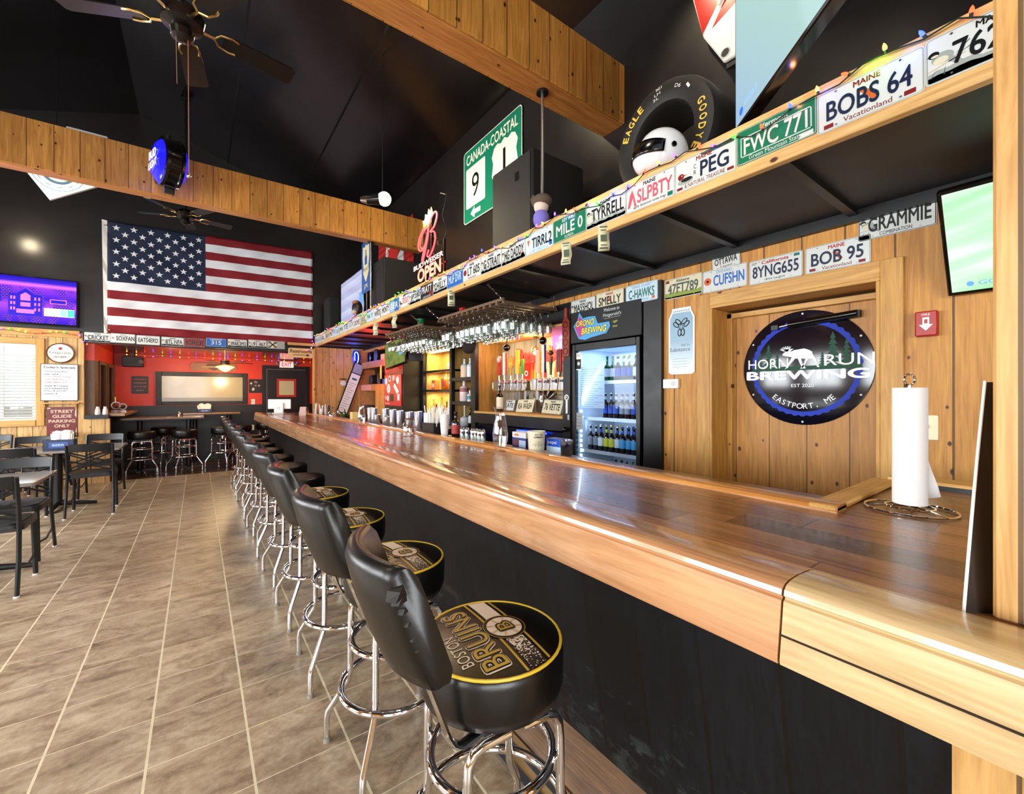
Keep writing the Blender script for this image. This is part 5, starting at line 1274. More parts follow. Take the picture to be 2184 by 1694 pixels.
for k, (y, z, m_, hh) in enumerate(((8.9, 2.09, DKB, .2), (8.5, 2.09, BLKP, .24), (8.1, 2.09, P('box_tan', '#cbb28e', .6), .12), (8.8, 1.63, BLKP, .18), (8.3, 1.63, DKB, .22), (8.0, 1.63, BLU, .1))):
    t = thing('storage_box', ('dark jug on the top red shelf', 'tall dark machine on the top red shelf', 'pale carton at the right of the top red shelf', 'black tray on the lower red shelf', 'dark crate on the lower red shelf', 'small blue box on the lower red shelf')[k], 'box', (2.95, y, z))
    B().box(-.09, .09, -.10, .10, 0, hh, m_).obj('body', t, bev=.01); B().box(-.07, .07, -.08, .08, hh, hh + .012, BLKP).obj('lid', t, bev=.004)
t = thing('cash_machine', 'dark till under the red shelves on the back counter', 'till', (2.75, 8.2, 1.0)); B().box(-.15, .15, -.3, .3, 0, .22, BLKP).obj('body', t, bev=.02); B().box(-.16, -.15, -.2, .2, .05, .16, P('till_red', '#4a0f10', .2)).obj('panel', t)
t = thing('wooden_slab', 'pine board standing on edge left of the mini fridge', 'board', (2.6, 7.45, 1.0)); B().box(-.02, .0, -.30, .22, 0, .60, PINE).obj('board', t, bev=.003)
# far end: menu frame, blue neon, post
struct(B().box(2.62, 2.84, 9.25, 9.42, 0, 2.395, POSTZ), 'pillar_2', bev=.004)
bn = thing('blue_neon', 'round blue neon sign on the pine post at the far end', 'neon sign', MY((2.69, 9.24, 2.20)))
b = B(); b.lathe([(0.001, 0), (.115, 0), (.115, .04), (.105, .045), (0.001, .045)], P('neon_blue_back', '#0a1a9c', .3, es=.6), 28); b.v = [(x * .72, y * 1.35, z) for x, y, z in b.v]; b.obj('drum', bn)
b = B(); b.tube([(.045 * cos(t), .12 * sin(t), .05) for t in [-1.2 + .25 * i for i in range(16)]], .007, glow('neon_cyan', '#7fc8ff', 7), 6).tube([(-.03, .06, .05), (-.03, -.06, .05)], .007, glow('neon_cyan', '#7fc8ff', 7), 6); b.obj('tube', bn)
lamp('blue_neon_light', (2.55, 9.0, 2.2), 4, (.06, .1, 1), .1)
plate(MY((2.70, 9.245, 2.33)), 'small grey plate on the pine post above the blue neon', 'VT 8', 'grey', 'pine', w=.15, h=.10, mh=.05)
mf = thing('framed_menu', 'tall dark framed menu leaning against the far pine post', 'framed menu', MY((2.585, 9.20, 1.565), -.345))
B().box(-.12, .12, -.56, .56, 0, .015, BLKP).obj('frame', mf, bev=.003)
b = B().flat([(-.095, -.54), (.095, -.54), (.095, .30), (-.095, .30)], .0156, PAPER).flat([(-.095, .32), (.095, .32), (.095, .52), (-.095, .52)], .0156, P('menu_grey', '#9b9fa6', .5)).flat([(-.05, .17), (.05, .17), (.05, .21), (-.05, .21)], .016, PC['teal'])
for k in range(12): b.flat([(-.07, .1 - k * .05), (.07 - .03 * (k % 3), .1 - k * .05), (.07 - .03 * (k % 3), .092 - k * .05), (-.07, .092 - k * .05)], .016, P('ink_grey', '#6d7c88', .8))
b.obj('pages', mf, smooth=False)
t = thing('wall_lantern', 'small white lantern on the far pine panel beside the menu', 'lantern', MY((2.47, 9.41, 1.66)))
B().lathe([(.04, -.07), (.055, .08), (.05, .085), (0.001, .085)], WHT, 14).obj('glass', t); B().box(-.06, .06, .08, .10, -.05, .05, BLKP).box(-.01, .01, -.12, .16, -.07, -.05, BLKP).obj('bracket', t)

# hanging glass racks ---------------------------------------------------------
RK = wood('rack_slat', '4b3a2c', '7d6248', .2, 2, 0, 0, 0, .5)
def rack(lbl, y0, y1, z=2.25, x0=2.18, x1=2.82, n=13):
    t = thing('glass_rack', lbl, 'glass rack', (0, 0, 0)); b = B()
    b.box(x0, x0 + .02, y0, y1, z + .02, z + .045, RK).box(x1 - .02, x1, y0, y1, z + .02, z + .045, RK).box((x0 + x1) / 2 - .01, (x0 + x1) / 2 + .01, y0, y1, z + .02, z + .045, RK).obj('frame', t, smooth=False)
    for k in range(n):
        y = y0 + (y1 - y0) * k / (n - 1); B().box(x0, x1, y - .012, y + .012, z, z + .02, RK).box(x0, x1, y - .026, y + .026, z - .006, z, RK).obj('slat', t, smooth=False)
    for y in (y0 + .01, y1 - .01):
        for x, xt in ((x0 + .01, 2.03), (x1 - .02, x1 - .02)):
            p0, p1 = Vector((x, y, z + .03)), Vector((xt, y - (.0 if x < 2.5 else 0), 2.39)); ch = B(); d = (p1 - p0); m_ = 7
            ch.cyl(p0, p0 + d * .12, .004, CHROME, n=6)
            for k in range(m_):
                a0 = p0 + d * (k / m_); a1 = p0 + d * ((k + 1) / m_); sd = d.cross(Vector((1, 0, 0) if k % 2 else (0, 1, 0))).normalized() * .007; e = (a1 - a0) * .12
                ch.tube([a0 - e + sd * .4, a0 + sd, a1 - sd * -1, a1 + e + sd * .4, a1 + e - sd * .4, a1 - sd, a0 - sd, a0 - e - sd * .4], .0025, CHROME, 5, True)
            ch.obj('chain', t)
    return t
rack('near wooden stemware rack hung on chains over the tap niche side', 3.10, 4.36)
rack('far wooden stemware rack hung on chains before the lit shelf', 4.80, 6.02)
WG = glass('stemware_glass', '#eef2f0', 1.7)
def wineglass(k):
    h = (.225, .205)[k]; r = (.045, .041)[k]
    # upside down: foot at the top (z = 0), bowl below
    pr = [(.034, 0), (.033, -.003), (.006, -.010), (.0045, -.03), (.0045, -.075), (.012, -.088), (r * .8, -.105), (r, -.135), (r * .97, -.165), (r * .86, -h), (r * .84, -h), (r * .95, -.165), (r * .97, -.135), (r * .76, -.107), (.001, -.092)]
    return B().lathe([(0.001, .0)] + pr, WG, 14)
gp = [None, None]
for rk, (y0, y1, nm) in enumerate(((3.10, 4.36, 'near'), (4.80, 6.02, 'far'))):
    q = random.Random(20 + rk)
    for k in range(12):
        y = y0 + (y1 - y0) * (k + .5) / 12
        for j in range(6):
            if q.random() < (.10 if rk == 0 else .16): continue
            kind = 0 if rk == 0 else 1
            M = Matrix.Translation((2.235 + j * .106 + q.uniform(-.012, .012), y, 2.252)) @ Matrix.Rotation(q.uniform(0, 6), 4, 'Z')
            if gp[kind] is None:
                o = wineglass(kind).obj('wine_glass', None, ang=60); gp[kind] = o; o.matrix_world = M
            else: o = dup(gp[kind], M)
            tag(o, 'clear stemmed glass hanging upside down in the %s rack' % nm, 'wine glass', 'stemware in the %s rack' % nm)
t = thing('toy_car', 'small red toy truck lying on top of the near rack', 'toy truck', (2.30, 4.02, 2.297))
B().box(-.03, .03, -.07, .07, .015, .04, RED).box(-.025, .025, -.03, .04, .04, .07, RED).obj('body', t, bev=.005)
for sx in (-1, 1):
    for sy in (-1, 1): B().cyl((sx * .028, sy * .045, .02), (sx * .04, sy * .045, .02), .02, BLK, n=12).obj('wheel', t)
t = thing('green_cup', 'green ribbed plastic cup standing on the far glass rack', 'cup', (2.28, 5.05, 2.297)); B().lathe([(.035, 0), (.04, .03), (.039, .032), (.043, .07), (.042, .072), (.045, .09)], P('cup_green', '#0e7a48', .4), 18).obj('body', t); B().ring((0, 0, .09), .045, .003, P('cup_green', '#0e7a48', .4), 18, 6).obj('rim', t)
t = thing('baseball_hat', 'red cap lying on the far end of the far rack', 'cap', (2.35, 5.75, 2.297)); B().sph((0, 0, .0), .08, P('cap_red', '#8d1414', .7), (1, 1, .9), 14, 8).obj('crown', t); B().poly([(-.2, -.06), (-.06, -.08), (-.06, .08), (-.2, .06)], .0, .006, P('cap_red', '#8d1414', .7)).obj('brim', t)
t = thing('hanging_bag', 'dark burgundy cloth bag hanging at the end of the near glass rack', 'bag', (2.62, 4.42, 1.92))
BG = P('burgundy_cloth', '#1c0808', .85, bump=.3, bs=60)
b = B().lathe([(0.001, .0), (.05, .005), (.085, .04), (.095, .10), (.08, .16), (.05, .20), (.02, .22), (.001, .225)], BG, 18); b.v = [(x * .7, y * 1.3 + .01 * sin(z * 40), z) for x, y, z in b.v]; b.obj('body', t, ang=80)
B().tube([(0, -.03, .20), (0, -.02, .29), (0, 0, .33), (0, .02, .29), (0, .03, .20)], .006, BG, 6).obj('strap', t)

# ================================================================== OVERHEAD SHELF
ZS0, ZS1, XS = 2.395, 2.628, 1.93
sh = thing('overhead_shelf', 'long pine faced shelf hung over the bar and covered with number plates', 'shelf', (0, 0, 0))
B().box(XS, XS + .04, -.6, 9.38, ZS0, ZS1, wood('shelf_face_pine', 'bd8a4a', 'e8c283', .5, 2, 1, 0, .35, .45, tint=.02)).obj('face_board', sh, bev=.004)
B().box(XS + .04, 2.875, -.6, 9.38, ZS1 - .02, ZS1 - .002, wood('shelf_top_pine', 'a87840', 'd9b070', .2, 0, 1, .004, .3, .5)).obj('top_board', sh, smooth=False)
B().box(XS + .04, 2.875, -.6, 9.38, ZS0 + .03, ZS0 + .045, P('soffit_black', '#17161a', .5, var=.2, bs=3)).obj('soffit', sh, smooth=False)
b = B()
y = .12
for k in range(15): B().box(XS + .04, 2.84, y + .62 * k, y + .62 * k + .04, ZS0 + .002, ZS0 + .03, BLKP).obj('batten', sh, smooth=False)
B().box(2.84, 2.875, -.6, 9.38, ZS0 - .03, ZS0 + .03, BLKP).obj('ledger', sh, smooth=False)
for i, y in enumerate((2.435, 6.37)):
    t = thing('support_pole', ('near', 'far')[i] + ' steel pole between the pine beam and the overhead shelf', 'pole', (2.075, y, ZS1))
    B().cyl((0, 0, 0), (0, 0, 3.70 - ZS1), .0125, STEEL, n=12).obj('pole', t); B().cyl((0, 0, 3.683 - ZS1), (0, 0, 3.70 - ZS1), .045, BLKP, n=18).obj('flange', t)
# plates along the face board, near to far
zp = (ZS0 + ZS1) / 2 + .006
SPEC = [
 ('762', 'white', 'black', 'MAINE', 'black', '', None, CHIC, 'plate numbered 762 with a bird, nearest on the shelf by the post', dict(mx=-.035, mw=.36)),
 ('BOBS 64', 'white', 'navy', 'MAINE', 'maroon', 'Vacationland', 'maroon', LOB, 'plate lettered BOBS 64 on the shelf edge', {}),
 ('FWC 771', 'green', 'white', 'Vermont', 'white', 'Green Mountain State', 'white', [('frame', 'white'), ('rect', 'white', .09, -.07, .14, -.052)], 'green Vermont plate lettered FWC 771 on the shelf edge', {}),
 ('PEG', 'white', 'navy', 'MAINE', 'maroon', 'A NATURAL TREASURE', 'maroon', LOON + [('text', 'black', 'C', -.045, .02, .02, .013), ('text', 'black', 'R', -.045, -.008, .02, .013)], 'plate lettered PEG with a red headed loon', dict(mx=.05, mw=.45)),
 ('SLPBTY', 'white', 'pink', 'MAINE', 'navy', 'early detection saves lives', 'black', [('poly', 'pink', [(-.14, -.05), (-.125, -.05), (-.105, .0), (-.095, -.05), (-.08, -.05), (-.1, .02), (-.11, .045), (-.125, .02)]), ('rect', 'teal', .11, -.066, .14, -.045)], 'plate lettered SLPBTY in pink with a ribbon', dict(mx=.03, mw=.7)),
 ('TYRRELL', 'white', 'black', 'MAINE', 'navy', '', None, CHIC, 'plate lettered TYRRELL under the string lights', dict(mx=.015)),
 ('MILE 0', 'green', 'white', 'KEY WEST', 'white', 'FLORIDA', 'white', [], 'green plate lettered MILE 0', {}),
 ('TIRRL2', 'pale', 'black', '', None, 'UNC CHARLOTTE', 'sky', [('poly', 'orange', [(-.13, .03), (-.1, .03), (-.115, -.02)]), ('rect', 'blue', .11, -.06, .14, -.03)], 'pale blue plate lettered TIRRL2 beside the MILE 0 plate', dict(mx=.03, mw=.7)),
 ('HG DADDY', 'white', 'black', 'MAINE', 'navy', '', None, CHIC + [('rect', 'orange', .10, -.06, .135, -.03)], 'plate lettered HG DADDY on the shelf edge', dict(mx=.012)),
 ('G STRAIT', 'white', 'black', 'MAINE', 'navy', '', None, CHIC, 'plate lettered G STRAIT on the shelf edge', dict(mx=.012)),
 ('LT 605', 'white', 'black', 'MAINE', 'navy', 'Vacationland', 'maroon', [('disc', 'maroon', -.115, 0, .026)], 'plate lettered LT 605 with a red seal', dict(mx=.03, mw=.65)),
 ('MUF DVR', 'blue', 'pale', '', None, '', None, [('rect', 'sky', -.14, .04, .14, .07)], 'blue plate lettered MUF DVR', {}),
 ('CHILLY', 'white', 'black', 'MAINE', 'navy', 'MOTORHOME', 'black', CHIC, 'plate lettered CHILLY between the blue and the black plate', {}),
 ('PRATT', 'black', 'white', '', None, 'LONG MAY YOU RUN', 'white', [('rect', 'maroon', .05, -.06, .14, -.02)], 'black plate lettered PRATT', dict(my=.02)),
 ('JP280', 'white', 'black', 'MAINE', 'navy', '', None, CHIC, 'plate lettered JP280 left of the black plate', dict(mx=.02)),
 ('TROUT', 'white', 'pink', 'MAINE', 'navy', '', None, LOON, 'plate in pink letters, second left of the black plate', dict(mx=.04, mw=.65)),
 ('BER', 'blue', 'white', '', None, '', None, [('rect', 'sky', -.14, -.07, .0, .07)], 'blue and white plate, third left of the black plate', {}),
 ('MONTY', 'white', 'black', '', None, '', None, [('rect', 'pale', -.14, .045, .14, .07)], 'plate in black letters, fourth left of the black plate', {}),
 ('WITE', 'white', 'black', 'MAINE', 'navy', '', None, LOB, 'plate in black letters, fifth left of the black plate', {}),
 ('94 Y', 'pale', 'green', '', None, '', None, [], 'plate glowing green and blue, sixth left of the black plate', {}),
 ('SEL', 'cream', 'pine', '', None, '', None, [('hills', 'grass', .03)], 'cream plate, seventh left of the black plate', {}),
 ('DOVE', 'white', 'maroon', '', None, '', None, [], 'white plate with reddish letters, eighth left of the black plate', {}),
 ('GSTR', 'white', 'grey', 'MAINE', 'navy', '', None, [], 'white plate with grey letters, ninth left of the black plate', {}),
 ('TE', 'white', 'blue', '', None, '', None, [], 'white plate with blue letters, tenth left of the black plate', {}),
 ('LMN', 'white', 'pine', '', None, '', None, [], 'white plate with green letters, eleventh left of the black plate', {}),
 ('V 12', 'pale', 'blue', '', None, '', None, [], 'lilac lit plate, twelfth left of the black plate', {}),
 ('ME 7', 'white', 'navy', '', None, '', None, [], 'white plate, thirteenth left of the black plate', {}),
 ('ND 4', 'tan', 'pine', '', None, '', None, [], 'yellowish plate near the far end of the shelf', {}),
 ('IL', 'white', 'navy', '', None, '', None, [], 'third plate from the far end of the shelf', {}),
 ('TOM', 'white', 'grey', '', None, '', None, [], 'second plate from the far end of the shelf', {}),
 ('MW', 'white', 'grey', '', None, '', None, [], 'plate at the very far end of the shelf', {})]
yp = .172
for k, (mn, bgc, fgc, tp, tcc, bt_, bcc, ex_, lbl, kw) in enumerate(SPEC):
    d_ = random.Random(k)
    plate(MX((XS - .001, yp, zp + d_.uniform(-.006, .006)), d_.uniform(-.012, .012)), lbl, mn, bgc, fgc, tp or None, tcc, bt_ or None, bcc, ex=ex_, **kw)
    yp += .3035 if k > 2 else .305
# string lights along the top of the face board
COLS = [('bulb_blue', '#2a3cff', 9), ('bulb_red', '#ff3a1e', 7), ('bulb_green', '#35e02a', 6), ('bulb_yellow', '#ffb53a', 7), ('bulb_violet', '#7a3cff', 8)]
BM = [glow(n_, c_, s_) for n_, c_, s_ in COLS]
WIRE = P('wire_green', '#16281a', .5)
def lights(lbl, path, n, rb=.0075, seed=1, ln=.022):
    t = thing('string_lights', lbl, 'string lights', (0, 0, 0)); q = random.Random(seed)
    B().tube(path, .0028, WIRE, 5).obj('wire', t)
    L = len(path) - 1; prot = {}
    for k in range(n):
        f = (k + .5) / n * L; i = int(f); p = Vector(path[i]).lerp(Vector(path[i + 1]), f - i)
        c = q.randrange(5)
        if c not in prot:
            b = B().cyl((0, 0, 0), (0, 0, .014), .005, WIRE, n=8).lathe([(.0055, .012), (rb, .018), (rb * .7, .012 + ln * .7), (.0006, .012 + ln)], BM[c], 10); o = b.obj('bulb', t); prot[c] = o
        else: o = prot[c].copy(); COL.objects.link(o)
        o.parent = t; o.location = p; o.rotation_euler = (q.uniform(-.9, .9), q.uniform(-1.4, .2), 0)
    return t
q = random.Random(4); path = []
for k in range(120):
    y = .17 + k * .0772; path.append((XS - .012 - .008 * abs(sin(k * 1.3)), y, ZS1 - .040 + .026 * sin(k * .55) - (.02 if k % 9 == 0 else 0) + (0.012 * sin(k * 2.1))))
lights('multicoloured string lights draped along the edge of the overhead shelf', path, 92, .0068)
# a few real glows from the nearest bulbs
for y, c in ((.60, (.1, .15, 1)), (.36, (.1, .15, 1)), (.70, (1, .3, .1)), (1.62, (.12, .15, 1)), (2.0, (.2, .2, 1)), (1.48, (1, .25, .1)), (.45, (.2, 1, .1)), (1.8, (.2, .9, .1))):
    lamp('bulb_glow', (XS - .035, y, ZS1 - .03), .14, c, .008)
# dollar bills pinned under the shelf
BILL = P('banknote', '#c8c8a6', .85); BINK = P('banknote_ink', '#4f5a48', .85)
for k, (px, py, lbl) in enumerate(((1208, 515, 'dollar bill hanging below the MILE 0 plate'), (1287, 480, 'dollar bill hanging below the plate lettered TYRRELL'), (962, 618, 'dollar bill hanging below the blue MUF DVR plate'), (841, 672, 'dollar bill hanging under the shelf above the far rack'), (801, 690, 'dollar bill hanging under the shelf near its far end'))):
    p = onX(px, py, XS - .006); t = thing('dollar_bill', lbl, 'banknote', MX((XS - .004, p.y, p.z)) @ Matrix.Rotation(.5 + .3 * (k % 3), 4, 'Y'), None)
    vs = []; fs = []
    for i in range(9):
        w_ = .012 * sin(i * 1.1 + k) + .01 * i / 8
        vs += [(-.033, -.156 * i / 8, w_), (.033, -.156 * i / 8, w_ + .004 * sin(i + k))]
    for i in range(8): fs.append((2 * i, 2 * i + 2, 2 * i + 3, 2 * i + 1))
    o = B().add(vs, fs, BILL).obj('paper', t); so = o.modifiers.new('s', 'SOLIDIFY'); so.thickness = .0006
    b = B()
    for (y0, y1, x0, x1) in ((-.10, -.055, -.018, .018), (-.02, -.012, -.024, .024), (-.145, -.137, -.024, .024), (-.128, -.122, -.018, .018), (-.035, -.03, -.018, .018)):
        i0 = y0 / -.156 * 8; w_ = .012 * sin(i0 * 1.1 + k) + .01 * i0 / 8; i1 = y1 / -.156 * 8; w1 = .012 * sin(i1 * 1.1 + k) + .01 * i1 / 8
        b.add([(x0, y0, w_ + .003), (x1, y0, w_ + .003), (x1, y1, w1 + .003), (x0, y1, w1 + .003)], [(0, 1, 2, 3)], BINK)
    b.obj('print', t, smooth=False)

# ================================================================== THINGS ON THE SHELF
def speaker(lbl, x0, y0, w_, d_, h_, rz=0.):
    t = thing('loudspeaker', lbl, 'loudspeaker', (x0, y0, ZS1), rz=rz)
    SPK = P('speaker_carpet', '#121110', .8, bump=.3, bs=300); SPG = P('speaker_grille', '#181716', .6, bump=.2, bs=400)
    B().box(0, d_, 0, w_, 0, h_, SPK).obj('cabinet', t, bev=.018, seg=2)
    B().box(-.008, .0, .02, w_ - .02, .02, h_ - .02, SPG).obj('grille', t, bev=.004)
    B().box(-.012, -.008, w_ * .3, w_ * .3 + .045, h_ - .2, h_ - .13, P('badge_black', '#060606', .2)).obj('badge', t)
    b = B(); b.box(d_ * .35, d_ * .65, -.004, .0, h_ * .25, h_ * .38, P('badge_black', '#060606', .2)).box(d_ * .38, d_ * .62, -.02, -.004, h_ * .33, h_ * .345, STEEL); b.obj('handle', t)
    return t
speaker('big black loudspeaker standing before the green road sign', 2.15, 2.645, .58, .58, .79)
speaker('black loudspeaker left of the red neon OPEN sign', 2.15, 6.03, .54, .56, .79)
speaker('black loudspeaker at the far end of the shelf', 2.05, 8.72, .46, .50, .70)
# race tyre and helmet
ty = thing('racing_slick', 'wide black racing slick tyre standing on the shelf behind the helmet', 'tyre', frame((2.24, 1.515, ZS1 + .335), (0, -1, 0), (0, 0, 1), (-1, 0, 0)))
RUB = P('tyre_rubber', '#191714', .55, bump=.12, bs=90)
B().lathe([(.195, -.30), (.2, -.32), (.27, -.335), (.32, -.325), (.335, -.29), (.336, -.05), (.333, -.01), (.32, .02), (.29, .032), (.24, .03), (.205, .018), (.195, .0), (.19, -.05), (.19, -.28)], RUB, 56, closed=True).obj('body', ty, ang=40)
b = B(); YT = P('tyre_yellow', '#d8b94a', .6); CT = P('tyre_chalk', '#d8d5cc', .8)
def arc(b, s_, r, a0, st, h_, m_, z=.0345):
    for i, ch in enumerate(s_):
        if ch == ' ': continue
        t = a0 - st * i; b.text(ch, r * cos(t), r * sin(t), h_, h_ * (.75 if ch != 'I' else .3), z, m_, .03, rot=t - pi / 2)
arc(b, 'EAGLE', .268, 2.78, .165, .046, YT); arc(b, 'GOODYEAR', .268, .30, .18, .044, YT)
for i, s_ in enumerate(('901', 'LH', '2L')): b.text(s_, -.01 - .01 * i, .288 - .026 * i, .016, .04, .0345, CT, .01, rot=.1)
b.text('D6', .115, .24, .02, .04, .0345, CT, .01, rot=-.5).flat([(.165, .215), (.178, .222), (.192, .195), (.18, .188)], .0345, CT)
b.obj('lettering', ty, smooth=False)
hm = thing('racing_helmet', 'white full face racing helmet with dark visor on the shelf', 'helmet', (2.075, 1.41, ZS1), rz=radians(160))
# local +x is where the helmet faces
HW = P('helmet_white', '#e9ebee', .18, coat=.5)
def helm(ax, y, z):
    return
vs = []; fs = []; n_, k_ = 28, 16
for j in range(k_ + 1):
    ph = -pi / 2 + pi * j / k_
    for i in range(n_):
        t = 2 * pi * i / n_; r = .135 * cos(ph) ** .82 if cos(ph) > 0 else 0
        x, y, z = r * cos(t) * 1.05, r * sin(t) * .92, .135 * sin(ph) * (1.05 if ph > 0 else .95)
        f = max(0, cos(t)) * max(0, cos((ph + .55) * 1.5)) if abs((ph + .55) * 1.5) < pi / 2 else 0
        x += .042 * f
        if z < -.10: z = -.10 - (z + .10) * -.15
        vs.append((x, y, z + .125))
for j in range(k_):
    for i in range(n_): fs.append((j * n_ + i, j * n_ + (i + 1) % n_, (j + 1) * n_ + (i + 1) % n_, (j + 1) * n_ + i))
B().add(vs, fs, HW).obj('shell', hm, ang=80)
vs = []; fs = []; m_ = 18
for j in range(6):
    ph = -.30 + .62 * j / 5
    for i in range(m_ + 1):
        t = -1.15 + 2.3 * i / m_; shrink = 1.0; r = .139 * cos(ph) ** .82
        fr2 = max(0, cos(t)) * max(0, cos((ph + .55) * 1.5))
        vs.append((r * cos(t) * 1.05 + .042 * fr2, r * sin(t) * .925, .139 * sin(ph) * (1.05 if ph > 0 else .95) + .125 - .02 * (abs(t) / 1.15) ** 2 * (j / 5)))
for j in range(5):
    for i in range(m_): fs.append((j * (m_ + 1) + i, j * (m_ + 1) + i + 1, (j + 1) * (m_ + 1) + i + 1, (j + 1) * (m_ + 1) + i))
o = B().add(vs, fs, BLKG).obj('visor', hm, ang=80); so = o.modifiers.new('s', 'SOLIDIFY'); so.thickness = .003; so.offset = 1
b = B()
for sy in (-1, 1): b.cyl((.02, sy * .118, .125), (.02, sy * .130, .125), .014, BLKG, n=12)
b.obj('visor_pivot', hm)
# plush figure, mask figure
pl = thing('plush_toy', 'small plush figure in a brown woolly hat on the shelf beside the pole', 'plush toy', (2.0, 2.36, ZS1))
B().sph((0, 0, .075), .06, P('plush_violet', '#7a6fc0', .9, bump=.4, bs=200), (1, 1, 1.2)).obj('body', pl)
B().sph((0, 0, .165), .055, P('plush_cream', '#d8c4b4', .9), (1, 1, 1)).obj('face', pl)
HB = P('plush_hat', '#57493c', .95, bump=.6, bs=150)
b = B().sph((0.01, 0, .205), .062, HB, (1.15, 1.2, .85)); b.obj('hat', pl)
B().tube([(0, .05, .19), (-.005, .07, .21), (-.008, .08, .245), (-.004, .078, .275)], [.018, .022, .022, .008], HB, 8).obj('ear_flap', pl)
mk = thing('carved_mask', 'dark carved face with pale cheeks on the shelf left of the far loudspeaker', 'mask', (1.99, 6.75, ZS1))
b = B().sph((0, 0, .13), .10, P('mask_dark', '#17120f', .4), (.8, .8, 1.3), 16, 10); b.obj('head', mk)
B().sph((-.05, -.02, .07), .055, P('mask_pale', '#b5a594', .5), (.8, 1, .7)).obj('jaw', mk); B().sph((-.03, -.01, .22), .05, P('mask_brow', '#a0623c', .5), (1, 1.2, .6)).obj('brow', mk)
# big television, turned, leaning out over the bar
dv = Vector((-.663, -.754, 0)); nv = Vector((-.754, .663, 0))
tv = thing('shelf_television', 'large television with pale blue picture turned at the near end of the shelf', 'television', frame(Vector((2.045, 1.0, 2.67)), dv, (0, 0, 1), nv))
B().box(0, 1.25, 0, .74, -.055, .0, BLKG).obj('case', tv, bev=.005)
a = N('pale_screen'); co, x = a.xyz(); cc = a.ramp(a.k('MULTIPLY_ADD', x[0], .5, a.k('MULTIPLY', x[1], .5)), [(.0, lin('a5c4e6')), (.3, lin('b4dad6')), (.8, lin('a8d2cf'))]); a.set(Base_Color=(0, 0, 0, 1), Emission_Color=cc, Emission_Strength=1.0, Roughness=.2)
B().flat([(.012, .018), (1.24, .018), (1.24, .728), (.012, .728)], .0008, a.m).obj('screen', tv, smooth=False)
B().text('GOLF', .16, .075, .024, .12, .0014, glow('logo_blue', '#6f9fe0', .9), .01).disc(.07, .06, .018, .0014, glow('logo_blue2', '#1f5fd0', .9)).obj('screen_logo', tv, smooth=False)
B().cyl((.6, .35, -.055), (.75, .35, -.62), .03, BLKP).obj('wall_arm', tv)
lamp('tv_glow', Vector((2.045, 1.0, 3.0)) + dv * .5 + nv * .25, 3, (.75, .92, 1), .3)
# white screen far along the shelf
t = thing('shelf_television', 'television with white page on the shelf beyond the police badge sign', 'television', MX((2.2, 7.80, 3.085)))
B().box(-.70, .70, -.45, .45, -.06, 0, BLKG).obj('case', t, bev=.005)
a = N('page_screen'); co, x = a.xyz(); cc = a.ramp(a.k('FRACT', a.k('MULTIPLY', x[1], 4.3)), [(.0, lin('c4c8ee')), (.5, lin('d6dcf2')), (.52, lin('b9bfe6'))]); a.set(Base_Color=(0, 0, 0, 1), Emission_Color=cc, Emission_Strength=.95, Roughness=.2)
B().flat([(-.68, -.43), (.68, -.43), (.68, .43), (-.68, .43)], .0006, a.m).flat([(.46, -.16), (.66, -.16), (.66, .06), (.46, .06)], .001, glow('screen_cyan', '#4f8fc0', .8)).obj('screen', t, smooth=False)
B().box(-.3, .3, -.457, -.43, -.2, .1, BLKP).obj('stand', t, smooth=False)
# neon OPEN sign
no = thing('open_sign', 'red neon OPEN sign with looping initial and yellow crown on the shelf', 'neon sign', MX((2.04, 4.27, ZS1)))
NW = glow('neon_open', '#ff5a4a', 7); NR = glow('neon_rose', '#ff4a50', 2.6); NWH = glow('neon_pale', '#ffc7b8', 2.2); NYL = glow('neon_yellow', '#ffe81e', 2.4)
B().text('OPEN', 0.0, .145, .15, .58, .02, NW, .035).obj('open_tubes', no, smooth=False)
B().text('BUDWEISER', -.03, .255, .055, .74, .02, NWH, .015).obj('name_tubes', no, smooth=False)
def loop(pts, r=.010, m_=NR): 
    # smooth through points
    out = []
    n = len(pts)
    for i in range(n - 1):
        p0, p1, p2, p3 = (Vector(pts[max(i - 1, 0)]), Vector(pts[i]), Vector(pts[i + 1]), Vector(pts[min(i + 2, n - 1)]))
        for k in range(5):
            t_ = k / 5; out.append(.5 * ((2 * p1) + (p2 - p0) * t_ + (2 * p0 - 5 * p1 + 4 * p2 - p3) * t_ ** 2 + (3 * p1 - p0 - 3 * p2 + p3) * t_ ** 3))
    out.append(Vector(pts[-1])); return out
b = B()
def z3(l): return [(x - .02, y + .035, .02) for x, y in l]
lp1 = [(-.02, .62), (-.12, .60), (-.22, .53), (-.25, .44), (-.20, .385), (-.10, .40), (-.02, .50), (.02, .62), (.0, .50), (-.06, .37), (-.12, .27), (-.15, .255), (-.14, .30), (-.06, .44), (.03, .60), (.10, .68), (.19, .70), (.22, .645), (.16, .56), (.06, .525), (.15, .50), (.18, .42), (.12, .32), (.03, .265), (-.02, .29), (.02, .34)]
b.tube(loop(z3(lp1)), .0085, NR, 6)
lp2 = [(x * .82 + .005, (y - .48) * .82 + .48) for x, y in lp1[:8]]; b.tube(loop(z3(lp2)), .006, NR, 6)
b.obj('initial_tubes', no)
B().poly([(x - .03, y - .03) for x, y in [(-.11, .66), (.06, .70), (.10, .80), (.07, .86), (.045, .80), (.01, .86), (-.02, .79), (-.07, .83), (-.085, .77), (-.14, .77)]], .005, .012, NYL).obj('crown', no)
b = B(); b.box(-.32, .36, .0, .015, -.04, .0, BLKP).box(-.02, .01, .0, .80, -.03, -.01, BLKP).box(-.3, .34, .165, .18, -.03, -.01, BLKP).box(.28, .30, .0, .42, -.03, -.01, BLKP).box(-.27, -.25, .0, .30, -.03, -.01, BLKP)
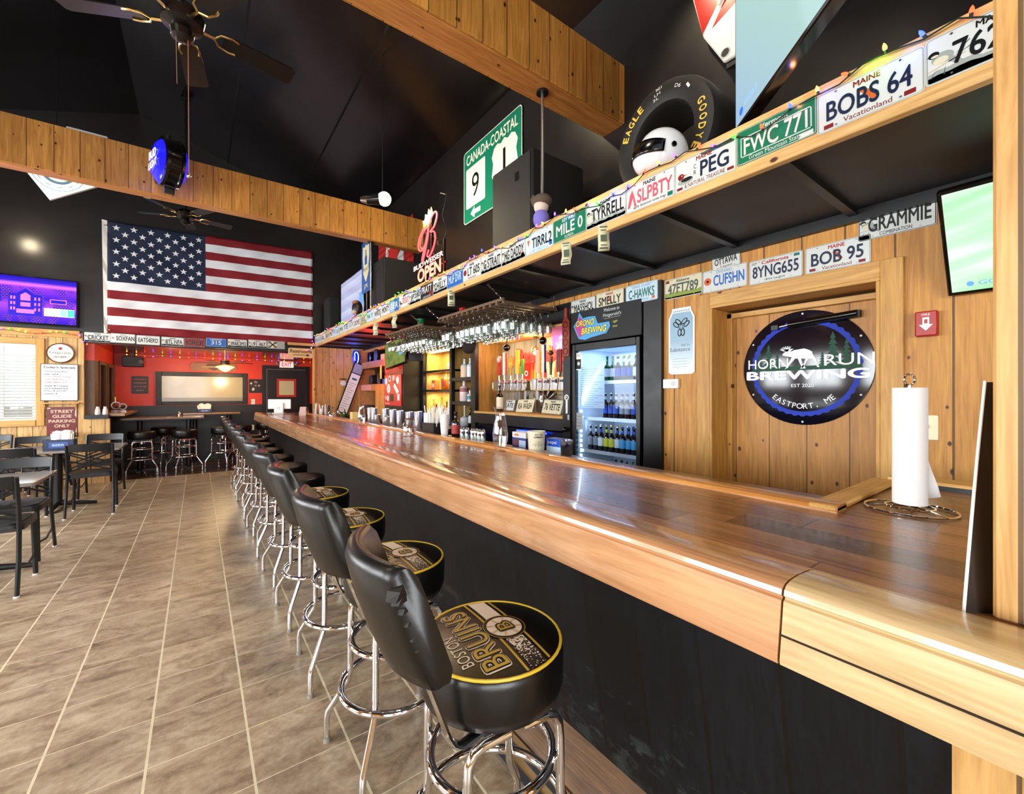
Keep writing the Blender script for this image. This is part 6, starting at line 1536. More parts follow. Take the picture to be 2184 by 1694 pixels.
for x, y in ((.12, .5), (.2, .4), (.1, .3), (-.1, .6), (.25, .25)): b.box(x - .015, x + .015, y - .02, y + .02, -.03, .012, P('neon_clip', '#3a3632', .4))
b.tube([(.2, .3, -.02), (.32, .5, -.03), (.24, .68, -.02), (.34, .86, -.02), (.2, .93, -.02)], .005, BLK, 5)
b.obj('frame', no, smooth=False)
lamp('open_glow', (1.98, 4.2, 2.8), 3.5, (1, .06, .03), .12)
# police badge sign, green road sign, flag with maple leaf, red and white panel
ps_ = thing('badge_sign', 'blue upright sign with cream police badge at the far pole', 'sign', MX((2.10, 6.66, 3.41), 0))
B().poly(rrect(.42, .80, .05, 4), 0, .004, P('sign_blue_badge', '#2a5fa8', .35)).obj('panel', ps_, smooth=False)
b = B(); CRM = P('badge_cream', '#e3d9b0', .5)
b.flat([(-.15, .33), (-.05, .31), (0, .35), (.05, .31), (.15, .33), (.16, .15), (.12, .0), (.14, -.08), (.06, -.18), (0, -.24), (-.06, -.18), (-.14, -.08), (-.12, .0), (-.16, .15)], .005, CRM)
b.flat([(-.055, .03), (.055, .03), (.055, .14), (.02, .18), (.02, .26), (-.02, .26), (-.02, .18), (-.055, .14)], .006, P('sign_blue_badge', '#2a5fa8', .35)).text('POLICE', 0, -.04, .05, .22, .006, PBLK, .01).text('J.M.', 0, -.31, .09, .2, .005, CRM, .02)
b.obj('print', ps_, smooth=False)
B().box(-.012, .012, -.78, -.40, -.012, 0, STEEL).obj('stake', ps_, smooth=False)
rsn = thing('road_sign', 'green road sign with route shields 9 and 1 on the black upper wall', 'road sign', MX((XW - .015, 4.335, 4.155)))
SG = P('road_green', '#0d7a5e', .4); SW_ = P('road_white', '#f2f2e2', .45)
B().poly(rrect(1.27, .95, .05, 4), 0, .004, SW_).poly(rrect(1.25, .93, .045, 4), .004, .0045, SG).obj('panel', rsn, smooth=False)
b = B(); b.text('CANADA-COASTAL', 0, .34, .13, 1.12, .0055, SW_, .015)
b.flat(rrect(.46, .52, .02, 3, -.34, -.03), .0055, SW_)
b.flat([(.09, .22), (.16, .25), (.23, .22), (.30, .26), (.37, .22), (.44, .25), (.51, .22), (.56, .13), (.53, .04), (.56, -.1), (.50, -.2), (.30, -.28), (.10, -.2), (.04, -.1), (.07, .04), (.04, .13)], .0055, SW_)
b.text('9', -.34, -.03, .30, .17, .0062, PBLK, .01).text('1', .30, .0, .28, .05, .0062, PBLK, .01)
b.flat([(-.46, -.375), (-.36, -.30), (-.36, -.345), (-.22, -.345), (-.22, -.405), (-.36, -.405), (-.36, -.45)], .0055, SW_)
b.obj('lettering', rsn, smooth=False)
b = B(); 
for y in (.41, -.41): b.cyl((.1, y, .004), (.1, y, .009), .012, STEEL, n=10)
b.obj('bolt', rsn)
mf_ = thing('maple_flag', 'red and white maple leaf flag on the black wall behind the far loudspeaker', 'flag', MX((XW - .012, 7.5, 3.98)))
vs = []; fs = []; nx, ny = 24, 8
for j in range(ny + 1):
    for i in range(nx + 1): vs.append((-.85 + 1.7 * i / nx, -.44 + .88 * j / ny, .006 * sin(i * .9 + j * .7)))
b = B()
for j in range(ny):
    for i in range(nx): b.add([vs[j * (nx + 1) + i], vs[j * (nx + 1) + i + 1], vs[(j + 1) * (nx + 1) + i + 1], vs[(j + 1) * (nx + 1) + i]], [(0, 1, 2, 3)], P('flag_red', '#d2281e', .8) if i < 6 or i >= 18 else P('flag_white', '#ece8e2', .8))
o = b.obj('cloth', mf_, ang=80); so = o.modifiers.new('s', 'SOLIDIFY'); so.thickness = .002
lf = [(0, .36), (.06, .26), (.12, .29), (.10, .12), (.18, .18), (.2, .13), (.30, .15), (.26, .05), (.30, .02), (.16, -.1), (.18, -.16), (.02, -.14), (.02, -.30), (-.02, -.30), (-.02, -.14), (-.18, -.16), (-.16, -.1), (-.30, .02), (-.26, .05), (-.30, .15), (-.2, .13), (-.18, .18), (-.10, .12), (-.12, .29), (-.06, .26)]
B().flat([(x, y) for x, y in lf], .012, P('flag_red', '#d2281e', .8)).obj('leaf', mf_, smooth=False)
hp = thing('racing_bodywork', 'red and white curved race car panel hung behind the turned television', 'car panel', MX((XW - .03, 1.30, 4.05)))
PR = P('panel_red', '#b5150f', .25, coat=.5); PWt = P('panel_white', '#eeeade', .3)
B().poly([(-.43, .75), (.6, .75), (.6, -.42), (-.155, -.40), (-.296, -.14), (-.38, .2)], 0, .03, PWt).obj('body', hp, bev=.008)
B().flat([(-.42, .74), (.31, .74), (-.185, .03), (-.298, -.12), (-.37, .2)], .0306, PR).flat([(-.12, .05), (.38, .74), (.55, .74), (-.05, -.05), (-.235, -.125)], .0306, PR).obj('red_paint', hp, smooth=False)
b = B().ring((-.141, -.345, .031), .03, .004, SIL, 20, 6).disc(-.141, -.345, .026, .0312, BLK, 18); b.obj('hole', hp)
b = B().tube([(-.04, .20, .035), (-.10, .12, .05), (-.16, .04, .05), (-.18, .0, .035)], .016, PWt, 8); b.obj('handle', hp)
B().box(-.14, .6, -.45, -.42, 0, .02, BLK).obj('bottom_edge', hp)
# ceiling spot with a bare warm lamp on its cord
t = thing('pendant_spot', 'bare warm spot lamp hanging on a long cord before the far beam', 'pendant lamp', (1.70, 4.81, 3.67))
B().cyl((0, 0, .08), (-.0, 0, roofz(1.70) - 3.67), .004, BLK, n=6).obj('cord', t)
B().cyl((-.14, .10, -.01), (-.02, .02, .0), .05, BLKG, .065, n=18).cyl((-.20, .14, -.012), (-.14, .10, -.01), .03, CHROME, .05, n=14).obj('shade', t)
B().sph((.02, -.01, 0), .075, glow('bulb_hot', '#ffe2a0', 16), (1, 1, 1.05)).obj('bulb', t)
lamp('pendant_light', (1.80, 4.74, 3.60), 60, (1, .82, .52), .07)

# ================================================================== FAR WALL
# national flag hung by its upper corners
fl = thing('national_flag', 'large stars and stripes flag spread across the black far wall', 'flag', MY((0, 9.49, 0)))
FTL, FTR, FBL, FBR = [onY(px, py, 9.47) for px, py in ((229, 471), (666, 538), (229, 710), (668, 738))]
NX, NY = 76, 52
FRD = P('flag_cloth_red', '#7d0f1a', .8); FWT = P('flag_cloth_white', '#dfe3e6', .8); FBU = P('flag_cloth_blue', '#0d1c38', .8)
def fpt(u, v, lift=0.):
    a_ = FTL.lerp(FTR, u); c_ = FBL.lerp(FBR, u); p = a_.lerp(c_, v)
    sag = .03 * sin(pi * u) * (1 - v) * 0 + .012 * sin(pi * u)
    w_ = .010 * sin(u * 34 - v * 16) * (.4 + .6 * v) + .014 * sin(u * 13 - v * 23 + 1.) * (.3 + .7 * v) + .006 * sin(u * 61 + v * 40)
    return (p.x, p.z - sag * 0, .028 + w_ + lift)
b = B()
for j in range(NY):
    for i in range(NX):
        u, v = (i + .5) / NX, (j + .5) / NY
        m_ = FBU if (u < .425 and v < 7 / 13) else (FRD if int(v * 13) % 2 == 0 else FWT)
        b.add([fpt(i / NX, (j + 1) / NY), fpt((i + 1) / NX, (j + 1) / NY), fpt((i + 1) / NX, j / NY), fpt(i / NX, j / NY)], [(0, 1, 2, 3)], m_)
o = b.obj('cloth', fl, ang=80)
bm_vs = {}
me = o.data
import bmesh
bm = bmesh.new(); bm.from_mesh(me); bmesh.ops.remove_doubles(bm, verts=bm.verts, dist=1e-5); bm.to_mesh(me); bm.free()
so = o.modifiers.new('s', 'SOLIDIFY'); so.thickness = .003; so.offset = 0
b = B()
for r in range(9):
    for c_ in range(6 if r % 2 == 0 else 5):
        u = .425 * ((c_ * 2 + (1 if r % 2 == 0 else 2)) / 12) ; v = 7 / 13 * (r + 1) / 10
        cx, cy, cz = fpt(u, v, .004); R1 = .052
        P5 = []
        for k in range(10):
            t = pi / 2 + k * pi / 5; rr = R1 if k % 2 == 0 else R1 * .4; P5.append((cx + rr * cos(t), cy + rr * sin(t), cz + .006))
        b.add(P5 + [(cx, cy, cz + .006)], [(k, (k + 1) % 10, 10) for k in range(10)], FWT)
b.obj('stars', fl, smooth=False)
b = B(); p0, p1 = onY(217, 468, 9.47), onY(222, 712, 9.47)
for k in range(12):
    a_, c_ = Vector(fpt(0, k / 12)), Vector(fpt(0, (k + 1) / 12)); t0_, t1_ = p0.lerp(p1, k / 12), p0.lerp(p1, (k + 1) / 12)
    b.add([(t0_.x, t0_.z, .03), (t1_.x, t1_.z, .03), tuple(c_), tuple(a_)], [(0, 1, 2, 3)], P('flag_canvas', '#d9d9d2', .8))
o = b.obj('canvas_heading', fl, smooth=False); so = o.modifiers.new('s', 'SOLIDIFY'); so.thickness = .004
b = B().ring((p0.x + .05, p0.z - .08, .034), .014, .004, BRASS, 14, 5).ring((p1.x + .05, p1.z + .06, .034), .014, .004, BRASS, 14, 5); b.obj('grommet', fl)

# plates below the flag
def farp(px0, px1, py, lbl, main, bgc='white', fgc='black', **k):
    a_, c_ = onY(px0, py, 9.44), onY(px1, py, 9.44); m_ = (a_ + c_) / 2
    return plate(MY((m_.x, 9.436, m_.z)), lbl, main, bgc, fgc, **k)
farp(180, 235, 720, 'plate lettered CRICKET at the left end under the flag', 'CRICKET', top='MAINE', tc='navy', ex=CHIC, mx=.01)
farp(236, 288, 722, 'plate lettered SOXFAN under the flag', 'SOXFAN', mx=.03, mw=.74, ex=[('disc', 'grey', -.12, 0, .018)], top='MAINE', tc='grey')
farp(290, 342, 726, 'plate lettered EATS4ERD under the flag', 'EATS4ERD', mw=.84, top='MAINE', tc='grey')
farp(344, 392, 729, 'plate lettered BTL NFA under the flag', 'BTL NFA', ex=CHIC, mx=.02, mw=.74, top='MAINE', tc='navy')
farp(393, 437, 731, 'dark red plate almost lost against the flag', 'CRLE', 'maroon', 'black')
farp(439, 483, 731, 'bright blue plate numbered 315 under the flag', '315', 'blue', 'white', mw=.5, edge='white', top='MISSISSIPPI', tc='white')
farp(485, 527, 733, 'plate lettered MAK3M3 under the flag', 'MAK3M3', ex=CHIC, mx=.02, mw=.72, top='MAINE', tc='navy')
farp(529, 569, 734, 'plate numbered 91 467 under the flag', '91 467', ex=CHIC, mx=.03, mw=.66, top='MAINE', tc='navy')
farp(571, 606, 736, 'grey plate with a union jack pattern under the flag', '', 'grey', 'black', ex=[('poly', 'black', [(-.14, .06), (-.12, .066), (.02, -.05), (.0, -.06)]), ('poly', 'black', [(-.14, -.06), (-.12, -.066), (.02, .05), (.0, .06)]), ('rect', 'cream', -.08, -.07, -.05, .07), ('rect', 'cream', -.14, -.012, .02, .012)])
wz = thing('restroom_sign', 'tan hanging Restrooms sign with a black arrow at the far opening', 'sign', MY((1.665, 9.40, 2.255)))
TAN = P('sign_tan', '#d9b97e', .5)
B().poly(rrect(.46, .19, .03, 4), 0, .02, TAN).obj('board', wz, bev=.003)
B().box(-.24, .26, .15, .20, -.01, .03, TRIMX).obj('hanger_board', wz); b = B()
for x in (-.16, .16): b.ring((x, .122, .012), .028, .004, BLK, 12, 5)
b.M = Matrix(); b.obj('hooks', wz)
B().text('Restrooms', .0, .035, .075, .40, .0212, P('sign_brown', '#5a4518', .6), .03).box(-.15, .10, -.048, -.036, .02, .0212, BLK).flat([(.10, -.07), (.10, -.014), (.16, -.042)], .0212, BLK).obj('lettering', wz, smooth=False)

# television with violet city picture
tv = thing('far_television', 'television with violet night city picture on the far wall', 'television', MY((-2.13, 9.38, 2.835), 0, -.03))
B().box(-.62, .62, -.36, .36, -.06, 0, BLKG).obj('case', tv, bev=.004)
def cityscreen():
    a = N('city_screen'); co, x = a.xyz()
    r1 = a.n('MapRange', {'Value': x[1], 'From Min': -.34, 'From Max': .34}).outputs[0]
    sky_ = a.ramp(r1, [(.0, lin('1d10c8')), (.18, lin('6a2ae6')), (.38, lin('b04af0')), (.55, lin('3a1ad8')), (.78, lin('9a3af0')), (.84, lin('f07ae0')), (.9, lin('3a22e0')), (1., lin('1a10a8'))])
    bl = a.n('TexBrick', {'Vector': a.comb(x[0], x[1], 0.), 'Color1': lin('1408a0'), 'Color2': lin('2a10c0'), 'Mortar': lin('c86af0'), 'Scale': 9., 'Mortar Size': .018, 'Brick Width': .3, 'Row Height': .22}).outputs[0]
    nz = a.noise(a.comb(a.k('MULTIPLY', x[0], 1.5), a.k('MULTIPLY', x[1], .7), 0.), 5., 1)
    m_ = a.n('MapRange', {'Value': nz, 'From Min': .46, 'From Max': .54}).outputs[0]
    lowm = a.k('LESS_THAN', x[1], .19)
    cc = a.mix(a.k('MULTIPLY', a.k('MULTIPLY', m_, lowm), .85), sky_, bl)
    a.set(Base_Color=(0, 0, 0, 1), Emission_Color=cc, Emission_Strength=1.25, Roughness=.2); return a.m
B().flat([(-.605, -.335), (.605, -.335), (.605, .345), (-.605, .345)], .0006, cityscreen()).obj('screen', tv, smooth=False)
b = B(); VIO = glow('screen_violet', '#d05cf2', 1.2); DNV = glow('screen_deep', '#1606a0', .8); WHG = glow('screen_white', '#e6f2f2', 1.1)
b.flat([(-.10, -.24), (.24, -.24), (.24, .08), (.17, .08), (.07, .17), (-.03, .08), (-.10, .08)], .001, DNV).flat([(.02, -.01), (.12, -.01), (.12, .07), (.07, .11), (.02, .07)], .0014, VIO).flat([(.02, -.10), (.12, -.10), (.12, -.04), (.02, -.04)], .0014, VIO).flat([(-.02, -.20), (.16, -.20), (.16, -.14), (-.02, -.14)], .0014, VIO)
for x in (-.08, -.05, .16, .20):
    for y in (-.16, -.08, .0): b.flat([(x, y), (x + .018, y), (x + .018, y + .045), (x, y + .045)], .0014, VIO)
for x in (-.52, -.38, -.26): b.flat([(x - .05, -.24), (x + .05, -.24), (x + .05, -.16), (x + .02, -.12), (x, -.10), (x - .02, -.12), (x - .05, -.16)], .0012, VIO)
for k, x in enumerate((-.42, -.34, -.26, -.18)): b.flat([(x - .015, -.05), (x + .015, -.05), (x + .01, .14), (x - .01, .14)], .001, (VIO, DNV)[k % 2])
b.flat([(.26, -.22), (.585, -.22), (.585, -.10), (.26, -.10)], .0016, WHG).flat([(.43, -.215), (.50, -.215), (.50, -.105), (.43, -.105)], .0019, glow('screen_teal', '#7fb8e0', 1.)).flat([(.51, -.215), (.585, -.215), (.585, -.105), (.51, -.105)], .0019, glow('screen_green', '#3fd09a', 1.))
b.flat([(.32, -.03), (.50, -.03), (.50, .04), (.32, .04)], .0012, VIO).flat([(.33, -.02), (.49, -.02), (.49, .03), (.33, .03)], .0014, DNV)
b.obj('screen_picture', tv, smooth=False)
B().box(-.1, .1, -.1, .1, -.10, -.06, BLKP).obj('bracket', tv)
path = [(-3.0 + .1 * k, 9.435, 2.36 + .02 * sin(k * 1.1)) for k in range(16)] + [(-1.48, 9.43, 2.33), (-1.44, 9.42, 2.22), (-1.40, 9.425, 2.19)]
lights('coloured string lights on the pine trim under the violet television', path, 22, .011, 3, .03)
# oval sign, whiteboard, ledge, tin sign
os_ = thing('beer_tray_sign', 'round white beer tray sign on the pine wall above the specials board', 'sign', MY((-1.715, 9.485, 2.07)))
b = B().lathe([(0.001, 0), (.145, 0), (.155, .012), (.15, .02), (.138, .012), (0.001, .012)], P('tray_rim', '#6b3f22', .4), 40); b.obj('rim', os_)
B().disc(0, 0, .138, .0135, P('tray_white', '#efeee8', .5), 40).obj('face', os_, smooth=False)
B().text('Fitzgeralds', 0, .0, .05, .235, .0145, P('ink_brown', '#4a2f22', .5), .01).text('ALE-BEER', 0, -.06, .026, .14, .0145, P('ink_brown', '#4a2f22', .5), .02).disc(0, .07, .022, .0145, P('sign_red', '#d2281c', .5), 16).disc(0, .07, .009, .0148, PBLK, 10).obj('lettering', os_, smooth=False)
wb = thing('whiteboard', "whiteboard of handwritten Today's Specials on the pine wall", 'whiteboard', MY((-1.722, 9.475, 1.615)))
B().box(-.205, .205, -.285, .285, 0, .015, P('board_frame', '#4c4640', .5)).obj('frame', wb, bev=.002)
B().flat([(-.195, -.275), (.195, -.275), (.195, .275), (-.195, .275)], .0155, P('board_white', '#eef3f4', .3)).obj('panel', wb, smooth=False)
b = B(); IK = P('marker_ink', '#1c2a38', .6); IR = P('marker_red', '#9c5560', .6)
b.text("Today's Specials", 0, .228, .042, .35, .016, IK, .03, .2)
for k, (s_, w_, m_) in enumerate((('Chicken Soup Bowl', .25, IK), ('with roll 8', .15, IK), ('Corn Pork Chop', .29, IR), ('mash & greens', .22, IR), ('cole slaw 12', .24, IR), ("Steak & Cheese", .26, IK), ('on a toasted bun', .26, IK), ('fries & pickle', .24, IK), ('onions 14', .14, IK))): b.text(s_, -.165 + w_ / 2, .165 - k * .04 - (.018 if k > 4 else 0), .022, w_, .016, m_, .03, .2)
for k, y in enumerate((.13, .0, -.14)): b.text('$ 12', .15, y, .02, .05, .016, IR, 0, .2)
b.text('Thank you', .0, -.215, .022, .11, .016, IK, 0, .2)
b.obj('handwriting', wb, smooth=False)
lg = thing('wall_ledge', 'small pine ledge with two brackets under the whiteboard', 'ledge', MY((-1.715, 9.5, 1.285)))
B().box(-.21, .21, 0, .02, 0, .09, TRIMX).obj('board', lg)
for x in (-.17, .17): B().poly([(0, 0), (.06, 0), (0, -.12)], -.01, .01, TRIMX).obj('bracket', lg).matrix_local = Matrix.Translation((x, 0, 0)) @ Matrix.Rotation(-pi / 2, 4, 'Y')
ts = thing('parking_sign', 'worn dark red STREET GLIDE PARKING ONLY tin sign on the pine wall', 'tin sign', MY((-1.70, 9.49, 1.0)))
B().poly(rrect(.33, .47, .01, 2), 0, .003, P('tin_red', '#6b0f0f', .35, var=.4, bs=20)).obj('plate', ts, smooth=False)
b = B(); TS = P('tin_cream', '#d8b8a0', .5)
for k, s_ in enumerate(('STREET', 'GLIDE', 'PARKING', 'ONLY')): b.text(s_, 0, .165 - k * .075, .05, (.25, .21, .29, .17)[k], .0036, TS, .03)
b.flat([(-.13, -.15), (-.09, -.13), (-.09, -.145), (.09, -.145), (.09, -.13), (.13, -.15), (.09, -.17), (.09, -.155), (-.09, -.155), (-.09, -.17)], .0036, P('tin_rust', '#b5563c', .5))
b.flat([(-.16, .2), (-.12, .21), (-.13, .225), (-.16, .228)], .0037, TS).flat([(.14, .1), (.16, .06), (.16, .2), (.145, .18)], .0037, TS).flat([(.14, -.2), (.162, -.08), (.162, -.22)], .0037, TS)
b.obj('lettering', ts, smooth=False)
lamp('far_wall_spot', (-2.1, 9.2, 3.75), 14, (1, .84, .55), .08)
t = thing('wall_spot', 'small warm spot lamp high on the far wall above the television', 'spotlight', (-2.45, 9.3, 3.75)); B().cyl((0, .2, .05), (0, 0, 0), .05, BLKP, .06).obj('shade', t); B().sph((0, -.01, -.01), .045, glow('bulb_warm', '#ffd68a', 14)).obj('bulb', t)
t = thing('utility_cable', 'thin cable hanging at the left edge of the opening', 'cable', (0, 0, 0)); B().tube([(-1.44, 9.48, 2.2), (-1.45, 9.47, 1.9), (-1.43, 9.47, 1.5)], .004, BLK, 5).obj('cable', t)

# ================================================================== ANNEX
hs = thing('parking_sign', 'dark upright HARLEY PARKING ONLY sign on the red wall', 'sign', MY((-.955, 11.59, 1.62)))
B().poly(rrect(.26, .36, .01, 2), 0, .004, P('tin_dark', '#22080a', .4)).obj('plate', hs, smooth=False)
b = B(); HI = P('tin_rose', '#b06a5a', .5)
for k, s_ in enumerate(("HARLEY'S", 'PARKING', '', 'ONLY')):
    if s_: b.text(s_, 0, .115 - k * .075, .035, .2 if k != 3 else .13, .0046, HI, .03)
b.flat([(-.11, -.035), (-.07, -.018), (-.07, -.028), (.07, -.028), (.07, -.018), (.11, -.035), (.07, -.052), (.07, -.042), (-.07, -.042), (-.07, -.052)], .0046, HI).obj('lettering', hs, smooth=False)
mw = thing('wall_mirror', 'wide black framed mirror like panel on the red annex wall', 'mirror', MY((.108, 11.585, 1.555)))
b = B()
for x0, x1, y0, y1 in ((-.81, -.72, -.35, .35), (.72, .81, -.35, .35), (-.72, .72, .26, .35), (-.72, .72, -.35, -.28)): b.box(x0, x1, y0, y1, 0, .03, BLKP)
b.obj('frame', mw, bev=.004)
B().box(-.72, .72, -.28, .26, .0, .008, P('pale_glass', '#b3a785', .22, coat=.35, var=.1, bs=6)).obj('glass', mw, smooth=False); B().flat([(-.72, -.28), (.72, -.28), (.72, -.20), (-.72, -.20)], .0085, P('grey_band', '#8f8a80', .2)).obj('lower_band', mw, smooth=False)
po = thing('poster', 'small black picture poster between the mirror and the annex door', 'poster', MY((1.09, 11.59, 1.62)))
B().box(-.14, .14, -.16, .16, 0, .006, P('poster_black', '#0d0a0c', .4)).obj('panel', po)
b = B(); q = random.Random(3)
for k in range(14): b.disc(q.uniform(-.1, .1), q.uniform(-.12, .11), q.uniform(.008, .028), .0064 + k * .0001, q.choice([P('pg1', '#8a7a74', .6), P('pg2', '#c8c0ba', .6), P('pg3', '#5a2a2a', .6)]), 9)
b.obj('print', po, smooth=False)
pk = thing('wall_plaque', 'pale bar and shield wooden plaque high on the red annex wall', 'plaque', MY((.29, 11.58, 2.03)))
B().poly(rrect(.85, .17, .07, 5), 0, .012, P('plaque_mauve', '#9c6a52', .5)).obj('board', pk); B().poly([(-.12, .07), (.12, .07), (.17, .0), (.0, -.075), (-.17, .0)], .012, .016, P('plaque_dark', '#4a3226', .5)).box(-.22, .22, -.02, .025, .016, .018, P('plaque_tan', '#a8845c', .5)).obj('emblem', pk)
ad = struct(B().box(1.30, 2.16, 11.57, 11.585, 0, 2.04, P('door_dark', '#171114', .4)), 'door_2')
B().box(1.22, 1.30, 11.56, 11.6, 0, 2.11, BLKP).box(2.16, 2.24, 11.56, 11.6, 0, 2.11, BLKP).box(1.30, 2.16, 11.56, 11.6, 2.04, 2.11, BLKP).obj('door_frame', ad, bev=.003)
B().box(1.305, 1.32, 11.565, 11.57, 0, 2.03, P('edge_grey', '#6b6259', .4)).box(1.32, 2.14, 11.565, 11.57, 2.015, 2.03, P('edge_grey', '#6b6259', .4)).obj('edge', ad)
b = B()
for x0, x1, z0, z1 in ((1.52, 1.57, 1.36, 1.80), (1.89, 1.94, 1.36, 1.80), (1.57, 1.89, 1.75, 1.80), (1.57, 1.89, 1.36, 1.41)): b.box(x0, x1, 11.56, 11.57, z0, z1, P('door_red_trim', '#b3231a', .45))
b.obj('window_frame', ad); B().box(1.57, 1.89, 11.562, 11.568, 1.41, 1.75, P('door_pane', '#c9bd96', .3)).obj('window_pane', ad)
ex = thing('exit_sign', 'red lit EXIT sign with two lamp heads above the annex door', 'exit sign', MY((1.73, 11.57, 2.155)))
B().box(-.155, .155, -.09, .07, 0, .05, WHT).obj('case', ex, bev=.004)
B().flat([(-.135, -.075), (.135, -.075), (.135, .055), (-.135, .055)], .0508, glow('exit_pale', '#ffd9d4', .9)).text('EXIT', 0, -.01, .10, .22, .0515, glow('exit_red', '#ff1e1e', 1.6), .03).obj('lettering', ex, smooth=False)
b = B()
for x in (-.2, .2): b.sph((x, .01, .03), .035, P('lamp_grey', '#8a8680', .4)).cyl((x, .01, .03), (x * .75, .0, .03), .01, BLKP)
b.obj('lamp_head', ex)
for i, (x, y, z) in enumerate(((-1.05, 11.42, 2.08), (2.36, 11.4, 2.0))):
    t = thing('small_loudspeaker', ('black ceiling loudspeaker at the left of the red annex', 'black loudspeaker high right of the annex door')[i], 'loudspeaker', (x, y, z)); w_ = (.16, .08)[i]
    B().box(-w_, w_, -.08, .08, -.1, .1, BLKP).obj('cabinet', t, bev=.01); B().cyl((w_ * .8, -.08, 0), (w_ * .8, -.087, 0), .04, P('cone_grey', '#55504a', .4), n=16).obj('cone', t); B().box(-.02, .02, -.01, .12, .1, 2.25 - z, BLKP).obj('bracket', t)
# annex lamps
for i, (px, py, Y, lb_) in enumerate(((480, 784, 10.6, 'glowing golden bowl lamp hanging under the annex ceiling'),)):
    p = onY(px, py, Y); t = thing('bowl_lamp', lb_, 'ceiling lamp', p)
    GB = glow('lamp_glow_gold', '#ffc95a', 5)
    B().lathe([(0.001, -.09), (.05, -.075), (.12, -.02), (.165, .01), (.12, .03), (.03, .045), (.001, .05)], GB, 24).obj('bowl', t)
    B().cyl((0, 0, .04), (0, 0, 2.25 - p.z), .012, BRASS).obj('stem', t)
    b = B()
    for k in range(5):
        a_ = k * 2 * pi / 5 + .3; b.box(.10, .52, -.055, .055, .10, .108, P('fan_blade_brown', '#3a2216', .4)); 
        b.v[-8:] = [(x * cos(a_) - y * sin(a_), x * sin(a_) + y * cos(a_), z) for x, y, z in b.v[-8:]]
    b.obj('fan_blades', t, smooth=False); B().cyl((0, 0, .06), (0, 0, .14), .08, P('motor_brown', '#2a1a12', .3), n=20).obj('motor', t)
    lamp('annex_lamp', p + Vector((0, -.05, -.25)), 42, (1, .70, .36), .10)
lamp('annex_lamp', (-.4, 10.4, 1.95), 12, (1, .74, .42), .10)
path = [(-1.2 + k * .145, 11.3 + .05 * sin(k), 2.19 + .018 * sin(k * 1.7)) for k in range(26)]
lights('coloured string lights strung under the annex ceiling', path, 26, .010, 11, .024)
path = [(1.88, 9.37, 2.60), (1.88, 9.365, 2.5), (1.885, 9.36, 2.42), (1.875, 9.35, 2.36), (1.80, 9.37, 2.30), (1.74, 9.38, 2.28)]
lights('short end of string lights hanging at the far shelf corner', path, 7, .011, 5, .028)
# annex tables and ledges
TOPB = wood('annex_table_top', '7a4c28', 'b5814e', .12, 1, 0, .003, 0, .2, .4)
def high_table(lbl, x0, x1, y0, y1, z=1.0):
    t = thing('high_table', lbl, 'high table', ((x0 + x1) / 2, (y0 + y1) / 2, 0)); a_, c_ = (x1 - x0) / 2, (y1 - y0) / 2
    B().box(-a_, a_, -c_, c_, z - .035, z, TOPB).obj('table_top', t, bev=.006); B().box(-a_ - .003, a_ + .003, -c_ - .003, c_ + .003, z - .05, z - .032, BLKP).obj('edge', t)
    for x in (-a_ * .6, a_ * .6): B().cyl((x, 0, .02), (x, 0, z - .04), .04, BLKP).box(x - .25, x + .25, -.03, .03, 0, .025, BLKP).box(x - .03, x + .03, -.25, .25, 0, .025, BLKP).obj('pedestal', t)
    return t
high_table('plank topped high table behind the annex stools', -1.12, .10, 10.28, 10.85, 1.0)
high_table('second plank topped high table farther back before the mirror', -.25, .75, 11.02, 11.45, 1.04)
wl = thing('window_ledge', 'thick brown wooden ledge counter along the annex window wall', 'ledge counter', (0, 0, 0))
B().box(-1.345, -.98, 9.62, 11.56, 1.06, 1.12, TOPB).obj('top', wl, bev=.01); B().box(-1.345, -1.30, 9.62, 11.56, .9, 1.06, BLKP).obj('support', wl); B().box(-1.45, -1.17, 9.46, 9.62, 1.036, 1.10, BLKP).obj('end_shelf', wl)
for i, (x, y, z, s_) in enumerate(((-1.26, 9.56, 1.10, 0), (-1.14, 10.35, 1.12, 1))):
    t = thing('condiment_caddy', ('white jug caddy on the ledge at the left of the opening', 'brown pretzel shaped wooden stand on the window ledge')[i], 'caddy', (x, y, z))
    if i == 0:
        for k, dx_ in enumerate((-.05, .04)): B().lathe([(.03, 0), (.035, .02), (.03, .08), (.02, .11), (.022, .13)], WHT, 14, (dx_, 0, 0)).obj('jug', t)
    else:
        B().box(-.1, .1, -.04, .04, 0, .03, TOPB).obj('base', t); b = B(); b.M = Matrix.Rotation(pi / 2, 4, 'X'); b.ring((-.04, .11, 0), .06, .014, TOPB, 18, 6).ring((.05, .09, 0), .05, .014, TOPB, 18, 6); b.obj('rings', t); B().cyl((-.05, 0, .17), (-.05, 0, .26), .014, BRASS).obj('finial', t)
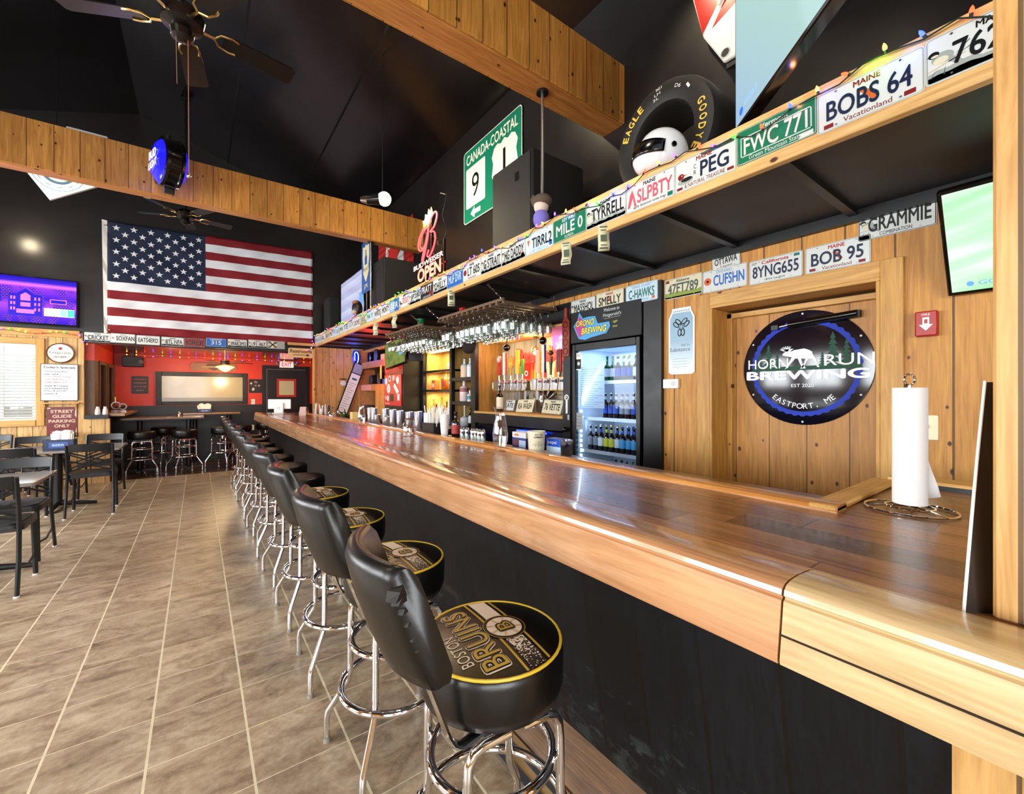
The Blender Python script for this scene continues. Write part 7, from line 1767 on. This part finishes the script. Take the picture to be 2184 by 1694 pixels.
def nap(lbl, p, w_, h_, rz=0., d_=.11, bluec='#16284f', txt=True):
    t = thing('napkin_caddy', lbl, 'napkin caddy', p, rz=rz); BC = P('caddy_blue', bluec, .4)
    b = B().box(-w_ / 2, w_ / 2, -d_ / 2, d_ / 2, 0, .006, BC)
    for x0, x1, y0, y1 in ((-w_ / 2, w_ / 2, -d_ / 2, -d_ / 2 + .006), (-w_ / 2, w_ / 2, d_ / 2 - .006, d_ / 2), (-w_ / 2, -w_ / 2 + .006, -d_ / 2, d_ / 2), (w_ / 2 - .006, w_ / 2, -d_ / 2, d_ / 2), (-.003, .003, -d_ / 2, d_ / 2)): b.box(x0, x1, y0, y1, 0, h_, BC)
    b.obj('box', t, smooth=False)
    if txt: b = B(); b.M = frame((0, -d_ / 2 - .0008, 0), (1, 0, 0), (0, 0, 1), (0, -1, 0)); b.flat(rrect(w_ * .62, h_ * .55, .01, 3, 0, h_ * .5), .0, P('caddy_label', '#3a55a0', .4)).text('BEER', 0, h_ * .5, h_ * .2, w_ * .4, .0005, LBL, .02); b.obj('print', t, smooth=False)
    q = random.Random(int(w_ * 1000)); b = B()
    for k in range(16):
        x, y = q.uniform(-w_ * .42, w_ * .42), q.uniform(-d_ * .35, d_ * .35); a_ = q.uniform(-.5, .5); hh = h_ + q.uniform(.05, .11)
        b.add([(x - .03, y, h_ * .3), (x + .03, y, h_ * .3), (x + .045 + a_ * .03, y + .02 * a_, hh), (x + a_ * .03, y - .012, hh + .012), (x - .045 + a_ * .03, y + .015, hh - .01)], [(0, 1, 2, 3, 4)], PAPER)
    o = b.obj('napkins', t, smooth=False); so = o.modifiers.new('s', 'SOLIDIFY'); so.thickness = .003; o['kind'] = 'stuff'
    return t
p = onZ(430, 876, 1.04); nap('blue napkin caddy on the farther annex table', (.12, 11.2, 1.04), .26, .075)
t = thing('table_bell', 'small dark chrome pot on the near annex table', 'pot', (-.3, 10.7, 1.0)); B().lathe([(.03, 0), (.035, .04), (.02, .07), (.001, .08)], CHROME, 14).obj('body', t); B().sph((0, 0, .085), .01, CHROME).obj('knob', t)
# annex stools without backs
an = None
for i, (x, y, lb_) in enumerate(((-.80, 10.0, 'chrome stool at the left of the near annex table'), (-.20, 10.03, 'chrome stool at the right of the near annex table'), (-.55, 10.98, 'chrome stool behind the near annex table at its left'), (.40, 10.28, 'chrome stool at the right end behind the near annex table'), (.74, 10.70, 'chrome stool before the farther annex table'), (1.25, 11.2, 'farthest chrome stool beside the farther annex table'))):
    if an is None: an = thing('annex_stool', lb_, 'bar stool', (x, y, 0), 'backless stools in the annex'); stool_parts(an, False, False); c = an
    else: c = dup(an, Vector((x, y, 0)), lb_)
    c.rotation_euler = (0, 0, .3 * i + .1)
for i, (px, py, Y) in enumerate(((540, 857, 11.585), (538, 912, 11.585))):
    p = onY(px, py, Y); t = thing('wall_outlet', ('white outlet plate on the red wall below the poster', 'white outlet plate low on the black wainscot')[i], 'outlet', MY((p.x, Y - .001, p.z))); B().poly(rrect(.075, .12, .006), 0, .006, WHT).obj('cover', t); B().box(-.015, .015, -.03, .03, .006, .008, P('dial_grey', '#cfcfca', .4)).obj('socket', t)

# ================================================================== DINING TABLES AND CHAIRS
CM = P('chair_metal', '#15181b', .38, spec=.5); TT = P('table_laminate', '#a29d96', .2, coat=.6)
def table(lbl, x0, x1, y0, y1):
    t = thing('dining_table', lbl, 'table', ((x0 + x1) / 2, (y0 + y1) / 2, 0)); a_, c_ = (x1 - x0) / 2, (y1 - y0) / 2
    B().poly(rrect(2 * a_, 2 * c_, .02, 3), .722, .75, TT).obj('table_top', t, bev=.004); 
    B().cyl((0, 0, .03), (0, 0, .70), .045, CM, n=18).box(-.16, .16, -.02, .02, .70, .722, CM).box(-.02, .02, -.16, .16, .70, .722, CM).obj('pedestal', t)
    b = B()
    for k in range(4):
        e = k * pi / 2 + pi / 4 * 0; b.tube([(.03 * cos(e), .03 * sin(e), .055), (.2 * cos(e), .2 * sin(e), .04), (.36 * cos(e), .36 * sin(e), .022)], [.03, .026, .02], CM, 8)
    b.obj('base', t)
    return t
table('dark topped dining table nearest the camera at the left edge', -1.90, -1.02, 4.86, 5.55)
table('dining table with the blue napkin caddy behind the near table', -2.05, -.80, 7.35, 8.12)
table('dining table by the window beyond the others', -3.3, -2.3, 7.9, 8.7)
nap('dark blue napkin caddy with fluffed napkins on the dining table', (-1.36, 7.50, .75), .27, .13, -.1)
def chair_parts(t):
    # faces +y; backrest at -y
    B().poly(rrect(.42, .40, .05, 4, 0, .0), .445, .465, CM).obj('seat_frame', t, smooth=False)
    b = B(); b.poly(rrect(.42, .40, .06, 5, 0, .0), .462, .49, P('seat_vinyl', '#1b1c1e', .4)); b.poly(rrect(.38, .36, .06, 5, 0, 0), .49, .50, P('seat_vinyl', '#1b1c1e', .4)); b.obj('seat', t, ang=50)
    for sx in (-1, 1):
        B().tube([(.185 * sx, .17, .45), (.195 * sx, .185, .006)], .016, CM, 8).obj('leg', t)
        B().tube([(.205 * sx, -.30, .006), (.20 * sx, -.235, .25), (.195 * sx, -.205, .45), (.195 * sx, -.215, .60), (.195 * sx, -.27, .845)], .018, CM, 8, ry=.014).obj('leg', t)
        B().tube([(.19 * sx, .175, .17), (.2 * sx, -.02, .15), (.2 * sx, -.25, .20)], .009, CM, 6).obj('stretcher', t)
        for yy in (-.30, .185): B().cyl(((.205 if yy < 0 else .195) * sx, yy, 0), ((.205 if yy < 0 else .195) * sx, yy, .012), .018, WHT, n=10).obj('foot_cap', t)
    n = 10; vs = []; fs = []
    for i in range(n + 1):
        x = -.185 + .37 * i / n; bow = -.03 * (1 - (x / .185) ** 2)
        for y, z in ((-.262 + bow, .76), (-.247 + bow, .76), (-.266 + bow, .855), (-.281 + bow, .855)): vs.append((x, y, z))
    for i in range(n):
        for k in range(4): fs.append((i * 4 + k, i * 4 + 4 + k, i * 4 + 4 + (k + 1) % 4, i * 4 + (k + 1) % 4))
    fs += [(0, 1, 2, 3), (n * 4 + 3, n * 4 + 2, n * 4 + 1, n * 4)]
    B().add(vs, fs, CM).obj('top_rail', t, bev=.004)
    b = B()
    for (a0, z0, a1, z1) in ((-.19, .56, .19, .74), (-.19, .74, .19, .56), (-.19, .53, .19, .66), (-.19, .66, .19, .53), (-.19, .62, .19, .76), (-.19, .76, .19, .62)): b.tube([(a0, -.215 - (z0 - .6) * .22, z0), (0, -.248 - ((z0 + z1) / 2 - .6) * .2, (z0 + z1) / 2), (a1, -.215 - (z1 - .6) * .22, z1)], .010, CM, 6)
    b.tube([(0, -.245, .55), (0, -.285, .77)], .0065, CM, 6); b.obj('lattice', t)
ch = None
for i, (x, y, rz, lb_) in enumerate(((-1.235, 4.80, 0, 'chair nearest the camera at the left edge, back turned'), (-1.29, 5.50, pi, 'chair facing the camera behind the nearest table'), (-1.03, 7.25, .03, 'cross backed chair seen from behind before the napkin table'), (-1.10, 8.28, pi - .05, 'chair on the far side of the napkin table by the half wall'), (-1.62, 7.06, 0, 'chair left of the cross backed one, tucked at the napkin table'), (-1.78, 8.30, pi, 'chair behind the napkin caddy on the far side'), (-2.35, 8.95, pi, 'chair by the window beyond the far dining table'), (-2.95, 8.95, pi + .2, 'leftmost chair by the window'), (-1.80, 9.12, pi / 2 + .3, 'angled chair right of the window table'))):
    if ch is None: ch = thing('dining_chair', lb_, 'chair', (x, y, 0), 'dark metal dining chairs'); chair_parts(ch); c = ch
    else: c = dup(ch, Vector((x, y, 0)), lb_)
    c.rotation_euler = (0, 0, rz); c['label'] = 'dark metal ' + lb_

# ================================================================== UNDER THE ROOF
FBK = P('fan_blade', '#100d0c', .3)
def fan(lbl, p, R, a0, chain=0.):
    t = thing('ceiling_fan', lbl, 'ceiling fan', p); z0 = roofz(p[0]) - p[2]
    B().cyl((0, 0, .1), (0, 0, z0), .014, BLKP).cyl((0, 0, z0 - .08), (0, 0, z0 + .02), .07, BLKP, .04, n=18).obj('rod', t)
    B().lathe([(.03, -.13), (.06, -.11), (.065, -.07), (.05, -.05), (.11, -.03), (.12, .03), (.08, .08), (.03, .11)], P('fan_motor', '#14100e', .25), 24).obj('motor', t)
    for k in range(5):
        a_ = a0 + k * 2 * pi / 5; M = Matrix.Rotation(a_, 4, 'Z') @ Matrix.Rotation(-.21, 4, 'X')
        b = B(); b.M = M; b.poly([(.22, -.05), (.27, -.062), (R - .02, -.072), (R, -.055), (R, .055), (R - .02, .072), (.27, .062), (.22, .05)], -.004, .004, FBK); b.obj('blade', t, smooth=False)
        b = B(); b.M = M
        b.tube([(.10, 0, -.012), (.17, .0, -.012)], .010, BRASS, 6).tube([(.17, 0, -.012), (.20, .045, -.010), (.26, .058, -.008), (.30, .05, -.008)], .007, BRASS, 6).tube([(.17, 0, -.012), (.20, -.045, -.010), (.26, -.058, -.008), (.30, -.05, -.008)], .007, BRASS, 6); b.obj('blade_arm', t)
    if chain:
        b = B().cyl((.03, -.02, -.12), (.035, -.02, -.12 - chain), .0022, P('chain_copper', '#a87a5c', .4), n=5); b.sph((.035, -.02, -.12 - chain), .014, CHROME); b.obj('pull_chain', t)
        B().cyl((-.03, -.02, -.12), (-.025, -.02, -.12 - chain * .35), .0018, P('chain_copper', '#a87a5c', .4), n=5).obj('pull_chain', t)
    return t
fan('dark five bladed ceiling fan with long pull chain under the near roof', (-.08, 3.41, 3.80), .66, .19, .86)
fan('dark ceiling fan beyond the far beam above the flag', (-.15, 8.05, 4.10), .60, .2)
ds2 = thing('disc_sign', 'thick round blue lit beer sign hanging before the far beam', 'lit sign', frame((-.25, 5.92, 3.93), (.31, -.951, 0), (0, 0, 1), (-.951, -.31, 0)) @ Matrix.Scale(.88, 4))
DBL = glow('disc_blue', '#1414ff', 1.5, .15)
B().lathe([(.24, -.10), (.285, -.09), (.29, -.06), (.275, -.05), (.275, .05), (.29, .06), (.285, .09), (.24, .10)], BLKG, 40).obj('rim', ds2, ang=40)
b = B().lathe([(.25, .095), (.2, .135), (.1, .155), (.001, .16)], DBL, 36).lathe([(.001, -.16), (.1, -.155), (.2, -.135), (.25, -.095)], DBL, 36); b.obj('lens', ds2, ang=60)
b = B(); WL = glow('disc_white', '#e6e6ff', 1.6); b.text('BUD', 0, .05, .10, .26, .163, WL, .03).text('LIGHT', 0, -.07, .09, .30, .163, WL, .02); b.obj('lettering', ds2, smooth=False)
B().box(-.02, .02, -.37, -.285, -.05, .05, BLKP).cyl((0, .28, 0), (0, .36, 0), .015, BLKP).tube([(0, .36, 0), (-.2, .36, .0), (-.40, .30, .0)], .012, BLKP, 6).obj('bracket', ds2)
lamp('disc_glow', (-.45, 5.95, 3.7), 4, (.1, .12, 1), .2)
# lit pennant board hanging corner down behind the far beam
lpn = thing('lit_board', 'bright square sign board with ring print hung corner down behind the far beam', 'lit sign', MY((-1.47, 8.0, 4.34), radians(34)))
B().box(-.28, .28, -.28, .28, -.04, 0, WHT).obj('case', lpn, bev=.004)
B().flat([(-.275, -.275), (.275, -.275), (.275, .275), (-.275, .275)], .0006, glow('board_glow', '#d6f4f6', 1.5)).obj('panel', lpn, smooth=False)
GRY = P('board_grey', '#6f8f98', .6); b = B(); b.ann(0, 0, .245, .252, .0012, GRY, 40).ann(0, 0, .13, .165, .0012, GRY, 40)
for k in range(12): b.text('I', .205 * cos(k * pi / 6), .205 * sin(k * pi / 6), .05, .008, .0014, GRY, .0, rot=k * pi / 6)
b.text('CLUB', 0, 0, .08, .2, .0014, GRY, .02); b.obj('print', lpn, smooth=False)
B().cyl((.15, .27, -.02), (.883, 1.31, -.02), .006, BLK, n=6).obj('cord', lpn)
lamp('board_light', (-1.42, 7.6, 4.3), 4, (.8, .95, 1), .2)
t = thing('tube_light', 'white stub of a light fitting on top of the far beam', 'light fitting', (-.95, 6.38, 4.19)); B().box(-.16, .16, -.03, .03, .0, .05, WHT).obj('fitting', t, bev=.005); B().cyl((-.14, 0, .05), (.14, 0, .05), .012, P('tube_white', '#f4f4f0', .3)).obj('tube', t)
